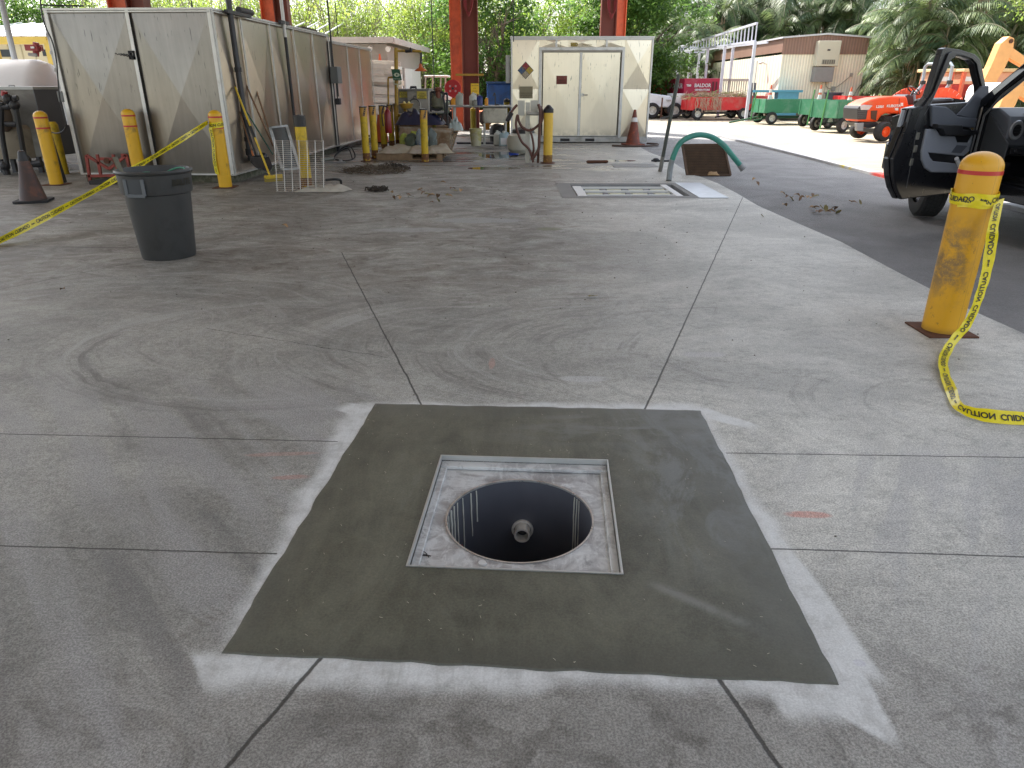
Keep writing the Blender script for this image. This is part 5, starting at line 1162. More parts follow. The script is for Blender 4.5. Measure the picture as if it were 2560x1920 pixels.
def jug(px, py, topy, Y, w, mat, label, cap=None, shape='jug', band=None):
    z0 = at(px, py, Y).z; z1 = at(px, topy, Y).z; H = z1 - z0; t = thing('jug', label, 'jug', (at(px, py, Y).x, Y, z0), 0, 'jugs and bottles at the sink')
    m = MB(); sec = []
    prof = [(1, 0), (1, .66), (.8, .78), (.35, .9), (.3, .93)] if shape == 'jug' else [(1, 0), (1, .8), (.85, .86), (.3, .88)]
    for r_, z_ in prof: sec.append([(w / 2 * r_ * a, w * .35 * r_ * b, z_ * H) for a, b in ((-1, -.7), (-.7, -1), (.7, -1), (1, -.7), (1, .7), (.7, 1), (-.7, 1), (-1, .7))])
    m.add([p for s_ in sec for p in s_], [(j * 8 + i, j * 8 + (i + 1) % 8, (j + 1) * 8 + (i + 1) % 8, (j + 1) * 8 + i) for j in range(len(sec) - 1) for i in range(8)] + [tuple(range(7, -1, -1)), tuple((len(sec) - 1) * 8 + i for i in range(8))])
    m.build('body', mat, t, smooth=40)
    MB().cyl((0, 0, H * prof[-1][1]), (0, 0, H), w * .17, n=12).build('cap', cap or mat, t)
    MB().tube(curve_pts([(w * .1, 0, H * .9), (w * .4, 0, H * .88), (w * .46, 0, H * .72)], 4), w * .07, 6).build('handle', mat, t)
    if band: MB().box((0, -w * .355, H * .36), (w * .7, .004, H * .42)).build('paper_label', band, t, smooth=0)
    return t
MLK = M('milky_plastic', (.55, .57, .52), .4, dirt=(.35, .37, .33)); BLJ = M('blue_jug', (.01, .06, .42), .35); NVJ = M('navy_jug', (.015, .03, .16), .35); AMB = M('amber_jug', (.7, .3, .02), .4); TEAL = M('pale_teal', (.3, .4, .42), .35)
tz = 20.45
jug(1149, 264, 230, tz, .20, M('milky_green', (.36, .38, .32), .4, wear=(.1, .1, .08), wamt=.33, ws=4), 'large murky white jug on the table in front of the orange column')
jug(1183, 264, 231, tz, .20, MLK, 'large white jug on the table in front of the dark red column')
jug(1187, 264, 249, tz - .15, .13, M('murky_cup', (.2, .2, .17), .4), 'dark half filled jug standing before the large white jug on the table', shape='can')
jug(1199, 264, 237, tz, .17, NVJ, 'navy blue jug on the table right of the white jug', TEAL)
jug(1216, 264, 243, tz, .10, AMB, 'slim orange bottle with white cap on the table by the blue bin', WHT)
jug(1134, 262, 245, tz, .14, AMB, 'orange bottle at the left end of the table', shape='can')
jug(1243, 362, 326, 20.1, .19, MLK, 'white jug on the floor under the sink')
jug(1260, 367, 327, 19.9, .25, TEAL, 'pale teal jug with paper label on the floor left of the blue jug', MLK, 'can', WHT)
jug(1284, 368, 338, 19.7, .26, BLJ, 'bright blue jug on the floor at the storage box corner', TEAL)
jug(1218, 325, 306, 21.5, .14, AMB, 'amber jug on the ground behind the sink legs')
bk = T('bucket', 'tall cracked yellowish bucket standing under the table', 'bucket', 1190, 358, 20.0)
h_ = at(1190, 322, 20.0).z; MB().lathe([(.001, .01), (.135, .0), (.165, h_), (.172, h_), (.17, h_ + .01), (.155, h_ + .005), (.13, .03)], n=24, seg='open').build('body', M('yellowed_bucket', (.42, .38, .14), .5, dirt=(.5, .48, .38), damt=.5, ds=4), bk)
m = MB(); [m.lathe([(.155 + .012 * (k * .1) + .003, h_ - .05 - k * .04), (.172, h_ - .055 - k * .04), (.16, h_ - .065 - k * .04)], n=24, seg='open') for k in range(3)]; m.build('rim_rings', M('yellowed_bucket', (0, 0, 0)), bk)
bb = T('blue_bin', 'bright blue industrial bin standing in the sun behind the table', 'bin', 1247, 300, 23.6)
m = MB(); R2(m, bb, 1218, 209, 1277, 300, 23.6, 1.2); m.build('body', M('bin_blue', (.1, .3, .92), .45, dirt=(.1, .2, .6), damt=.45), bb, smooth=0, bevel=.03)
m = MB(); R2(m, bb, 1215, 204, 1278, 209, 23.5, 1.4); m.build('lid_rim', M('bin_rim', (.12, .25, .6), .5), bb, smooth=0, bevel=.01)
bag('rubbish_bag', 'black rubbish bag slumped on the ground behind the sink legs', 1224, 309, 1266, 356, 21.2, BLK, 8, .6)
bar_ = at(1190, 361, 20.6); MB().b2(at(1142, 361, 20.6).x, 20.55, 0, .2, 20.7, .05).build('door_sill', DSTL, smooth=0, label='low dark sill running across the floor under the sink table', cat='sill')
rl = T('hose_reel', 'red disc hose reel mounted at the left side of the orange column', 'hose reel', 1131, 300, 25.4)
c = L(rl, 1132, 221, 25.4); RR = M('reel_red', (.55, .02, .025), .4)
m = MB(); m.tube([c, c + Vector((0, .12, 0))], .27, 28); m.build('disc', RR, rl); m = MB(); m.lathe([(.2, 0), (.27, 0), (.27, .03), (.2, .03), (.2, 0)], c, 28, Matrix.Rotation(R(90), 3, 'X'), seg='open'); m.build('outer_rim', RR, rl)
m = MB(); m.tube([c + Vector((0, -.02, 0)), c + Vector((0, .1, 0))], .04, 12); m.build('hub', DSTL, rl)
m = MB(); [m.tube([c + Vector((dx, -.006, dz)), c + Vector((dx, .0, dz))], .035, 10) for dx, dz in ((-.09, .07), (.1, .07), (.09, -.08), (-.09, -.08))]; m.build('cut_outs', M('reel_pink', (.65, .35, .33), .5), rl)
m = MB(); m.bar(c + Vector((0, .1, 0)), (c.x, .1, 0), .06); m.build('stand', RUST, rl, smooth=0)
# dispenser post with looped brown hoses
dq = gp(1319, 407); dp = thing('hose_post', 'peeling white timber post with a cross board and looped brown hoses', 'post', (dq.x, dq.y, 0)); Yd = dq.y
PEEL = M('peeling_white', (.55, .54, .47), .75, var=.12, wear=(.09, .075, .06), wamt=.38, ws=7)
m = MB(); R2(m, dp, 1313, 256, 1325, 408, Yd, .1); m.build('post', PEEL, dp, smooth=0, bevel=.004)
m = MB(); R2(m, dp, 1295, 251, 1312, 289, Yd + .02, .06); R2(m, dp, 1326, 251, 1345, 289, Yd + .02, .06); m.build('cross_board', PEEL, dp, smooth=0)
m = MB(); m.tube([L(dp, 1317, 283, Yd - .06), L(dp, 1343, 284, Yd - .06), L(dp, 1350, 284, Yd - .05)], .035, 10); m.build('hose_peg', M('peg_grey', (.35, .34, .3), .5, wear=(.1, .08, .06), wamt=.4), dp)
HB = M('brown_hose', (.12, .05, .035), .5, var=.3, vs=15)
def hose(t, pts, Y, r, nm='hose', mat=HB, n=6): MB().tube(curve_pts([at(p[0], p[1], Y + (p[2] if len(p) > 2 else 0)) - t.location for p in pts], n), r, 8).build(nm, mat, t)
hose(dp, [(1345, 262), (1354, 272), (1357, 290), (1352, 306), (1340, 318), (1325, 326), (1308, 320), (1298, 305), (1294, 288), (1290, 310), (1294, 330), (1305, 355), (1322, 372), (1331, 395), (1333, 406)], Yd - .08, .026)
hose(dp, [(1346, 260), (1351, 280), (1350, 310), (1348, 345), (1347, 370), (1340, 385), (1329, 400)], Yd - .12, .03)
hose(dp, [(1293, 262), (1284, 272), (1277, 283)], Yd - .05, .026)
hose(dp, [(1327, 330), (1332, 350), (1334, 375), (1328, 398)], Yd - .05, .022)
m = MB(); m.tube([at(1279, 281, Yd - .05) - dp.location, at(1269, 300, Yd - .05) - dp.location], .05, 8); m.tube([at(1272, 293, Yd - .05) - dp.location, at(1266, 303, Yd - .05) - dp.location], .035, 8); m.build('spray_nozzle', BLK, dp)
m = MB(); m.tube([at(1346, 375, Yd) - dp.location, at(1345, 407, Yd) - dp.location], .025, 8); m.build('steel_stub', RUST, dp)
pt = T('pressure_pot', 'squat white pressure pot with black lid behind the looped hoses', 'pressure pot', 1308, 363, 17.5)
MB().lathe([(.001, .02), (.3, .04), (.37, .12), (.39, .3), (.36, .42), (.25, .48)], n=28).build('pot', M('grubby_pot', (.5, .5, .43), .5, wear=(.12, .11, .09), wamt=.35, ws=9), pt)
MB().lathe([(.27, .47), (.25, .55), (.1, .6), (.001, .6)], n=24).build('lid', BLK, pt)
# cart with the white roof beyond
gc = T('golf_cart', 'small golf cart with white roof parked in the sun beyond the cabinet', 'golf cart', 1090, 300, 29)
m = MB(); R2(m, gc, 1060, 188, 1120, 193, 28.6, 1.2); m.build('roof', WHT, gc, smooth=0, bevel=.04)
m = MB()
for px in (1064, 1082, 1102, 1114): m.bar(L(gc, px, 193, 28.8), L(gc, px - 2, 262, 28.8), .05)
m.build('roof_post', M('post_white', (.5, .52, .5), .5), gc, smooth=0)
m = MB(); R2(m, gc, 1058, 255, 1118, 285, 28.8, 1.3); m.build('body', M('cart_green', (.03, .08, .05), .4), gc, smooth=0, bevel=.05)
m = MB(); R2(m, gc, 1066, 232, 1100, 256, 29.2, .3); m.build('seat', M('seat_dark', (.06, .07, .06), .7), gc, smooth=0, bevel=.04)
for px in (1068, 1110): p = L(gc, px, 285, 28.75); MB().tube([Vector((p.x, -.25, .25)), Vector((p.x, -.05, .25))], .25, 20).build('wheel', RUB, gc)
fb = T('flatbed_trailer', 'long low red and orange flatbed trailer seen under the table', 'trailer', 1160, 292, 30)
m = MB(); R2(m, fb, 1085, 279, 1240, 286, 30, 1.6); m.build('deck', M('orange_red', (.6, .14, .04), .5), fb, smooth=0); m = MB(); R2(m, fb, 1080, 286, 1245, 292, 30.02, 1.5); m.build('side_rail', M('dark_red', (.25, .02, .02), .5), fb, smooth=0)
for px in (1110, 1135, 1215): p = L(fb, px, 296, 29.9); MB().tube([Vector((p.x, -.1, .3)), Vector((p.x, .1, .3))], .3, 18).build('wheel', RUB, fb)
wv = T('white_van', 'white vehicle parked behind the red disc hose reel', 'van', 1130, 300, 33)
m = MB(); R2(m, wv, 1108, 238, 1160, 275, 33, 2); m.build('body', WHT, wv, smooth=0, bevel=.08); m = MB(); R2(m, wv, 1113, 250, 1150, 262, 32.97, .04); m.build('window', M('dark_window', (.03, .04, .05), .2), wv, smooth=0)
for px in (1116, 1150): p = L(wv, px, 275, 32.95); MB().tube([Vector((p.x, -.1, .33)), Vector((p.x, .1, .33))], .33, 18).build('wheel', RUB, wv)
# ---------------------------------------------------------------- lumber shed beyond
SY_ = 30.5; K0 = at(972, 200, SY_); sx0 = K0.x; zt = at(976, 99, SY_).z
ls_ = thing('lumber_shed', 'open fronted lumber shed with a low pitched roof behind the aluminium annex', 'shed', (sx0, SY_, 0), -SA)
BW = M('beige_cladding', (.36, .33, .3), .7, var=.1, vs=3)
m = MB(); m.b2(-6, 0, zt - 1.0, 0, .08, zt - .15); m.b2(-.06, .08, zt - .95, 0, 7.5, zt - .2); m.b2(-6, 7.4, 0, 0, 7.5, zt); m.build('upper_wall', BW, ls_, smooth=0)
m = MB(); m.b2(-.08, 1.0, .1, -.0 + .02, 2.8, zt - .9).b2(-.08, 3.4, .1, .02, 5.2, zt - .95).b2(-.08, 5.3, .1, .02, 7.3, zt - .95); m.build('white_door', WHT, ls_, smooth=0, bevel=.02)
m = MB(); m.prism([(-6.4, -.5), (.35, -.5), (.35, 8), (-6.4, 8)], (0, 0, zt - .03), (1, 0, 0), (0, 1, 0), UP, .1); m.b2(-6.4, -.55, zt - .14, .38, -.5, zt + .06).b2(.35, -.5, zt - .16, .42, 8, zt + .04); m.build('roof', M('chalk_roof', (.5, .47, .44), .6), ls_, smooth=0)
m = MB(); m.cyl((-1.0 + .4, -.35, zt - .35), (-1.0 + .4, -.1, zt - .25), .1, .07, 14); m.cyl((.1, -.3, zt - .35), (.1, -.1, zt - .3), .1, .08, 14); m.build('flood_lamp', WHT, ls_)
m = MB(); m.b2(-.5, .02, 1.0, -.46, .06, zt - .9); m.b2(-.9, .02, 1.9, -.86, .06, zt - .9)
for k in range(14): m.bar((-1.15 + k * .09, .04, zt - .95), (-1.15 + k * .09 - .5, .04, zt - 1.6), .008); m.bar((-1.6 + k * .09, .04, zt - .95), (-1.1 + k * .09, .04, zt - 1.6), .008)
m.build('chain_link', DSTL, ls_, smooth=0)
m = MB(); m.b2(-5.5, 3, 0, -.3, 3.1, zt - .2); m.build('dark_back', M('shed_dark', (.03, .03, .03), .9), ls_, smooth=0)
m = MB(); m.b2(-6, -.2, zt - 1.35, -.9, .6, zt - 1.2); m.build('white_shelf', WHT, ls_, smooth=0)
PLK = M('white_plank', (.66, .63, .57), .6, var=.18, vs=5)
random.seed(12)
for sN, (z0_, z1_, nm) in enumerate(((1.5, 2.3, 'upper'), (.9, 1.4, 'middle'), (.35, .8, 'lower'))):
    st = thing('plank_stack', '%s stack of long white planks on the rack before the lumber shed' % nm, 'planks', (sx0 + .15, 27.7, 0), 0, 'stacks of white planks')
    m = MB()
    for k in range(34): yy = random.uniform(0, .7); zz = z0_ + (z1_ - z0_) * random.random(); x1 = .45 + random.uniform(-.35, .35); m.bar((-3.2, yy, zz + .12), (x1, yy + random.uniform(-.1, .1), zz - random.uniform(.0, .22)), .16, .035, up=(0, 1, 0))
    m.build('planks', PLK, st, smooth=0)
rk2 = thing('lumber_rack', 'dark steel rack carrying the white planks beside the annex end', 'rack', (sx0 - .1, 27.6, 0))
m = MB()
for x_ in (-2.4, -.75): m.bar((x_, 0, 0), (x_, 0, 2.5), .09); [m.bar((x_, 0, zz), (x_, .8, zz), .07) for zz in (.3, .82, 1.32, 1.98)]
m.build('frame', DSTL, rk2, smooth=0)
for px, py, lb in ((947, 300, 'orange cone standing low behind the striped bollards'), (956, 296, 'faded red barrier cone beside the low orange cone behind the bollards')): cone(Vector((at(px, py, 21).x, 21, 0)), .75, lb, M('fresh_cone', (.65, .13, .05), .5), rz=.2)
cone(Vector((at(952, 180, 30.2).x, 30.2, at(950, 163, 30.2).z - .02)), .42, 'small bright orange cone up on the lumber shed shelf', M('fresh_cone', (.65, .13, .05)), base=.13, r0=.09)
# ---------------------------------------------------------------- far left: tanks and the cream store
ft = T('boiler_tank', 'grey steel box tank on legs with black plumbing at the far left', 'tank', 60, 430, 13.8)
zc0, zc1 = L(ft, 60, 392, 13.8).z, L(ft, 60, 224, 13.8).z; xr = L(ft, 100, 300, 13.8).x
GT = M('weathered_tank', (.2, .195, .18), .45, metal=.3, dirt=(.1, .09, .08), damt=.45, ds=2, var=.3, vs=2)
m = MB(); m.b2(xr - 3.2, 0, zc0, xr, .04, zc1); m.build('front_panel', GT, ft, smooth=0)
m = MB(); m.add([(xr, 0, zc0), (xr + .35, 3.5, zc0), (xr + .35, 3.5, zc1), (xr, 0, zc1)], [(0, 1, 2, 3)]); m.build('side_panel', M('blue_grey_panel', (.12, .125, .14), .5, metal=.2), ft, smooth=0, solid=.03)
m = MB(); m.prism([(xr - 3.2, -.03), (xr + .03, -.03), (xr + .38, 3.5), (xr - 3.2, 3.5)], (0, 0, zc1), (1, 0, 0), (0, 1, 0), UP, .05); m.build('lid', M('lid_steel', (.35, .36, .36), .4, metal=.4), ft, smooth=0)
m = MB(); m.lathe([(.42, zc0 + .55), (.42, zc1 - .12)], (xr - .85, .25, 0), 28); m.build('inner_vessel', M('bare_metal', (.42, .4, .35), .35, metal=.6, dirt=(.25, .23, .18)), ft)
m = MB(); m.lathe([(.62, zc0 - .02), (.64, zc0 + .5), (.6, zc0 + .56)], (xr - .75, .35, 0), 28); m.build('lower_vessel', M('tan_tank', (.3, .26, .2), .5, metal=.3, dirt=(.2, .17, .13)), ft)
def F_(px, py, Y=13.3): return L(ft, px, py, Y)
m = MB()
for p in ([(4, 256), (3, 300), (6, 345), (18, 412)], [(34, 246), (38, 262), (62, 400)], [(34, 246), (44, 245)], [(62, 412), (66, 412), (105, 408)], [(12, 415), (24, 455)], [(8, 268), (24, 266), (22, 250)], [(14, 310), (42, 311)]): m.tube(curve_pts([F_(*q) for q in p], 4), .045 if p[0][1] < 400 else .06, 8)
for px, py in ((36, 262), (64, 398), (66, 412), (12, 415), (20, 248)): m.ell(F_(px, py), (.09, .09, .09), 10, 6)
m.build('black_plumbing', BLK, ft)
m = MB(); m.ell(F_(6, 290, 13.5), (.17, .1, .27), 16, 10); m.build('float_ball', M('brown_disc', (.1, .07, .05), .6), ft)
m = MB(); m.tube([F_(12, 228), F_(10, 240)], .05, 8); m.build('red_valve', M('valve_red', (.3, .02, .02), .5), ft)
[MB().bar(F_(px, 392, 13.7), (F_(px, 392, 13.7).x, -.1, 0), .07).build('leg', DSTL, ft, smooth=0) for px in (30, 96, 0)]
m = MB(); m.tube([F_(22, 223, 13.9), F_(23, 214, 13.9), F_(36, 214, 13.9), F_(39, 223, 13.9)], .012, 6); m.build('lid_handle', STL, ft)
p = gp(159, 456); q_ = at(116, 322, p.y + .1) - p; MB().bar((0, 0, 0), q_, .09, .06).build('dark_prop', M('black_timber', (.03, .028, .025), .8), smooth=0, label='dark prop leaning right behind the left domed bollard', cat='prop').location = p
q = gp(160, 435); t = thing('bollard', 'short yellow post seen low between the left bollard and the aluminium shed', 'bollard', q, 0, 'old yellow pipe bollards'); MB().lathe([(.09, 0), (.09, .85), (.06, .9)], n=20).build('post', YEL2, t)
wt = T('white_tank', 'large white cylindrical tank lying in the sun behind the grey box tank', 'tank', 60, 400, 19)
zt0, zt1 = at(40, 225, 19).z, at(40, 143, 19).z; rad = .95; x1 = L(wt, 150, 200, 19).x
m = MB(); m.lathe([(.001, 0), (rad * .6, .05), (rad * .9, .2), (rad, .45), (rad, 7), (rad, 7.4), (rad * .6, 7.8)], (x1, 0, zt1 - rad - .05), 40, Matrix.Rotation(R(-90), 3, 'Y'), seg='open'); m.build('shell', M('tank_white', (.72, .72, .72), .4, var=.05), wt, smooth=60)
m = MB(); [m.b2(x_ - .15, -.6, 0, x_ + .15, .6, zt1 - rad * 1.5) for x_ in (x1 - 1.2, x1 - 4)]; m.build('saddle', M('saddle_grey', (.4, .4, .4), .7), wt, smooth=0)
yb = T('yellow_beam', 'yellow steel beam crossing in front of the cream store at the far left', 'beam', 60, 300, 24)
m = MB(); a, b = L(yb, -60, 102, 24), L(yb, 121, 101, 24); m.bar(a, b, .22, .2); m.build('beam', M('beam_yellow', (.62, .45, .08), .5), yb, smooth=0); m = MB(); m.bar((a.x + .5, 0, 0), (a.x + .5, 0, a.z), .2); m.bar((b.x, 0, 0), (b.x, 0, b.z), .2); m.build('post', M('beam_yellow', (0, 0, 0)), yb, smooth=0)
vv = T('red_valve', 'red valve housing standing on top of the white tank', 'valve', 85, 140, 19, at(85, 140, 19).z)
m = MB(); a, b = L(vv, 70, 127, 19), L(vv, 97, 112, 19); m.b2(a.x, -.1, a.z, b.x, .15, b.z); m.tube([L(vv, 90, 106, 19), L(vv, 90, 140, 19)], .07, 8); m.tube([L(vv, 99, 114, 19), L(vv, 96, 128, 19)], .05, 8); m.build('housing', M('dusky_red', (.3, .04, .04), .5), vv, smooth=0); m = MB(); a, b = L(vv, 77, 121, 18.85), L(vv, 84, 116, 18.85); m.b2(a.x, a.y, a.z, b.x, a.y + .03, b.z); m.build('tag_plate', WHT, vv, smooth=0); m = MB(); m.tube([L(vv, 72, 136, 18.9), L(vv, 92, 138, 18.9)], .04, 6); m.build('base_pipe', STL, vv)
lp = T('grey_mast', 'leaning grey pipe mast behind the white tank at the far left edge', 'mast', 35, 300, 20); m = MB(); m.tube([L(lp, -2, -20, 20), L(lp, 36, 145, 20)], .07, 10); m.tube([L(lp, 36, 145, 20), Vector((L(lp, 36, 145, 20).x + .6, 0, 0))], .07, 10); m.build('pole', M('mast_grey', (.3, .32, .34), .5), lp)
st_ = T('cream_store', 'cream corrugated store with white metal roof at the far left', 'store', 60, 250, 42)
m = MB(); R2(m, st_, -140, 105, 330, 300, 42, 8); m.build('wall', M('cream_wall', (.62, .56, .38), .6, var=.06), st_, smooth=0)
m = MB(); a, b = L(st_, -140, 90, 41.4), L(st_, 330, 90, 41.4); m.add([(a.x, -.6, a.z), (b.x, -.6, b.z), (b.x, 5, b.z + 1.0), (a.x, 5, a.z + 1.0)], [(0, 1, 2, 3)]); [m.bar((a.x + k * .8, -.6, a.z + .05), (a.x + k * .8, 5, a.z + 1.05), .06) for k in range(26)]; m.build('roof', M('white_roof', (.75, .76, .78), .5), st_, smooth=0)
m = MB(); R2(m, st_, -140, 91, 330, 97, 41.35, .06); m.build('fascia', M('red_brown_fascia', (.22, .05, .05), .6), st_, smooth=0)
for q_ in ((-20, 124, 30, 142), (108, 124, 128, 140)): R2(MB(), st_, *q_, 41.95, .05).build('window', M('dark_window', (.03, .04, .05)), st_, smooth=0)
m = MB(); [m.b2(a.x + k * .7, .02 - .06, 0, a.x + k * .7 + .05, 0, a.z) for k in range(28)]; m.build('wall_rib', M('cream_rib', (.5, .45, .3), .6), st_, smooth=0)
# ---------------------------------------------------------------- the sunlit yard: trailer office, carts, tractor
TY = 36.0
TC = at(1940, 243, TY); TCx = at(1962, 91, TY).x; TR_ = at(2171, 90, TY).x; TH = at(1962, 91, TY).z
tw = TR_ - TCx
tro = thing('office_trailer', 'cream portable office trailer with brown upper band and air conditioner on its gable', 'trailer office', (TCx, TY, 0), R(-1.5))
TL_ = 19.5; bnd = TH - .75
def ribbed(name, col, sc_, axis):
    g = G(name); x, y, z = g.xyz(); u = x if axis == 0 else y
    r_ = (u * sc_).sin().step(-.5, .5); c = g.scale(col, r_ * .22 + g.noise(1.2, 4) * .3 + .68); c = g.mix(c, (.25, .2, .14), z.step(1.2, .5) * g.noise(2.5, 5, .7).step(.45, .65) * .5)
    c = g.mix(c, (.62, .62, .58), g.noise(2.0, 5, .7, vec=g.vec(x * 2, y * 2, z * .3)).step(.55, .7) * (.7 if axis else .1))  # pale upright streaks: sun dapple put into the long wall's colour
    return g.out(c, .6, 0, r_, .5, .02)
m = MB(); m.b2(0, 0, .5, tw, .04, bnd); m.build('gable_wall', ribbed('cream_ribbed', (.97, .87, .68), 48, 0), tro, smooth=0)
m = MB(); m.b2(0, .04, .5, .04, TL_, bnd); m.b2(tw - .04, .04, .5, tw, TL_, bnd); m.build('long_wall', ribbed('cream_ribbed_side', (.78, .73, .6), 14, 1), tro, smooth=0)
m = MB(); m.prism([(-.02, bnd), (tw + .02, bnd), (tw + .02, TH - .06), (tw / 2, TH + .06), (-.02, TH - .06)], (0, -.03, 0), (1, 0, 0), UP, (0, 1, 0), .06); m.b2(-.03, .0, bnd + .1, .0, TL_, TH - .06); m.build('brown_band', ribbed('brown_ribbed', (.3, .175, .13), 48, 0), tro, smooth=0)
m = MB(); m.add([(-.12, -.12, TH - .05), (tw / 2, -.12, TH + .10), (tw + .12, -.12, TH - .05), (tw + .12, TL_, TH - .05), (tw / 2, TL_, TH + .10), (-.12, TL_, TH - .05)], [(0, 1, 4, 5), (1, 2, 3, 4)]); m.build('roof', M('roof_silver', (.6, .6, .62), .5), tro, smooth=0, solid=.07)
m = MB(); m.b2(.1, .1, 0, tw - .1, TL_ - .1, .5); m.build('skirting', M('skirt_brown', (.2, .17, .13), .8), tro, smooth=0)  # dull brown all over the skirting
def tp(px, py): v = at(px, py, TY - .02); return v.x - TCx, v.z
x0, z1 = tp(2040, 103); x1, _ = tp(2096, 103); _, zm = tp(2040, 165); _, z0_ = tp(2030, 205)
ac = MB(); ac.b2(x0, -.42, zm - .02, x1 - .02, 0, z1); ac = ac.build('air_conditioner', M('ac_beige', (.6, .56, .44), .5, var=.06), tro, smooth=0, bevel=.02)
m = MB(); m.b2(x0, -.40, z0_, x1 - .15, 0, zm - .05); m.build('condenser_box', M('ac_grey', (.26, .25, .24), .6), ac, smooth=0, bevel=.01)
m = MB(); m.b2(x0 + .25, -.43, zm + .06, x1 - .2, -.42, zm + .26); m.build('vent_grille', M('ac_vent', (.3, .28, .22), .6), ac, smooth=0)
m = MB(); [m.b2(x0 + .3 + k * .1, -.436, zm + .08, x0 + .34 + k * .1, -.43, zm + .24) for k in range(6)]; m.build('vent_slats', M('ac_vent_dark', (.12, .11, .09), .6), ac, smooth=0)
m = MB(); m.b2(x0 + .42, -.43, zm + .62, x0 + .55, -.42, zm + .69); m.build('badge', DSTL, ac, smooth=0)
m = MB(); m.b2(x0 - .02, -.02, z1 + .0, x1 - .1, .0, z1 + .12); m.build('tar_patch', BLK, ac, smooth=0)
m = MB(); p = [tp(2130, 185), tp(2100, 210), tp(2080, 222), tp(2066, 218), tp(2062, 205)]; m.tube(curve_pts([(a, -.03, b) for a, b in p], 5), .015, 6); m.build('power_cable', M('cable_beige', (.35, .3, .22), .6), tro)
m = MB(); a, b = tp(2081, 222); m.b2(a - .08, -.1, b - .1, a + .08, 0, b + .1); a, b = tp(2127, 186); m.b2(a - .07, -.06, b - .1, a + .03, 0, b + .06); m.build('outlet_box', M('outlet_grey', (.4, .38, .33), .5), tro, smooth=0)
# door, posts and lamp on the long wall
m = MB(); m.b2(-.02, 11.2, .9, .02, 12.1, bnd - .3); d_ = m.build('door', M('door_tan', (.5, .47, .36), .6), tro, smooth=0); m = MB(); m.b2(-.035, 11.4, bnd - 1.0, -.02, 11.6, bnd - .55); m.build('door_window', M('dark_window', (.03, .04, .05)), d_, smooth=0)
m = MB(); m.b2(-.03, 3.8, .8, .02, 4.6, bnd - .15); m.build('door', M('door_white', (.55, .56, .52), .6), tro, smooth=0)
m = MB(); m.tube([(-.02, 2.2, bnd - .35), (-.3, 2.2, bnd - .25)], .03, 6); m.ell((-.32, 2.15, bnd - .3), (.07, .12, .07)); m.build('wall_lamp', M('lamp_white', (.6, .6, .58), .4), tro)
# steel awning frame along the long wall
LAV = M('lilac_white_steel', (.58, .6, .68), .45)
aw = thing('awning_frame', 'bare white steel awning frame with barred valance beside the trailer office', 'frame', (0, 0, 0))
NT, FT, NB, FB = at(1893, 58, 34.5), at(1696, 118, 45), at(1888, 103, 34.5), at(1697, 130, 45)
NT2, NB2 = NT, NB; m = MB()
m.bar(NT, FT, .09); m.bar(NB, FB, .09)
for k in range(27): f = k / 26; m.bar(NT.lerp(FT, f), NB.lerp(FB, f), .045)
m.build('valance', LAV, aw, smooth=0)
m = MB(); IN, IF = at(1878, 103, 36.2), at(1722, 128, 50.5)
m.bar(NB + Vector((1.2, 2.0, .05)), FB + Vector((1.2, 0, .1)), .08)
m.bar(FT, FT + Vector((1.6, .5, 0)), .08); m.bar(FB, FB + Vector((1.6, .5, 0)), .08)
for k in range(6): f = k / 5; m.bar(FT.lerp(FT + Vector((1.6, .5, 0)), f), FB.lerp(FB + Vector((1.6, .5, 0)), f), .04)
m.build('end_rail', LAV, aw, smooth=0)
for f in (0, .33, .55, .8, 1): p = NB.lerp(FB, f); MB().bar(p, (p.x, p.y, 0), .12).build('post', LAV, aw, smooth=0)
for f in (.45, 1.0): p = (NB + Vector((1.2, 2.0, 0))).lerp(FB + Vector((1.2, 0, 0)), f); MB().bar(p, (p.x, p.y, 0), .12).build('post', LAV, aw, smooth=0)
rp = thing('entry_railing', 'weathered grey picket railing on the office steps behind the brush cart', 'railing', (0, 0, 0)); a, b = at(1800, 200, 41), at(1872, 200, 38.5); c, d = at(1802, 238, 41), at(1872, 245, 38.5); WG2 = M('grey_timber', (.36, .33, .3), .8, var=.2)
m = MB(); m.bar(a, b, .1, .12); [m.bar(a.lerp(b, k / 13), Vector((a.lerp(b, k / 13).x, a.lerp(b, k / 13).y, .3)), .07, .03) for k in range(14)]; m.build('pickets', WG2, rp, smooth=0)
m = MB(); m.bar((a.x, a.y, .35), (b.x, b.y, .35), .8, .3); m.build('landing', WG2, rp, smooth=0)
for px in (1880, 1888): p, q = at(px, 207, 35.5), at(px - 4, 260, 35.5); MB().bar(p, q, .08).build('dark_stake', M('stake_grey', (.12, .11, .12), .7), smooth=0, label='dark stake standing by the trailer office long wall, %s of the pair' % ('left' if px == 1880 else 'right'), cat='stake')
# wheel + cart builders
TWH = M('hub_white', (.6, .6, .56), .5, dirt=(.3, .28, .24))
def wheel(par, c, r, w, ax, hub=TWH, name='wheel'):
    ax = Vector(ax).normalized(); Mx = ax.to_track_quat('Z', 'Y').to_matrix()
    e = thing(name, None, None, c); e.parent = par; del_ = None
    t = MB().lathe([(r * .55, -w / 2), (r * .9, -w / 2), (r, -w * .3), (r, w * .3), (r * .9, w / 2), (r * .55, w / 2)], n=28, M=Mx, seg='open').build('tyre', RUB, e, smooth=35)
    MB().lathe([(r * .56, -w * .46), (r * .56, w * .46)], n=24, M=Mx, seg='open').build('rim', hub, e)
    MB().lathe([(.001, w * .1), (r * .2, w * .2), (r * .25, w * .08), (r * .5, w * .1), (r * .57, w * .42), (r * .57, w * .1), (r * .5, -w * .1), (.001, -w * .12)], n=24, M=Mx, seg='open').build('hub', hub, e)
    return e
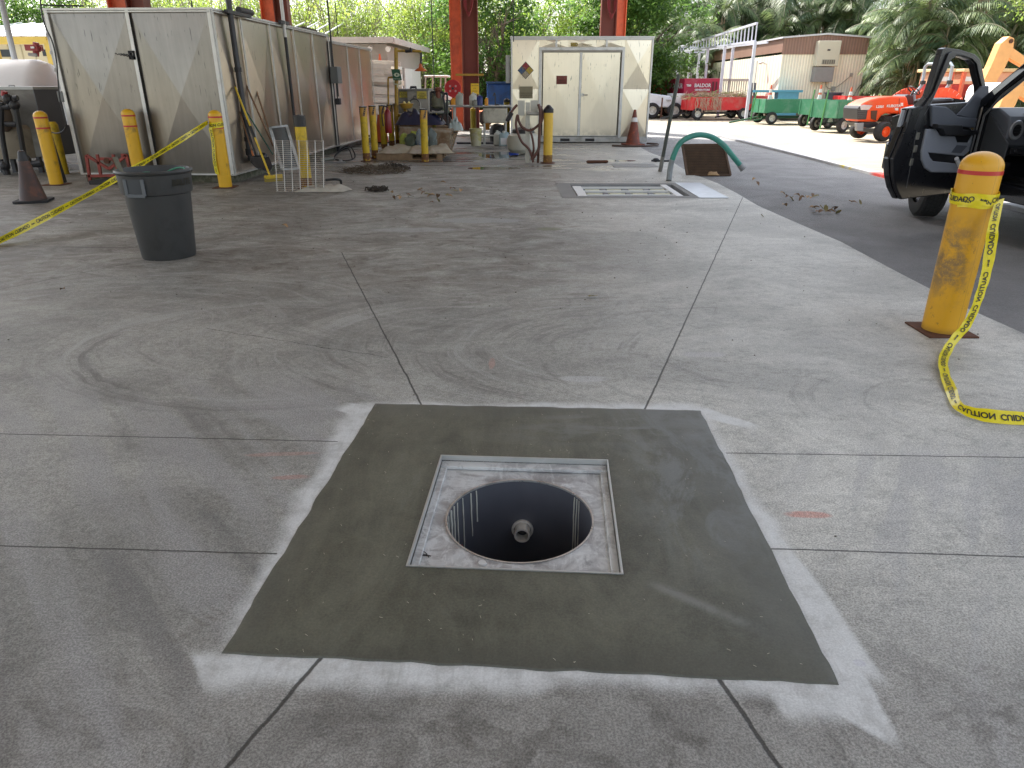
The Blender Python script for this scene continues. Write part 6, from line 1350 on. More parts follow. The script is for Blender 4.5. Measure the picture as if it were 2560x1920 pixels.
def cart(name, label, loc, rz, Lg, W, z0, z1, mat, inner=None, wr=.24, bar_=True, fill=None, group='farm carts in the yard', axle_mat=None, drop=0):
    """cart frame: x along the length, y towards the back; near side at y=0"""
    t = thing(name, label, 'cart', loc, rz, group); axle_mat = axle_mat or DSTL
    m = MB(); m.b2(0, 0, z0, Lg, .04, z1).b2(0, W - .04, z0, Lg, W, z1); m.b2(0, .04, z0, .04, W - .04, z1 + .02).b2(Lg - .04, .04, z0, Lg, W - .04, z1); m.build('side_board', mat, t, smooth=0, bevel=.008)
    MB().b2(.04, .04, z0, Lg - .04, W - .04, z0 + .04).build('bed', mat, t, smooth=0)
    m = MB(); [m.b2(x_, -.015, z0, x_ + .05, 0, z1) for x_ in (Lg * .02, Lg * .95)]; m.b2(0, -.02, z1 - .04, Lg, 0, z1); [m.b2(-.02, y_, z0, 0, y_ + .05, z1) for y_ in (0, W * .48, W - .05)]; m.build('frame_rib', mat, t, smooth=0)
    m = MB(); m.b2(.1, W * .3, wr * .9, Lg - .1, W * .4, wr * .9 + .08); m.b2(.1, W * .6, wr * .9, Lg - .1, W * .7, wr * .9 + .08)
    for x_ in (.32, Lg - .32): m.b2(x_ - .04, .05, wr - .04, x_ + .04, W - .05, wr + .04); m.b2(x_ - .05, .1, wr, x_ + .05, .18, z0); m.b2(x_ - .05, W - .18, wr, x_ + .05, W - .1, z0)
    m.build('chassis', axle_mat, t, smooth=0)
    for x_ in (.32, Lg - .32):
        for y_ in (-.02, W + .02): wheel(t, (x_, y_, wr), wr, .15, (0, -1 if y_ < .5 else 1, 0))
    if bar_: MB().bar((-.0, W / 2, wr * 1.1), (-1.3, W / 2 - .25, .06), .06).build('drawbar', M('drawbar_red', (.3, .1, .08), .6) if mat is RED else axle_mat, t, smooth=0)
    return t
RD2 = M('yard_red', (.62, .02, .025), .45, dirt=(.5, .12, .1), damt=.42, ds=2.5)
GN2 = M('yard_green', (.035, .2, .1), .5, dirt=(.12, .26, .18), damt=.42, ds=2.5)
rc = at(1742, 290, 35.6); RC = cart('utility_cart', 'red farm cart heaped with cut brush in front of the generator', (rc.x - .35, 35.4, 0), R(7), 2.9, 1.35, .42, .98, RD2, wr=.26)
random.seed(31)
m1, m2 = MB(), MB()
for k in range(420):
    x_ = random.uniform(-.25, 2.8); y_ = random.uniform(-.05, 1.3); z_ = .85 + random.uniform(0, .34) * (1 - abs(x_ - 1.3) * .2); a = random.gauss(.3, 1.2); l_ = random.uniform(.15, .6); up_ = random.uniform(-.2, .35)
    d = Vector((math.cos(a), math.sin(a) * .4, up_)) * l_; (m1 if k % 3 else m2).tube([(x_, y_, z_), Vector((x_, y_, z_)) + d * .5 + Vector((0, 0, .04)), Vector((x_, y_, z_)) + d], random.uniform(.006, .016), 4)
for k in range(60): x_ = random.uniform(.2, 1.5); m1.tube([(x_, -.04, .95), (x_ + random.uniform(-.1, .1), -.1, .7), (x_ + random.uniform(-.15, .15), -.09, random.uniform(.3, .6))], .008, 4)
br = thing('brush_pile', 'heap of cut palm brush and twigs on the red farm cart', 'brush', RC.location, R(7)); m1.build('brown_twigs', M('dry_brush', (.42, .3, .22), .9, var=.4, vs=4), br, kind='stuff'); m2.build('green_twigs', M('green_brush', (.3, .33, .12), .9), br, kind='stuff')
rl_ = at(1862, 270, 36.8); cart('utility_cart', 'long plain red cart standing behind the green cart', (at(1862, 280, 36.6).x, 36.6, 0), R(3), 4.6, 1.3, .45, 1.02, RD2, bar_=True)
gl = at(1889, 300, 31.6); g1 = cart('utility_cart', 'green farm cart carrying traffic cones with its long side facing the bay', (at(1889, 300, 31.4).x + .3, 31.3, 0), R(6), 2.75, 1.3, .44, .96, GN2, wr=.24, axle_mat=M('dark_green_steel', (.03, .1, .05), .6))
def upbar(t, x, y, z1): 
    MB().bar((x, y, .12), (x + .12, y, z1), .035).build('raised_drawbar', M('bright_green', (.05, .2, .05), .5), t, smooth=0)
upbar(g1, -.35, .5, 1.25); MB().bar((-.35, .2, .15), (-.0, .2, .2), .05).build('hitch', M('dark_green_steel', (0, 0, 0)), g1, smooth=0)
g2 = cart('utility_cart', 'green cart with raised drawbar and its end towards the green cone cart', (at(2080, 300, 27.8).x - .2, 28.2, 0), R(25), 2.6, 1.2, .46, .98, GN2, bar_=False); upbar(g2, -.3, .4, 1.35)
g3 = cart('utility_cart', 'pale fronted green cart with raised drawbar directly left of the tractor', (at(2108, 300, 25.6).x - .25, 25.6, 0), R(22), 2.6, 1.2, .46, 1.0, GN2, bar_=False); upbar(g3, -.35, .3, 1.35)
rc3 = cart('utility_cart', 'dark red cart barely showing behind the tractor bonnet', (at(2120, 285, 33).x, 33.5, 0), R(2), 4.0, 1.2, .6, 1.05, RD2, bar_=False)
CN2 = M('fresh_cone', (.65, .13, .05), .5)
for px, Y, tb_, lb in ((1924, 31.9, 266, 'orange and white banded cone at the left end of the green cart'), (2048, 32.3, 267, 'cone with red tip standing at the right end of the green cart'), (2124, 28.8, 262, 'orange and white cone on the green cart left of the tractor')):
    z_ = at(px, 252 if Y > 31 else 255, Y).z; cone(Vector((at(px, 250, Y).x, Y, .5 if Y > 31 else .5)), 1.38 - .55 + .1 if Y < 31 else 1.02, lb, CN2, base=.18, r0=.13, rz=.1, bands=((.45, .62), (.7, .84)))
bt = thing('blue_table', 'light blue bench table against the trailer office gable', 'table', (at(1905, 240, 35.2).x, 35.2, 0)); a, b, c = L(bt, 1886, 226, 35.2), L(bt, 2007, 231, 35.2), L(bt, 1946, 240, 35.2)
BLU = M('sky_blue_paint', (.09, .32, .45), .5); m = MB(); m.b2(a.x, 0, b.z - .0, b.x, .6, b.z + .1); m.build('table_top', BLU, bt, smooth=0); m = MB(); m.b2(c.x, .05, .2, b.x - .15, .55, b.z); m.build('cabinet', BLU, bt, smooth=0)
tbk = thing('grey_tub', 'dark grey round tub on the ground at the trailer office gable', 'tub', (at(2083, 240, 35.3).x, 35.3, .75)); z_ = at(2083, 234, 35.3).z - .75; MB().lathe([(.3, 0), (.36, z_), (.42, z_), (.42, z_ + .05), (.34, z_ + .03)], n=24).build('tub', M('dark_tub', (.07, .08, .11), .5), tbk); MB().b2(-.4, -.4, -.75, .4, .4, 0).build('stand_block', WG2, tbk, smooth=0)
# generator trailer
gY = 38.5; ga, gb_, gc_, gd = at(1712, 196, gY), at(1801, 196, gY), at(1712, 250, gY), at(1662, 197, gY + 2.6)
ge = thing('generator', 'dark red trailer mounted generator with white BALDOR lettering', 'generator', (ga.x, gY, 0)); ZT = ga.z; w_ = gb_.x - ga.x; lx = gd.x - ga.x
CRI = M('crimson', (.42, .01, .05), .4, dirt=(.5, .12, .15), damt=.38, ds=1.5)
MB().prism([(0, 0), (w_, 0), (w_ + lx * .6, 2.6), (lx, 2.6)], (0, 0, .7), (1, 0, 0), (0, 1, 0), UP, ZT - .7).build('housing', CRI, ge, smooth=0, bevel=.03)
m = MB(); m.b2(w_ * .78, -.012, .8, w_ * .84, 0, ZT - .15).b2(w_ * .88, -.012, .8, w_ * .93, 0, ZT - .15); m.build('louvre', M('louvre_dark', (.12, .01, .02), .5), ge, smooth=0)
for (tx, s_, fx, fz, xs) in (('TS60', .13, .13, .33, .85), ('BALDOR', .23, .52, .33, .92), ('GENERATORS', .11, .52, .53, 1.1)): text('lettering', tx, s_, WHT, ge, TM((w_ * fx, -.015, ZT - fz), (1, 0, 0), UP), .004, xs=xs, bold=.006)
dS = Vector((lx, 2.6, 0)); 
text('lettering', 'TS60  BALDOR', .34, WHT, ge, TM(Vector((0, 0, ZT - .36)) + dS * .45 + Vector((-.03, 0, 0)), -dS, UP), .004, xs=.95)
for fx, mt in ((.48, M('outlet_cream', (.45, .42, .35), .5)), (.66, M('outlet_ochre', (.5, .35, .08), .5))): MB().b2(w_ * fx - .06, -.02, ZT - .95, w_ * fx + .06, 0, ZT - .72).build('outlet', mt, ge, smooth=0)
MB().b2(w_ * .1, .2, .35, w_ * .9 , 2.4, .7).build('chassis', DSTL, ge, smooth=0)
for y_ in (0.1, 2.2): wheel(ge, (w_ * .5, y_, .33), .33, .2, (0, -1, 0))
m = MB(); m.tube([(w_ * .3, 1, ZT), (w_ * .3, 1, ZT + .25)], .04, 8); m.build('exhaust', STL, ge)
# silver pickup and low white trailer behind it
pk = thing('silver_pickup', 'silver white pickup with low flat bed half hidden by the storage box', 'pickup', (at(1615, 280, 37).x, 37, 0)); xw = at(1712, 280, 37).x - pk.location.x
m = MB(); prof = [(-3.4, .5), (xw, .5), (xw, 1.0), (.6, 1.0), (.5, 1.02), (.1, 1.08), (-.4, 1.15), (-1.0, 1.75), (-2.4, 1.8), (-2.9, 1.15), (-3.4, 1.1)]
m.prism([(-.1, .5), (1.2, .5), (1.28, .8), (1.15, 1.02), (.3, 1.12), (-.3, 1.2), (-.9, 1.8), (-2.6, 1.85), (-2.8, .5)], (0, 0, 0), (1, 0, 0), UP, (0, 1, 0), 1.8); m.build('cab', M('silver_white', (.62, .64, .68), .3), pk, smooth=0, bevel=.06)
m = MB(); m.b2(1.35, .2, .55, xw, 1.9, 1.12); m.build('flat_box', WHT, pk, smooth=0, bevel=.02); m = MB(); m.b2(1.0, .1, .42, xw, 1.8, .56); m.build('sill', DSTL, pk, smooth=0)
m = MB(); m.ell((1.05, -.02, .85), (.14, .04, .07)); m.build('headlight', M('lamp_glass', (.5, .5, .52), .15), pk)
for x_ in (.3, xw - .5): wheel(pk, (x_, .05, .36), .36, .22, (0, -1, 0)); wheel(pk, (x_, 1.7, .36), .36, .22, (0, 1, 0))
oe = thing('orange_loader', 'orange loader arm showing above the silver pickup', 'loader', (at(1640, 240, 41).x, 41, 0)); m = MB()
OR2 = M('machine_orange', (.75, .2, .03), .45); P2 = lambda px, py: L(oe, px, py, 41)
m.prism([(P2(x_, y_).x, P2(x_, y_).z) for x_, y_ in ((1622, 220), (1650, 205), (1659, 208), (1659, 240), (1651, 240), (1650, 217), (1624, 230))], (0, 0, 0), (1, 0, 0), UP, (0, 1, 0), .3); m.build('arm', OR2, oe, smooth=0); m = MB(); m.bar(P2(1622, 232), P2(1650, 219), .12); m.b2(P2(1622, 240).x - 1, .0, .4, P2(1645, 240).x, 1.6, P2(1645, 226).z); m.build('body', M('orange_red2', (.5, .1, .04), .5), oe, smooth=0, bevel=.05)
for dx in (-.8, .4): wheel(oe, (dx, 0, .4), .4, .3, (0, -1, 0))
q = gp(1652, 297); MB().bar((0, 0, 0), (0, 0, .95), .06).build('iron_stake', RUST, smooth=0, label='thin dark iron stake standing in the gravel before the silver pickup', cat='stake').location = q
# ---------------------------------------------------------------- tractor
tY = 21.6
tk = thing('tractor', 'orange compact tractor with black grille facing left beside the pickup door', 'tractor', (at(2209, 355, tY).x, tY, 0), R(10))
KO = M('tractor_orange', (.75, .075, .015), .35, var=.08, dirt=(.6, .16, .07), damt=.36, ds=3); KG = M('grille_black', (.03, .03, .035), .4); ca, sa_ = math.cos(R(10)), math.sin(R(10))
def K(px, py, off=0.0):                # pixel -> tractor-local (x, z) on the plane y=off
    o = (tk.location.x - sa_ * off, tk.location.y + ca * off); u, z_ = pl(px, py, o, (ca, sa_)); return (u, z_)
def kp(pts, off=.0): return [K(a, b, off) for a, b in pts]
def kprism(name, pts, y0, y1, mat, par=None, bev=.02, sm=0):
    m = MB(); m.prism(kp(pts, y0), (0, y0, 0), (1, 0, 0), UP, (0, 1, 0), y1 - y0); return m.build(name, mat, par or tk, smooth=sm, bevel=bev)
hy0, hy1 = .30, .98
hood = kprism('bonnet', [(2148, 268), (2156, 260), (2175, 250), (2200, 244), (2230, 241), (2268, 241), (2273, 262), (2266, 290), (2248, 284), (2215, 284), (2204, 290), (2194, 305), (2146, 304), (2147, 285)], hy0, hy1, KO, bev=.05, sm=30)
kprism('grille', [(2144, 299), (2144.5, 272), (2150, 264), (2168, 268), (2170, 276), (2166, 299)], hy0 - .015, hy1 + .015, KG, bev=.02)
m = MB()
for k in range(5): a, b = K(2145, 274 + k * 5.2, hy0 - .02), K(2165, 274.5 + k * 5.2, hy0 - .02); m.bar((a[0], hy0 - .022, a[1]), (b[0], hy0 - .022, b[1]), .012)
m.build('grille_ribs', M('rib_grey', (.12, .12, .13), .4), tk, smooth=0)
kprism('headlight', [(2151, 263), (2163, 262), (2182, 264), (2172, 275), (2152, 275)], hy0 - .03, hy0 + .02, M('headlight_glass', (.55, .58, .65), .12, metal=.3), bev=.006)
kprism('side_vent', [(2178, 277), (2194, 276), (2190, 301), (2178, 297)], hy0 - .02, hy0, M('vent_brown', (.08, .035, .02), .7), bev=.004)
kprism('hood_seam', [(2248, 246), (2249, 246), (2247, 288), (2246, 288)], hy0 - .004, hy0 + .01, KG, bev=0)
for tx, px, py, s_ in (('L2501', 2200, 267, .09), ('KUBOTA', 2234, 265, .1)):
    u, z_ = K(px, py, hy0 - .01); text('lettering', tx, s_, WHT, tk, TM((u, hy0 - .012, z_), (1, 0, .01), UP), .003, bold=.003, xs=1.1)
for (x0_, y0_, x1_, y1_) in ((2252, 257, 2258, 265), (2238, 270, 2246, 276), (2252, 271, 2264, 276)): kprism('sticker', [(x0_, y1_), (x1_, y1_), (x1_, y0_), (x0_, y0_)], hy0 - .012, hy0, WHT, bev=0)
kprism('front_axle_carrier', [(2146, 306), (2196, 306), (2196, 316), (2176, 320), (2150, 316)], .35, .93, KG)
kprism('weight_plate', [(2142, 308), (2160, 306), (2158, 327), (2143, 327)], .30, .42, M('plate_grey', (.25, .26, .28), .4), bev=.01)
m = MB(); ax = K(2209, 329); m.bar((ax[0], .12, ax[1]), (ax[0] + .0, 1.2, ax[1]), .1); m.bar((ax[0] + .3, .3, ax[1] - .05), (ax[0] + 1.6, .4, ax[1] + .05), .1); m.build('front_axle', KG, tk, smooth=0)
kprism('engine_block', [(2206, 292), (2262, 286), (2266, 318), (2230, 318), (2210, 305)], .42, .86, M('engine_dark', (.06, .06, .06), .5, var=.6, vs=14))
m = MB(); a = K(2232, 299, .36); m.tube([(a[0] - .05, .36, a[1]), (a[0] + .1, .36, a[1])], .07, 12); m.ell((a[0] + .25, .38, a[1] + .06), (.1, .04, .05)); m.build('oil_filter', STL, tk)
m = MB(); m.tube(curve_pts([(K(2225, 292)[0], .32, K(2225, 292)[1]), (K(2245, 305)[0], .33, K(2245, 305)[1]), (K(2262, 300)[0], .33, K(2262, 300)[1])], 5), .018, 6); m.tube([(K(2218, 300)[0], .33, K(2218, 300)[1]), (K(2250, 292)[0], .33, K(2250, 292)[1])], .015, 6); m.build('engine_hoses', BLK, tk)
kprism('frame_panel', [(2248, 286), (2268, 278), (2275, 262), (2285, 262), (2282, 305), (2262, 313), (2254, 312)], .28, .42, KO)
fw = ax[1]; KR = M('rim_orange', (.8, .12, .03), .4)
for y_, xo in ((0.02, 0), (1.25, .08)): wheel(tk, (ax[0] + xo, y_, fw), fw, .24, (0.12, -1 if y_ < .5 else 1, 0), KR, 'front_wheel')
for y_ in (-.05, 1.35): wheel(tk, (ax[0] + 1.65, y_, .56), .56, .34, (0, -1 if y_ < .5 else 1, 0), KR, 'rear_wheel')
m = MB()
for y_ in (-.2, 1.15):
    P_ = [(ax[0] + 1.65 + .68 * math.cos(R(a)), .6 + .66 * math.sin(R(a))) for a in range(20, 165, 12)]
    for i in range(len(P_) - 1): m.bar((P_[i][0], y_ + .17, P_[i][1]), (P_[i + 1][0], y_ + .17, P_[i + 1][1]), .36, .03, up=(0, 1, 0))
m.build('fender', KO, tk)
kprism('dash_column', [(2262, 240), (2272, 236), (2284, 240), (2286, 262), (2264, 262)], .38, .9, KG)
c = K(2284, 226, .65); m = MB(); Mx = Matrix.Rotation(R(35), 3, 'Y'); rg = [Vector((c[0], .64, c[1])) + Mx @ Vector((.19 * math.cos(a * .3142), .19 * math.sin(a * .3142), 0)) for a in range(21)]; m.tube(rg, .016, 8, False); m.bar((c[0], .64, c[1]), (c[0] - .12, .64, c[1] - .25), .05); m.bar(rg[0], rg[10], .02); m.build('steering_wheel', BLK, tk)
kprism('seat', [(2340, 262), (2375, 262), (2385, 225), (2378, 225), (2366, 250), (2340, 252)], .4, .9, KG, bev=.03)
kprism('floor_deck', [(2268, 305), (2350, 300), (2350, 292), (2268, 297)], .1, 1.2, KG)
RB = M('rops_grey', (.3, .36, .4), .4); rx = ax[0] + 1.75; m = MB()
rt_ = K(2400, 158, .1)[1]
m.tube([(rx, .1, .9), (rx - .08, .1, 1.25), (rx + .12, .1, 1.5), (rx + .1, .1, rt_ - .08), (rx + .1, .2, rt_), (rx + .1, 1.1, rt_), (rx + .1, 1.2, rt_ - .08), (rx + .12, 1.2, 1.5), (rx - .08, 1.2, 1.25), (rx, 1.2, .9)], .045, 8); m.build('roll_bar', RB, tk, smooth=40)
for y_ in (.1, 1.2): MB().box((rx + .1, y_ - .04, rt_ - .5), (.14, .08, .1)).build('roll_bar_hinge', BLK, tk, smooth=0)
# spreader hoppers, boom and white tank behind
HY = 25.5
def hopper(px0, px1, label):
    t = thing('hopper', label, 'hopper', (at(px0, 300, HY).x, HY, 0), 0, 'seed hoppers behind the tractor'); a, b = L(t, px0, 185, HY), L(t, px1, 185, HY); zt_ = L(t, px0, 180, HY).z; zm_ = L(t, px0, 211, HY).z; zb_ = .9; w_ = b.x - a.x
    HO = M('hopper_orange', (.62, .1, .04), .45, dirt=(.6, .25, .15), damt=.4)
    MB().b2(a.x, 0, zm_, b.x, 1.2, zt_).build('bin', M('hopper_salmon', (.68, .33, .2), .5), t, smooth=0, bevel=.02)
    m = MB(); c = (a.x + b.x) / 2; m.add([(a.x, 0, zm_), (b.x, 0, zm_), (b.x, 1.2, zm_), (a.x, 1.2, zm_), (c - .12, .5, zb_), (c + .12, .5, zb_), (c + .12, .7, zb_), (c - .12, .7, zb_)], [(0, 1, 5, 4), (1, 2, 6, 5), (2, 3, 7, 6), (3, 0, 4, 7)]); m.build('funnel', M('funnel_red', (.36, .03, .03), .5), t, smooth=0)
    m = MB(); [m.bar((x_, -.02, 0), (x_, -.02, zt_), .1) for x_ in (a.x - .03, b.x + .03)]; m.bar((a.x, 0, .5), (b.x, 0, 1.1), .08); m.build('frame', HO, t, smooth=0)
    MB().b2(a.x - .1, -.1, zt_, b.x + .1, 1.3, zt_ + .1).build('lid', M('cream_lid', (.7, .48, .25), .5), t, smooth=0, bevel=.02); m = MB(); m.b2(c - .15, -.012, zt_ - .28, c + .12, 0, zt_ - .14); m.build('label_plate', WHT, t, smooth=0)
    for y_ in (0, 1.2): wheel(t, (c, y_, .35), .35, .2, (0, -1, 0))
hopper(2350, 2377, 'salmon sided hopper seen through the pickup door window at left')
hopper(2412, 2440, 'salmon sided hopper seen through the pickup door window at right')
hopper(2478, 2600, 'long red orange hopper behind the tan boom')
bm = thing('tan_boom', 'tan folding machine boom rising behind the black pickup', 'boom', (at(2430, 300, 20).x, 20, 0)); B_ = lambda px, py: (L(bm, px, py, 20).x, L(bm, px, py, 20).z); TB = M('boom_tan', (.72, .36, .12), .45)
MB().prism([B_(*p) for p in ((2452, 262), (2457, 208), (2478, 166), (2503, 108), (2524, 90), (2537, 96), (2534, 122), (2514, 168), (2494, 200), (2496, 222), (2480, 268))], (0, 0, 0), (1, 0, 0), UP, (0, 1, 0), .28).build('lower_arm', TB, bm, smooth=0, bevel=.02)
MB().prism([B_(*p) for p in ((2524, 120), (2534, 118), (2600, 165), (2600, 190), (2524, 145))], (0, .04, 0), (1, 0, 0), UP, (0, 1, 0), .2).build('upper_arm', TB, bm, smooth=0, bevel=.02)
c = B_(2527, 103); MB().tube([(c[0], -.03, c[1]), (c[0], .31, c[1])], .05, 12).build('pivot_pin', RUST, bm); c = B_(2465, 290); MB().b2(c[0] - .7, -.3, .3, c[0] + 1.6, 1.4, B_(2465, 262)[1]).build('machine_body', M('boom_body', (.55, .25, .08), .5), bm, smooth=0, bevel=.05)
for dx in (-.3, 1.3): wheel(bm, (c[0] + dx, -.35, .45), .45, .3, (0, -1, 0))
wt2 = thing('water_tank', 'white plastic water tank behind the pickup windscreen pillar', 'tank', (at(2530, 240, 17.5).x, 17.5, 0)); z_ = at(2530, 206, 17.5).z; MB().b2(-.45, 0, z_ - 1.0, 1.8, 1.2, z_).build('tank', M('tank_white', (0, 0, 0)), wt2, smooth=30, bevel=.2); MB().b2(-.4, 0, .4, 1.8, 1.2, z_ - .98).build('cradle', KG, wt2, smooth=0)
for dx in (0, 1.3): wheel(wt2, (dx, .0, .35), .35, .2, (0, -1, 0))
# ---------------------------------------------------------------- black pickup with its driver door open
TX, HYY = 5.03, 8.2                  # left flank, hinge line
tr = thing('black_pickup', 'black pickup truck with its front door standing open at the right of the bay', 'pickup', (TX, HYY, 0))
g = G('black_car_paint'); BP = g.out((.006, .006, .008), .12, 0, spec=.6, Coat_Weight=.6, Coat_Roughness=.05)
CHR = M('dark_chrome', (.25, .25, .26), .2, metal=.9)
JAMB = M('black_jamb', (.012, .012, .014), .3, var=.4, vs=6)
DG = M('trim_charcoal', (.10, .11, .13), .6, var=.1, bump=.15, bs=200); LG = M('trim_slate', (.27, .285, .32), .62, var=.08, bump=.15, bs=200); VD = M('trim_black', (.01, .01, .012), .5)
# body, local x right (into truck), y forward; hinge at the origin
W_ = 2.0
def side(poly, x0, x1, name, mat, bev=.02, sm=0, par=None):
    m = MB(); m.prism(poly, (x0, 0, 0), (0, 1, 0), UP, (1, 0, 0), x1 - x0); return m.build(name, mat, par or tr, smooth=sm, bevel=bev)
def arch(cy, cz, r, a0, a1, n=10): return [(cy + r * math.cos(R(a0 + (a1 - a0) * k / n)), cz + r * math.sin(R(a0 + (a1 - a0) * k / n))) for k in range(n + 1)]
wy = .78                             # front wheel centre ahead of the hinge
fender = [(0.02, .52)] + [(wy - .50, .52)] + arch(wy, .42, .50, 170, 10) + [(wy + .52, .5), (wy + .95, .55), (wy + 1.0, 1.12), (wy + .5, 1.22), (.05, 1.26)]
side(fender, 0, .08, 'front_fender', BP, .02); side(fender, W_ - .08, W_, 'front_fender', BP, .02)
side([(.0, 1.18), (.05, 1.26), (wy + .5, 1.22), (wy + 1.0, 1.12), (wy + 1.02, .6), (wy + .96, .6), (wy + .9, 1.05)], .08, W_ - .08, 'bonnet', BP, .03)
side([(.0, .55), (.06, .55), (.06, 1.2), (.0, 1.2)], .08, W_ - .08, 'firewall', VD, 0)
side([(wy + .9, .45), (wy + 1.05, .45), (wy + 1.05, .8), (wy + .9, .8)], 0, W_, 'front_bumper', CHR, .03)
side([(.02, .40), (-2.3, .40), (-2.3, .56), (.02, .56)], .03, .14, 'sill', BP, .015); side([(.02, .40), (-2.3, .40), (-2.3, .56), (.02, .56)], W_ - .14, W_ - .03, 'sill', BP, .015)
side([(.04, .50), (-2.4, .50), (-2.4, .54), (.04, .54)], .14, W_ - .14, 'cab_floor', VD, 0)
# A pillar from the hinge base up over the door
def pillar(x, nm='windscreen_pillar'):
    m = MB(); p = [(x, .02, .52), (x, .0, 1.30), (x + (.12 if x < 1 else -.12), -.62, 1.80), (x + (.16 if x < 1 else -.16), -1.0, 1.87)]
    for i in range(3): m.bar(p[i], p[i + 1], .10 if i else .12, .12, up=(1, 0, 0))
    return m.build(nm, BP, tr, smooth=0, bevel=.02)
pillar(.07); pillar(W_ - .07)
m = MB(); m.tube([(.045, -.07, .55), (.05, -.08, 1.20), (.10, -.24, 1.42), (.19, -.66, 1.72)], .013, 8); m.build('door_seal', M('seal_highlight_grey', (.12, .12, .12), .3), tr)
m = MB(); m.b2(.18, -2.3, 1.85, W_ - .18, -.62, 1.91); m.build('roof', BP, tr, smooth=0, bevel=.03)
m = MB(); m.bar((.06, -1.12, .52), (.16, -1.16, 1.86), .12, .14, up=(1, 0, 0)); m.build('middle_pillar', BP, tr, smooth=0, bevel=.02); m = MB(); m.bar((W_ - .06, -1.12, .52), (W_ - .16, -1.16, 1.86), .12, .14, up=(1, 0, 0)); m.build('middle_pillar', BP, tr, smooth=0, bevel=.02)
rear = [(-1.18, .5), (-2.25, .5), (-2.25, 1.24), (-1.18, 1.26)]; side(rear, .0, .07, 'rear_door', BP, .02); side([(-.02, .5), (-2.25, .5), (-2.25, 1.24), (-.02, 1.26)], W_ - .07, W_, 'right_doors', BP, .02)
side([(-1.22, 1.26), (-2.2, 1.26), (-2.1, 1.84), (-1.22, 1.86)], .10, .12, 'rear_window', M('tinted_glass', (.01, .012, .014), .06), 0)
bed = [(-2.28, .5), (-2.7, .5)] + arch(-3.2, .42, .5, 10, 170)[::1][::-1][::-1] + [(-3.72, .5), (-4.1, .55), (-4.1, 1.25), (-2.28, 1.27)]
bed = [(-2.28, .5)] + [(-2.7, .5)] + arch(-3.2, .42, .5, 10, 170) + [(-4.1, .5), (-4.1, 1.25), (-2.28, 1.27)]
side(bed, .0, .08, 'bed_side', BP, .02); side(bed, W_ - .08, W_, 'bed_side', BP, .02); side([(-2.3, .6), (-4.1, .6), (-4.1, .66), (-2.3, .66)], .08, W_ - .08, 'bed_floor', VD, 0); side([(-2.26, .55), (-2.32, .55), (-2.32, 1.84), (-2.26, 1.84)], .1, W_ - .1, 'cab_back', BP, 0)
# windscreen
m = MB(); m.add([(.14, -.02, 1.28), (W_ - .14, -.02, 1.28), (W_ - .22, -.64, 1.82), (.22, -.64, 1.82)], [(0, 1, 2, 3)])
GLS = G('windscreen_glass'); GLS = GLS.out((.9, .95, .93), .03, 0, Transmission_Weight=1.0, IOR=1.05); m.build('windscreen', GLS, tr, smooth=0)
def wheel2(y_, x_, ang=0, r=.405, w=.27):
    e = thing('wheel', None, None, (x_, y_, r)); e.parent = tr; e.rotation_euler = (0, 0, ang); Mx = Vector((1, 0, 0)).to_track_quat('Z', 'Y').to_matrix()
    m = MB(); m.lathe([(r * .62, -w * .46), (r * .80, -w / 2), (r * .95, -w * .47), (r, -w * .36), (r, w * .36), (r * .95, w * .47), (r * .80, w / 2), (r * .62, w * .46)], n=56, M=Mx, seg='open'); m.build('tyre', RUB, e, smooth=40)
    m = MB()
    for k in range(56):
        a = k * 2 * math.pi / 56
        for j, (o, s_) in enumerate(((-.09, .03), (-.045, .03), (0, .03), (.045, .03), (.09, .03))): m.box(Mx @ Vector(((r + .002) * math.cos(a + j * .03), (r + .002) * math.sin(a + j * .03), o)), (.03, .034, .012), M=Matrix.Rotation(0, 3, 'X') @ (Mx @ Matrix.Rotation(a, 3, 'Z') @ Matrix(((0, 0, 1), (0, 1, 0), (1, 0, 0)))))
    m.build('tread_blocks', M('tread_grey', (.035, .035, .036), .85), e, smooth=0)
    MB().lathe([(.001, .02), (r * .5, .04), (r * .6, .1), (r * .62, -.1), (.001, -.1)], n=28, M=Mx, seg='open').build('rim', CHR, e); return e
wheel2(wy, .12, R(-14)); wheel2(wy, W_ - .14, R(-14)); wheel2(-3.2, .15); wheel2(-3.2, W_ - .15)
m = MB(); m.tube([(.1, wy, .42), (W_ - .1, wy, .42)], .04, 8); m.tube([(.1, -3.2, .42), (W_ - .1, -3.2, .42)], .06, 8); m.bar((.5, wy, .5), (.5, -3.9, .5), .1, .14); m.bar((1.5, wy, .5), (1.5, -3.9, .5), .1, .14); m.build('chassis', DSTL, tr)
# interior: dash, kick panel, cluster, steering wheel, seat
dash = [(.02, .78), (-.28, .80), (-.40, .92), (-.42, 1.10), (-.36, 1.20), (-.16, 1.28), (.05, 1.27)]
side(dash, .13, W_ - .13, 'dashboard', DG, .02, 30)
m = MB(); m.prism([(-.02, .56), (-.34, .56), (-.46, .62), (-.48, .94), (-.02, 1.26)], (.115, 0, 0), (0, 1, 0), UP, (1, 0, 0), .02); m.build('kick_panel', M('kick_grey', (.06, .065, .072), .6), tr, smooth=0, bevel=.006)
m = MB(); c = (.20, -.435, 1.07)
m.lathe([(.055, -.01), (.082, -.012), (.09, .0), (.085, .012), (.06, .012), (.05, -.005)], (0, 0, 0), 32, seg='open'); vs = [Vector((v[0] * .8, v[2], v[1] * 1.1)) + Vector(c) for v in m.v]; m.v = [tuple(v) for v in vs]; m.build('vent_bezel', M('bezel_silver', (.35, .36, .38), .3, metal=.6), tr)
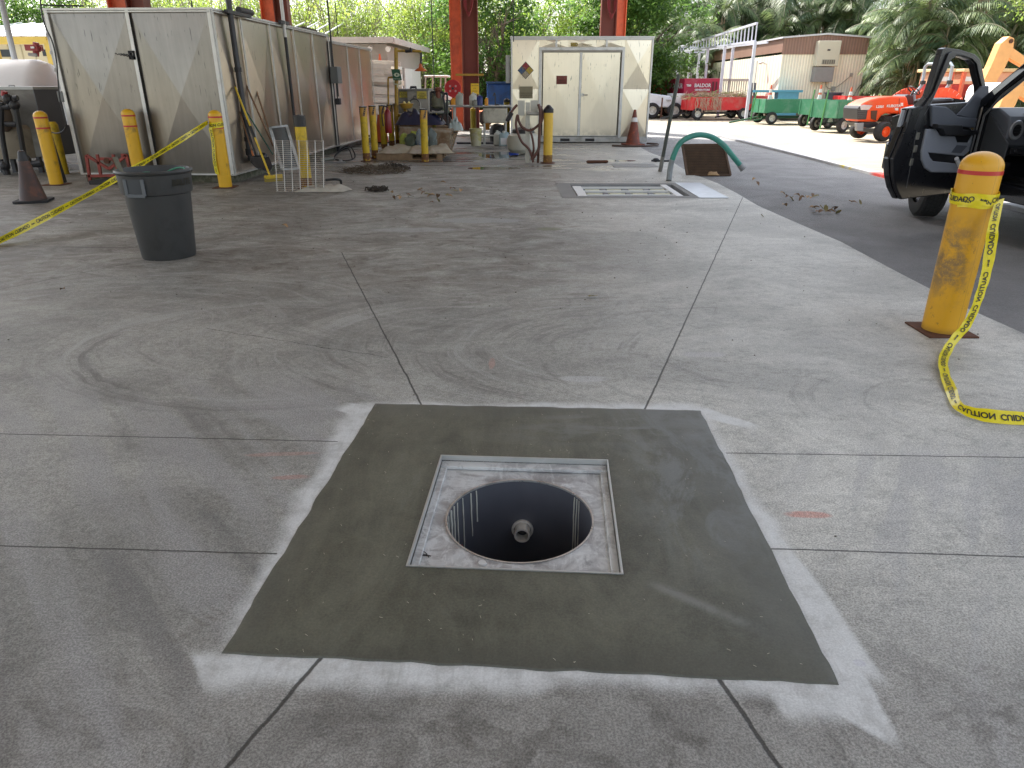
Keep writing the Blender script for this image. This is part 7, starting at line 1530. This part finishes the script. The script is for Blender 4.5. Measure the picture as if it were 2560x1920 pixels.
m = MB(); m.b2(.15, -.43, 1.0, .25, -.42, 1.14); [m.b2(.155, -.445, 1.01 + k * .03, .245, -.43, 1.018 + k * .03) for k in range(4)]; m.build('vent', VD, tr, smooth=0)
m = MB(); m.b2(.30, -.44, 1.0, .72, -.40, 1.18); m.build('instrument_cluster', M('cluster_black', (.008, .008, .01), .15), tr, smooth=0, bevel=.02); m = MB(); m.prism([(.27, 1.16), (.75, 1.16), (.7, 1.24), (.32, 1.24)], (0, -.5, 0), (1, 0, 0), UP, (0, 1, 0), .22); m.build('cluster_hood', DG, tr, smooth=0, bevel=.02)
m = MB(); [m.tube([(.36 + .2 * k, -.445, 1.08), (.36 + .2 * k, -.443, 1.08)], .05, 16) for k in range(2)]; m.build('gauge', M('gauge_face', (.1, .12, .16), .3), tr)
m = MB(); m.b2(.17, -.47, .83, .30, -.43, .90); m.build('light_switch_panel', VD, tr, smooth=0, bevel=.008); m = MB(); m.tube([(.22, -.48, .865), (.22, -.465, .865)], .018, 12); m.build('light_switch', CHR, tr)
m = MB(); m.b2(.15, -.46, .70, .21, -.43, .75); m.build('fuse_cover', VD, tr, smooth=0)
Mx = Matrix.Rotation(R(65), 3, 'X'); m = MB(); m.tube([Vector((.52, -.62, 1.05)) + Mx @ Vector((.19 * math.cos(k * .314), .19 * math.sin(k * .314), 0)) for k in range(21)], .016, 8, False); m.bar((.52, -.62, 1.05), (.52, -.4, .98), .06); m.bar(Vector((.52, -.62, 1.05)) + Mx @ Vector((-.18, 0, 0)), Vector((.52, -.62, 1.05)) + Mx @ Vector((.18, 0, 0)), .05, .03); m.build('steering_wheel', VD, tr)
for x_ in (.5, 1.45): m = MB(); m.b2(x_ - .26, -1.3, .72, x_ + .26, -.82, .9); m.bar((x_, -1.28, .85), (x_, -1.42, 1.45), .5, .16, up=(1, 0, 0)); m.build('seat', M('seat_cloth', (.035, .037, .042), .85), tr, smooth=0, bevel=.05)
side([(-.6, .55), (-1.3, .55), (-1.3, .95), (-.6, .9)], .9, 1.15, 'console', DG, .02)
# --- the open door. u from the hinge towards the latch, outline measured on its own plane
AL = R(60); DO = (TX - .02, HYY - .0); DU = (-math.sin(AL), -math.cos(AL)); DN = Vector((math.cos(AL), -math.sin(AL), 0))   # DN: inside face normal
UV = lambda px, py: pl(px, py, DO, DU); UD = Vector((DU[0], DU[1], 0)); dO = Vector((DO[0] - TX, DO[1] - HYY, 0))
door = thing('door', 'open front door of the black pickup', None, dO); door.parent = tr
def dprism(name, pts, o, t, mat, bev=.008, par=None, sm=0, raw=False, tilt=0):
    P_ = pts if raw else [UV(a, b) for a, b in pts]; m = MB(); m.prism(P_, DN * o, UD, UP, DN, t)
    m.v = [tuple(Vector(v) + DN * max(0, v[2] - 1.22) * tilt) for v in m.v]
    return m.build(name, mat, par or door, smooth=sm, bevel=bev)
# lower shell
Lo = [UV(*p) for p in ((2253, 481), (2236, 472), (2229, 440), (2228, 398), (2240, 370), (2262, 318), (2276, 270), (2318, 262), (2465, 254))]
h0, h1 = UV(2465, 254), UV(2420, 478)
shell = [(Lo[0][0], h1[1] + .0)] + Lo[1:-1] + [(-.0, Lo[-1][1]), (.0, h1[1] + .10), (.05, h1[1])]
m = MB(); dprism('outer_shell', shell, -.10, .07, BP, .02, raw=True)
inn = [(u * .985 + .004, z_) for u, z_ in shell]; dprism('inner_shell', inn, -.03, .045, JAMB, .012, raw=True)
# latch edge details
le = lambda px, py: UV(px, py)
m = MB()
for px, py in ((2290, 340), (2284, 372), (2274, 405)): u, z_ = UV(px, py); m.prism([(u - .03, z_ - .035), (u + .02, z_ - .035), (u + .02, z_ + .035), (u - .03, z_ + .035)], DN * .012, UD, UP, DN, .01)
m.build('latch', M('latch_steel', (.35, .33, .28), .4, metal=.7), door, smooth=0, bevel=.004)
# window frame ring
Fo = [(2262, 318), (2271, 298), (2319, 241), (2340, 175), (2357, 122), (2366, 119), (2400, 124), (2437, 135), (2450, 148), (2457, 175), (2464, 211), (2467, 256)]
Fi = [(2278, 318), (2300, 286), (2352, 236), (2372, 185), (2385, 148), (2392, 142), (2406, 143), (2424, 149), (2434, 160), (2440, 185), (2448, 216), (2450, 256)]
Fi = [(2300, 330), (2322, 264), (2346, 215), (2366, 172), (2380, 148), (2392, 141), (2406, 143), (2424, 150), (2434, 161), (2439, 185), (2447, 216), (2449, 256)]
fo = [UV(*p) for p in Fo]; fi = [UV(*p) for p in Fi]; n = len(fo)
def ringm(fo, fi, o, t, name, mat, bev=.006):
    m = MB(); n = len(fo); V_ = lambda q, w: UD * q[0] + UP * q[1] + DN * w
    vs = [V_(q, o) for q in fo] + [V_(q, o) for q in fi] + [V_(q, o + t) for q in fo] + [V_(q, o + t) for q in fi]; fs = []
    for i in range(n - 1): fs += [(i, i + 1, n + i + 1, n + i), (2 * n + i, 3 * n + i, 3 * n + i + 1, 2 * n + i + 1), (i, 2 * n + i, 2 * n + i + 1, i + 1), (n + i, n + i + 1, 3 * n + i + 1, 3 * n + i)]
    m.add(vs, fs); return m.build(name, mat, door, smooth=0, bevel=bev)
ringm(fo, fi, -.06, .06, 'window_frame', JAMB)
mid = [Vector(a).lerp(Vector(b), .45) for a, b in zip(fo, fi)]; mi2 = [Vector(a).lerp(Vector(b), .8) for a, b in zip(fo, fi)]
ringm(mid, mi2, .0, .018, 'window_seal', M('rubber_seal', (.02, .02, .022), .35), .004)
m = MB(); m.tube(curve_pts([UD * u + UP * z_ + DN * .01 for u, z_ in [UV(*p) for p in ((2262, 470), (2270, 430), (2276, 395), (2286, 340), (2300, 300), (2322, 262), (2346, 210), (2370, 160))]], 6), .007, 6); m.build('edge_highlight', M('seal_highlight_grey', (0, 0, 0)), door)  # thin grey tube added as a highlight along the door's latch edge
# trim panels
dprism('trim_upper', [(2319, 263), (2357, 267), (2372, 278), (2384, 290), (2440, 297), (2448, 302), (2446, 310), (2434, 320), (2388, 316), (2320, 316)], .012, .035, DG, .012)
dprism('mirror_sail', [(2385, 288), (2420, 252), (2449, 215), (2466, 214), (2463, 300), (2448, 301)], -.0, .03, DG, .008)
dprism('armrest', [(2321, 309), (2383, 311), (2385, 323), (2430, 325), (2434, 322), (2428, 334), (2385, 338), (2341, 337), (2334, 323), (2321, 321)], .03, .07, VD, .012)
m = dprism('trim_lower', [(2308, 322), (2332, 322), (2341, 338), (2379, 340), (2384, 355), (2412, 356), (2446, 300), (2458, 303), (2452, 345), (2440, 383), (2420, 372), (2400, 390), (2312, 381), (2316, 392), (2324, 402), (2420, 412), (2420, 432), (2320, 430), (2305, 420), (2297, 400), (2296, 380)], .012, .03, LG, .01)
dprism('pocket_void', [(2312, 380), (2400, 388), (2418, 395), (2418, 411), (2326, 405), (2318, 398)], .012, .012, VD, 0)
dprism('pull_recess', [(2379, 336), (2425, 334), (2414, 356), (2385, 355)], .012, .014, VD, 0)
dprism('speaker_grille', [(2424, 338), (2447, 337), (2440, 379), (2415, 382), (2412, 372)], .042, .006, DG, .003)
dprism('lower_step', [(2382, 362), (2408, 364), (2392, 382), (2368, 380)], .042, .006, DG, .004)
m = MB(); p = [UV(*q) for q in ((2400, 318), (2404, 325), (2408, 325), (2412, 320))]; m.tube(curve_pts([UD * a + UP * b + DN * .105 for a, b in p], 4), .006, 6); u, z_ = UV(2430, 306); m.tube([UD * (u - .02) + UP * z_ + DN * .05, UD * (u + .02) + UP * (z_ + .01) + DN * .05], .012, 8); m.build('inner_handle', CHR, door)
u0, z0_ = UV(2378, 402); m = MB(); m.tube([UD * u0 + UP * (z0_ + .03) + DN * .05, UD * (u0 - .09) + UP * (z0_ - .05) + DN * .05], .022, 12); o = m.build('paper_roll', WHT, label='small white paper roll lying in the open door pocket', cat='paper roll'); o.location = Vector((TX, HYY, 0)) + dO
# wing mirror beyond the door
M0 = [UV(*p) for p in ((2348, 258), (2356, 247), (2414, 245), (2428, 249), (2410, 270), (2388, 292), (2362, 284))]
mm = MB(); mm.prism(M0, DN * -.30, UD, UP, DN, .16); mo = mm.build('mirror_housing', M('mirror_brown', (.035, .02, .014), .3), door, smooth=0, bevel=.03)
mm = MB(); u, z_ = UV(2432, 262); mm.bar(UD * u + UP * z_ + DN * -.1, UD * (u + .12) + UP * (z_ + .02) + DN * -.24, .08, .1); mm.build('mirror_arm', VD, door, smooth=0)
# ---------------------------------------------------------------- trees
import numpy as np
def leafmat(name, c1, c2, trans=.35):
    g = G(name); n = g.noise(.9, 3); n2 = g.noise(9, 2)
    c = g.mix(c1, c2, (n * .6 + n2 * .4).step(.36, .64)); m = g.out(c, .45, 0, spec=.35)
    nt = g.nt; tl = nt.nodes.new('ShaderNodeBsdfTranslucent'); mx = nt.nodes.new('ShaderNodeMixShader'); mx.inputs[0].default_value = trans
    cc = g.scale(c, 2.2); nt.links.new(cc, tl.inputs[0]); o = nt.nodes['Material Output']; nt.links.new(g.b.outputs[0], mx.inputs[1]); nt.links.new(tl.outputs[0], mx.inputs[2]); nt.links.new(mx.outputs[0], o.inputs[0]); return m
LFY = leafmat('leaf_yellow_green', (.12, .19, .035), (.25, .30, .06), .6); LFG = leafmat('leaf_bright_green', (.10, .19, .03), (.22, .30, .05), .6); LFD = leafmat('leaf_deep_green', (.05, .11, .025), (.10, .17, .035), .45); PLF = leafmat('palm_leaf', (.04, .078, .038), (.18, .23, .09), .25)
BRK = M('grey_bark', (.30, .26, .2), .9, var=.35, vs=5); BRK2 = M('dark_bark', (.14, .11, .08), .9, var=.35, vs=5)
def leafcloud(centers, rad, per, size, seed, flat=.6):
    rng = np.random.default_rng(seed); C = np.asarray(centers); n = len(C) * per
    P = np.repeat(C, per, 0) + rng.normal(0, 1, (n, 3)) * np.asarray(rad)
    P[:, 2] = np.maximum(P[:, 2], .05)
    a = rng.uniform(0, 6.283, n); el = rng.normal(0, flat, n) - .35; s = size * rng.uniform(.6, 1.3, n)
    d = np.stack([np.cos(a) * np.cos(el), np.sin(a) * np.cos(el), np.sin(el)], 1); w = np.stack([-np.sin(a), np.cos(a), rng.normal(0, .4, n)], 1) * .5
    V = np.stack([P, P + d * s[:, None] * .5 + w * s[:, None] * .55, P + d * s[:, None], P + d * s[:, None] * .5 - w * s[:, None] * .55], 1).reshape(-1, 3)
    return V
def npmesh(name, V, mat, parent, kind=None):
    me = bpy.data.meshes.new(name); nv = len(V); nf = nv // 4
    me.vertices.add(nv); me.vertices.foreach_set('co', V.astype(np.float32).ravel()); me.loops.add(nv); me.loops.foreach_set('vertex_index', np.arange(nv, dtype=np.int32)); me.polygons.add(nf); me.polygons.foreach_set('loop_start', np.arange(0, nv, 4, dtype=np.int32)); me.update(calc_edges=True); me.materials.append(mat)
    o = bpy.data.objects.new(name, me); sc.collection.objects.link(o); o.parent = parent; return o
def grow(p, d, L, r, depth, rnd, m, tips, spread=.5, up=.15, nseg=4):
    pts = [p]; q = Vector(p); dd = Vector(d).normalized()
    for i in range(nseg): dd = (dd + Vector((rnd.gauss(0, .12), rnd.gauss(0, .12), rnd.gauss(0, .06) + up * .3))).normalized(); q = q + dd * (L / nseg); pts.append(q.copy())
    m.tube(pts, [r * (1 - .45 * i / nseg) for i in range(nseg + 1)], 6 if depth > 1 else 4, False)
    if depth <= 1: tips += [pts[-1], pts[-2], pts[-3]]
    if depth == 0: return
    for k in range(rnd.choice((2, 3, 3))):
        t = rnd.randint(1, nseg); nd = (dd + Vector((rnd.gauss(0, spread), rnd.gauss(0, spread), rnd.gauss(.1, spread * .6)))).normalized(); grow(pts[t], nd, L * rnd.uniform(.55, .8), r * .55, depth - 1, rnd, m, tips, spread, up)
def slender(seed, label, stems=5, H=9, leafm=None, bark=None, per=5, size=.15):
    rnd = random.Random(seed); t = thing('slender_tree', label, 'tree', (0, 0, 0), 0, 'trees behind the yard'); m = MB(); tips = []
    for s_ in range(stems):
        a = rnd.uniform(0, 6.28); b = (math.cos(a) * rnd.uniform(.1, 1.1), math.sin(a) * rnd.uniform(.1, .7), 0); grow(b, (math.cos(a) * .22, math.sin(a) * .2, 1), H * rnd.uniform(.35, .5), rnd.uniform(.05, .09), 4, rnd, m, tips, .42, .5)
    m.build('trunk', bark or BRK, t, smooth=60)
    C = [tuple(p) for p in tips if p.z < 9]; rnd.shuffle(C); C = C[:800]
    extra = [(rnd.gauss(0, 1.5), rnd.gauss(0, 1.2), rnd.uniform(.3, 6)) for _ in range(45)]
    npmesh('crown', leafcloud(C + extra, (.28, .28, .26), per, size, seed), leafm or LFY, t); return t
def bushy(seed, label, leafm, H=7, Rr=2.4, n=150, per=85, size=.16, low=.2, name='leafy_tree'):
    rnd = random.Random(seed); t = thing(name, label, 'tree', (0, 0, 0), 0, 'trees behind the yard'); m = MB(); tips = []
    for s_ in range(3): a = rnd.uniform(0, 6.28); grow((math.cos(a) * .3, math.sin(a) * .3, 0), (math.cos(a) * .35, math.sin(a) * .35, 1), H * .4, .12, 3, rnd, m, tips, .6, .3)
    m.build('trunk', BRK2, t, smooth=60); C = []
    while len(C) < n:
        z_ = rnd.uniform(low, H); w = Rr * math.sin(min(1, (z_ + .8) / H) * math.pi * .85) ** .5; a = rnd.uniform(0, 6.28); q = w * rnd.uniform(.35, 1.05); C.append((q * math.cos(a), q * math.sin(a), z_))
    npmesh('crown', leafcloud(C, (.30, .30, .20), per, size, seed, .5), leafm, t); return t
def palm(seed, label, stems=6, H=4.5, fr=9, name='palm'):
    rnd = random.Random(seed); t = thing(name, label, 'palm', (0, 0, 0), 0, 'palms behind the office trailer'); m = MB(); V = []; D = []
    for s_ in range(stems):
        a = rnd.uniform(0, 6.28); b = Vector((math.cos(a) * rnd.uniform(0, .8), math.sin(a) * rnd.uniform(0, .8), 0)); top = b + Vector((math.cos(a) * .9, math.sin(a) * .9, H * rnd.uniform(.2, 1.0)))
        m.tube([b, b.lerp(top, .5) + Vector((0, 0, .1)), top], [.08, .07, .05], 6, False)
        for f in range(fr):
            az = rnd.uniform(0, 6.28); el = rnd.uniform(.35, 1.35); L_ = rnd.uniform(1.6, 2.7); p = top.copy(); d = Vector((math.cos(az) * math.cos(el), math.sin(az) * math.cos(el), math.sin(el))); sg = 12; rach = [p.copy()]; drop = rnd.uniform(.13, .24)
            for i in range(sg): d = (d + Vector((0, 0, -drop))).normalized(); p = p + d * L_ / sg; rach.append(p.copy())
            m.tube(rach, [.018] * (sg + 1), 3, False)
            side_ = d.cross(UP).normalized() if d.cross(UP).length > .01 else Vector((1, 0, 0)); side_ = Vector((-math.sin(az), math.cos(az), 0))
            for i in range(1, sg * 3):
                u = i / (sg * 3); k = min(sg - 1, int(u * sg)); q = rach[k].lerp(rach[k + 1], u * sg - k); ax = (rach[k + 1] - rach[k]).normalized(); ll = .62 * math.sin(math.pi * (.12 + .82 * u)) * rnd.uniform(.8, 1.1)
                for sg_ in (-1, 1):
                    ld = (side_ * sg_ + ax * .55 + Vector((0, 0, -.25 - .5 * rnd.random()))).normalized(); wv = ax * .028; e = q + ld * ll + Vector((0, 0, -ll * .25)); mid_ = q + ld * ll * .5
                    V += [q, mid_ + wv, e, mid_ - wv]
        for f in range(3):
            az = rnd.uniform(0, 6.28); p = top + Vector((math.cos(az) * .1, math.sin(az) * .1, -.2))
            for j in range(14): D += [p, p + Vector((.05, .02, -.4 - .05 * j)), p + Vector((.12 * math.cos(az + j), .12 * math.sin(az + j), -1.0 - .03 * j)), p + Vector((-.05, 0, -.4))]
    m.build('trunk', M('palm_stem', (.16, .16, .1), .8, var=.3), t, smooth=60); npmesh('fronds', np.array([tuple(v) for v in V]), PLF, t); npmesh('dead_fronds', np.array([tuple(v) for v in D]), M('dead_frond', (.3, .22, .13), .9), t); return t
def plant_all(protos, spots, names, first=None):
    used = set()
    for i, (x_, y_, k, lab) in enumerate(spots):
        p = protos[k]; rz = random.uniform(0, 6.28); s_ = random.uniform(.92, 1.12) * (1.45 if y_ > 55 and k[0] == 'p' else 1)
        if k not in used and y_ < 55: p.location = (x_, y_, -.03); p.rotation_euler = (0, 0, rz); p['label'] = lab; used.add(k)
        else: dup(p, (x_, y_, -.03), rz, lab, s_)
random.seed(77)
def px2x(px, Y): return at(px, 213, Y).x
PR = {'s1': slender(1, 'x'), 's2': slender(2, 'x', 4, 10), 's3': slender(3, 'x', 7, 8, size=.16), 'b1': bushy(4, 'x', LFG, n=95), 'b2': bushy(5, 'x', LFG, 3.6, 1.9, 60), 'b3': bushy(6, 'x', LFD, 7, 2.8, 190, 80, .2), 'b4': bushy(7, 'x', LFY, 6, 2.2, 65), 'p1': palm(8, 'x'), 'p2': palm(9, 'x', 8, 6.0, 8), 'p3': palm(10, 'x', 6, 7.0, 9)}
W1 = ['slender grey stemmed tree', 'thin many stemmed tree', 'airy pale trunked tree']
sp_ = []
def add(px, Y, k, lab): sp_.append((px2x(px, Y), Y, k, lab))
ref = [(-40, 'at the far left edge above the cream store'), (40, 'over the grey mast'), (130, 'left of the aluminium shed top edge'), (215, 'left of the front corner orange column'), (300, 'behind the front corner orange column'), (395, 'right of the front corner orange column'), (470, 'behind the hanging rod'), (545, 'behind the standpipe'), (620, 'left of the middle orange column'), (690, 'behind the middle orange column'), (770, 'right of the middle orange column'), (850, 'above the lumber shed left end'), (930, 'above the lumber shed roof'), (1010, 'above the lumber shed corner'), (1075, 'behind the emergency shower'), (1140, 'left of the orange column pair'), (1210, 'right of the column pair above the blue bin'), (1290, 'above the storage box left corner'), (1370, 'above the storage box left door'), (1450, 'above the storage box right door'), (1530, 'behind the red column'), (1600, 'right of the red column'), (1660, 'beyond the storage box right edge')]
for i, (px, w) in enumerate(ref):
    Y = 46 + (i * 37 % 7)
    if px < 230: k, nm = ('b3', 'dense dark green tree') if i % 2 else ('b1', 'bright green bushy tree')
    elif px < 860: k, nm = ('s1', 's2', 's3')[i % 3], W1[i % 3]
    elif px < 1180: k, nm = ('s3', 'b4', 's1')[i % 3], ('thin many stemmed tree', 'yellow green bushy tree', 'slender grey stemmed tree')[i % 3]
    elif px < 1560: k, nm = ('b1', 's1', 'b4')[i % 3], ('bright green bushy tree', 'slender leafy tree', 'yellow green bushy tree')[i % 3]
    else: k, nm = 'b3', 'dark dense leafy tree'
    if px > 1590: Y += 9; px -= 10
    add(px, Y, k, nm + ' ' + w)
    if px >= 230: add(px + 38, Y + 7, ('s2', 's3', 's1')[i % 3], 'farther thin tree right of the one ' + w)
for i, px in enumerate((960, 1040, 1120, 1200, 1320, 1440)): add(px, 43 + i % 3, ('b2', 'b4')[i % 2], 'low bushy tree under the taller stems, number %s along from the left' % ('one two three four five six seven eight nine ten eleven'.split()[i]))
for px, w in ((1215, 'beside the blue bin'), (1540, 'behind the storage box right door'), (1585, 'at the storage box right edge')): add(px, 41, 'b3', 'dark leafy tree ' + w)
# backdrop growth: a far belt of woodland that reads as one mass
t = None
rng = random.Random(5); C = []
for k in range(2300):
    px = rng.uniform(-500, 3000); Y = rng.uniform(60, 70); hmax = 1.4 if 200 < px < 1300 else 6.5; C.append((px2x(px, Y), Y, rng.uniform(0, hmax)))

for k in range(1500): a = rng.uniform(2.1, 7.3); C.append((66 * math.sin(a - 1.57 + 1.57) if 0 else 66 * math.cos(a + 1.0), -20 - 40 * abs(math.sin(a)), rng.uniform(0, 6)))
for k in range(500): C.append((rng.choice((-52, 56)) + rng.uniform(-3, 3), rng.uniform(-40, 45), rng.uniform(0, 6)))
V = leafcloud(C, (.8, .8, .6), 12, .5, 3); o = npmesh('far_woodland', V, LFD, None); tag(o, 'dark belt of far woodland seen low between the nearer trees', 'woodland', kind='stuff')
pw = [(1700, 52, 'p2', 'left of the white awning frame'), (1760, 58, 'p3', 'behind the far end of the awning frame'), (1830, 59, 'p3', 'behind the middle of the awning frame'), (1735, 50, 'p1', 'low under the awning frame'), (1650, 49, 'p1', 'over the generator left end'), (1900, 58, 'p3', 'above the trailer office long roof')]
for px, Y, k, w in pw: add(px, Y, k, 'clumping palm ' + w)
PW = [(1870, 60), (1940, 58), (1990, 58), (2045, 57), (2095, 58), (2140, 56)]
for i, (px, Y) in enumerate(PW): add(px, Y, ('p3', 'p2')[i % 2], 'palm rising behind the trailer office roof, number %s from the left' % ('one two three four five six'.split()[i]))
PE = [(2295, 42, 'p2', 'at the right edge of the trailer office gable'), (2285, 38, 'p1', 'low between the gable and the tractor bonnet'), (2265, 47, 'p3', 'tall above the tractor bonnet'), (2330, 34, 'p1', 'low behind the tractor steering wheel'), (2310, 37, 'p3', 'tall left of the pickup door top'), (2350, 34, 'p2', 'behind the pickup door window left side'), (2400, 38, 'p3', 'tall above the pickup door'), (2430, 33, 'p1', 'behind the pickup door window right side'), (2470, 36, 'p3', 'behind the tan boom tip'), (2540, 34, 'p2', 'right of the tan boom'), (2610, 35, 'p3', 'at the far right edge'), (2200, 54, 'p3', 'far behind the gable right corner'), (2270, 46, 'p3', 'far above the tractor'), (2360, 47, 'p3', 'far above the pickup door'), (2460, 46, 'p3', 'far above the tan boom'), (2560, 45, 'p3', 'far at the right edge')]
for px, Y, k, w in PE: add(px, Y, k, 'clumping palm ' + w)
plant_all(PR, sp_, None)
ft2 = bushy(21, 'light feathery green tree with fine leaves at the top right', leafmat('feather_leaf', (.12, .2, .035), (.2, .28, .06)), 7.5, 3.0, 120, 80, .13, 3.6, 'feathery_tree'); ft2.location = (px2x(2640, 25) + 1.4, 25, 0)
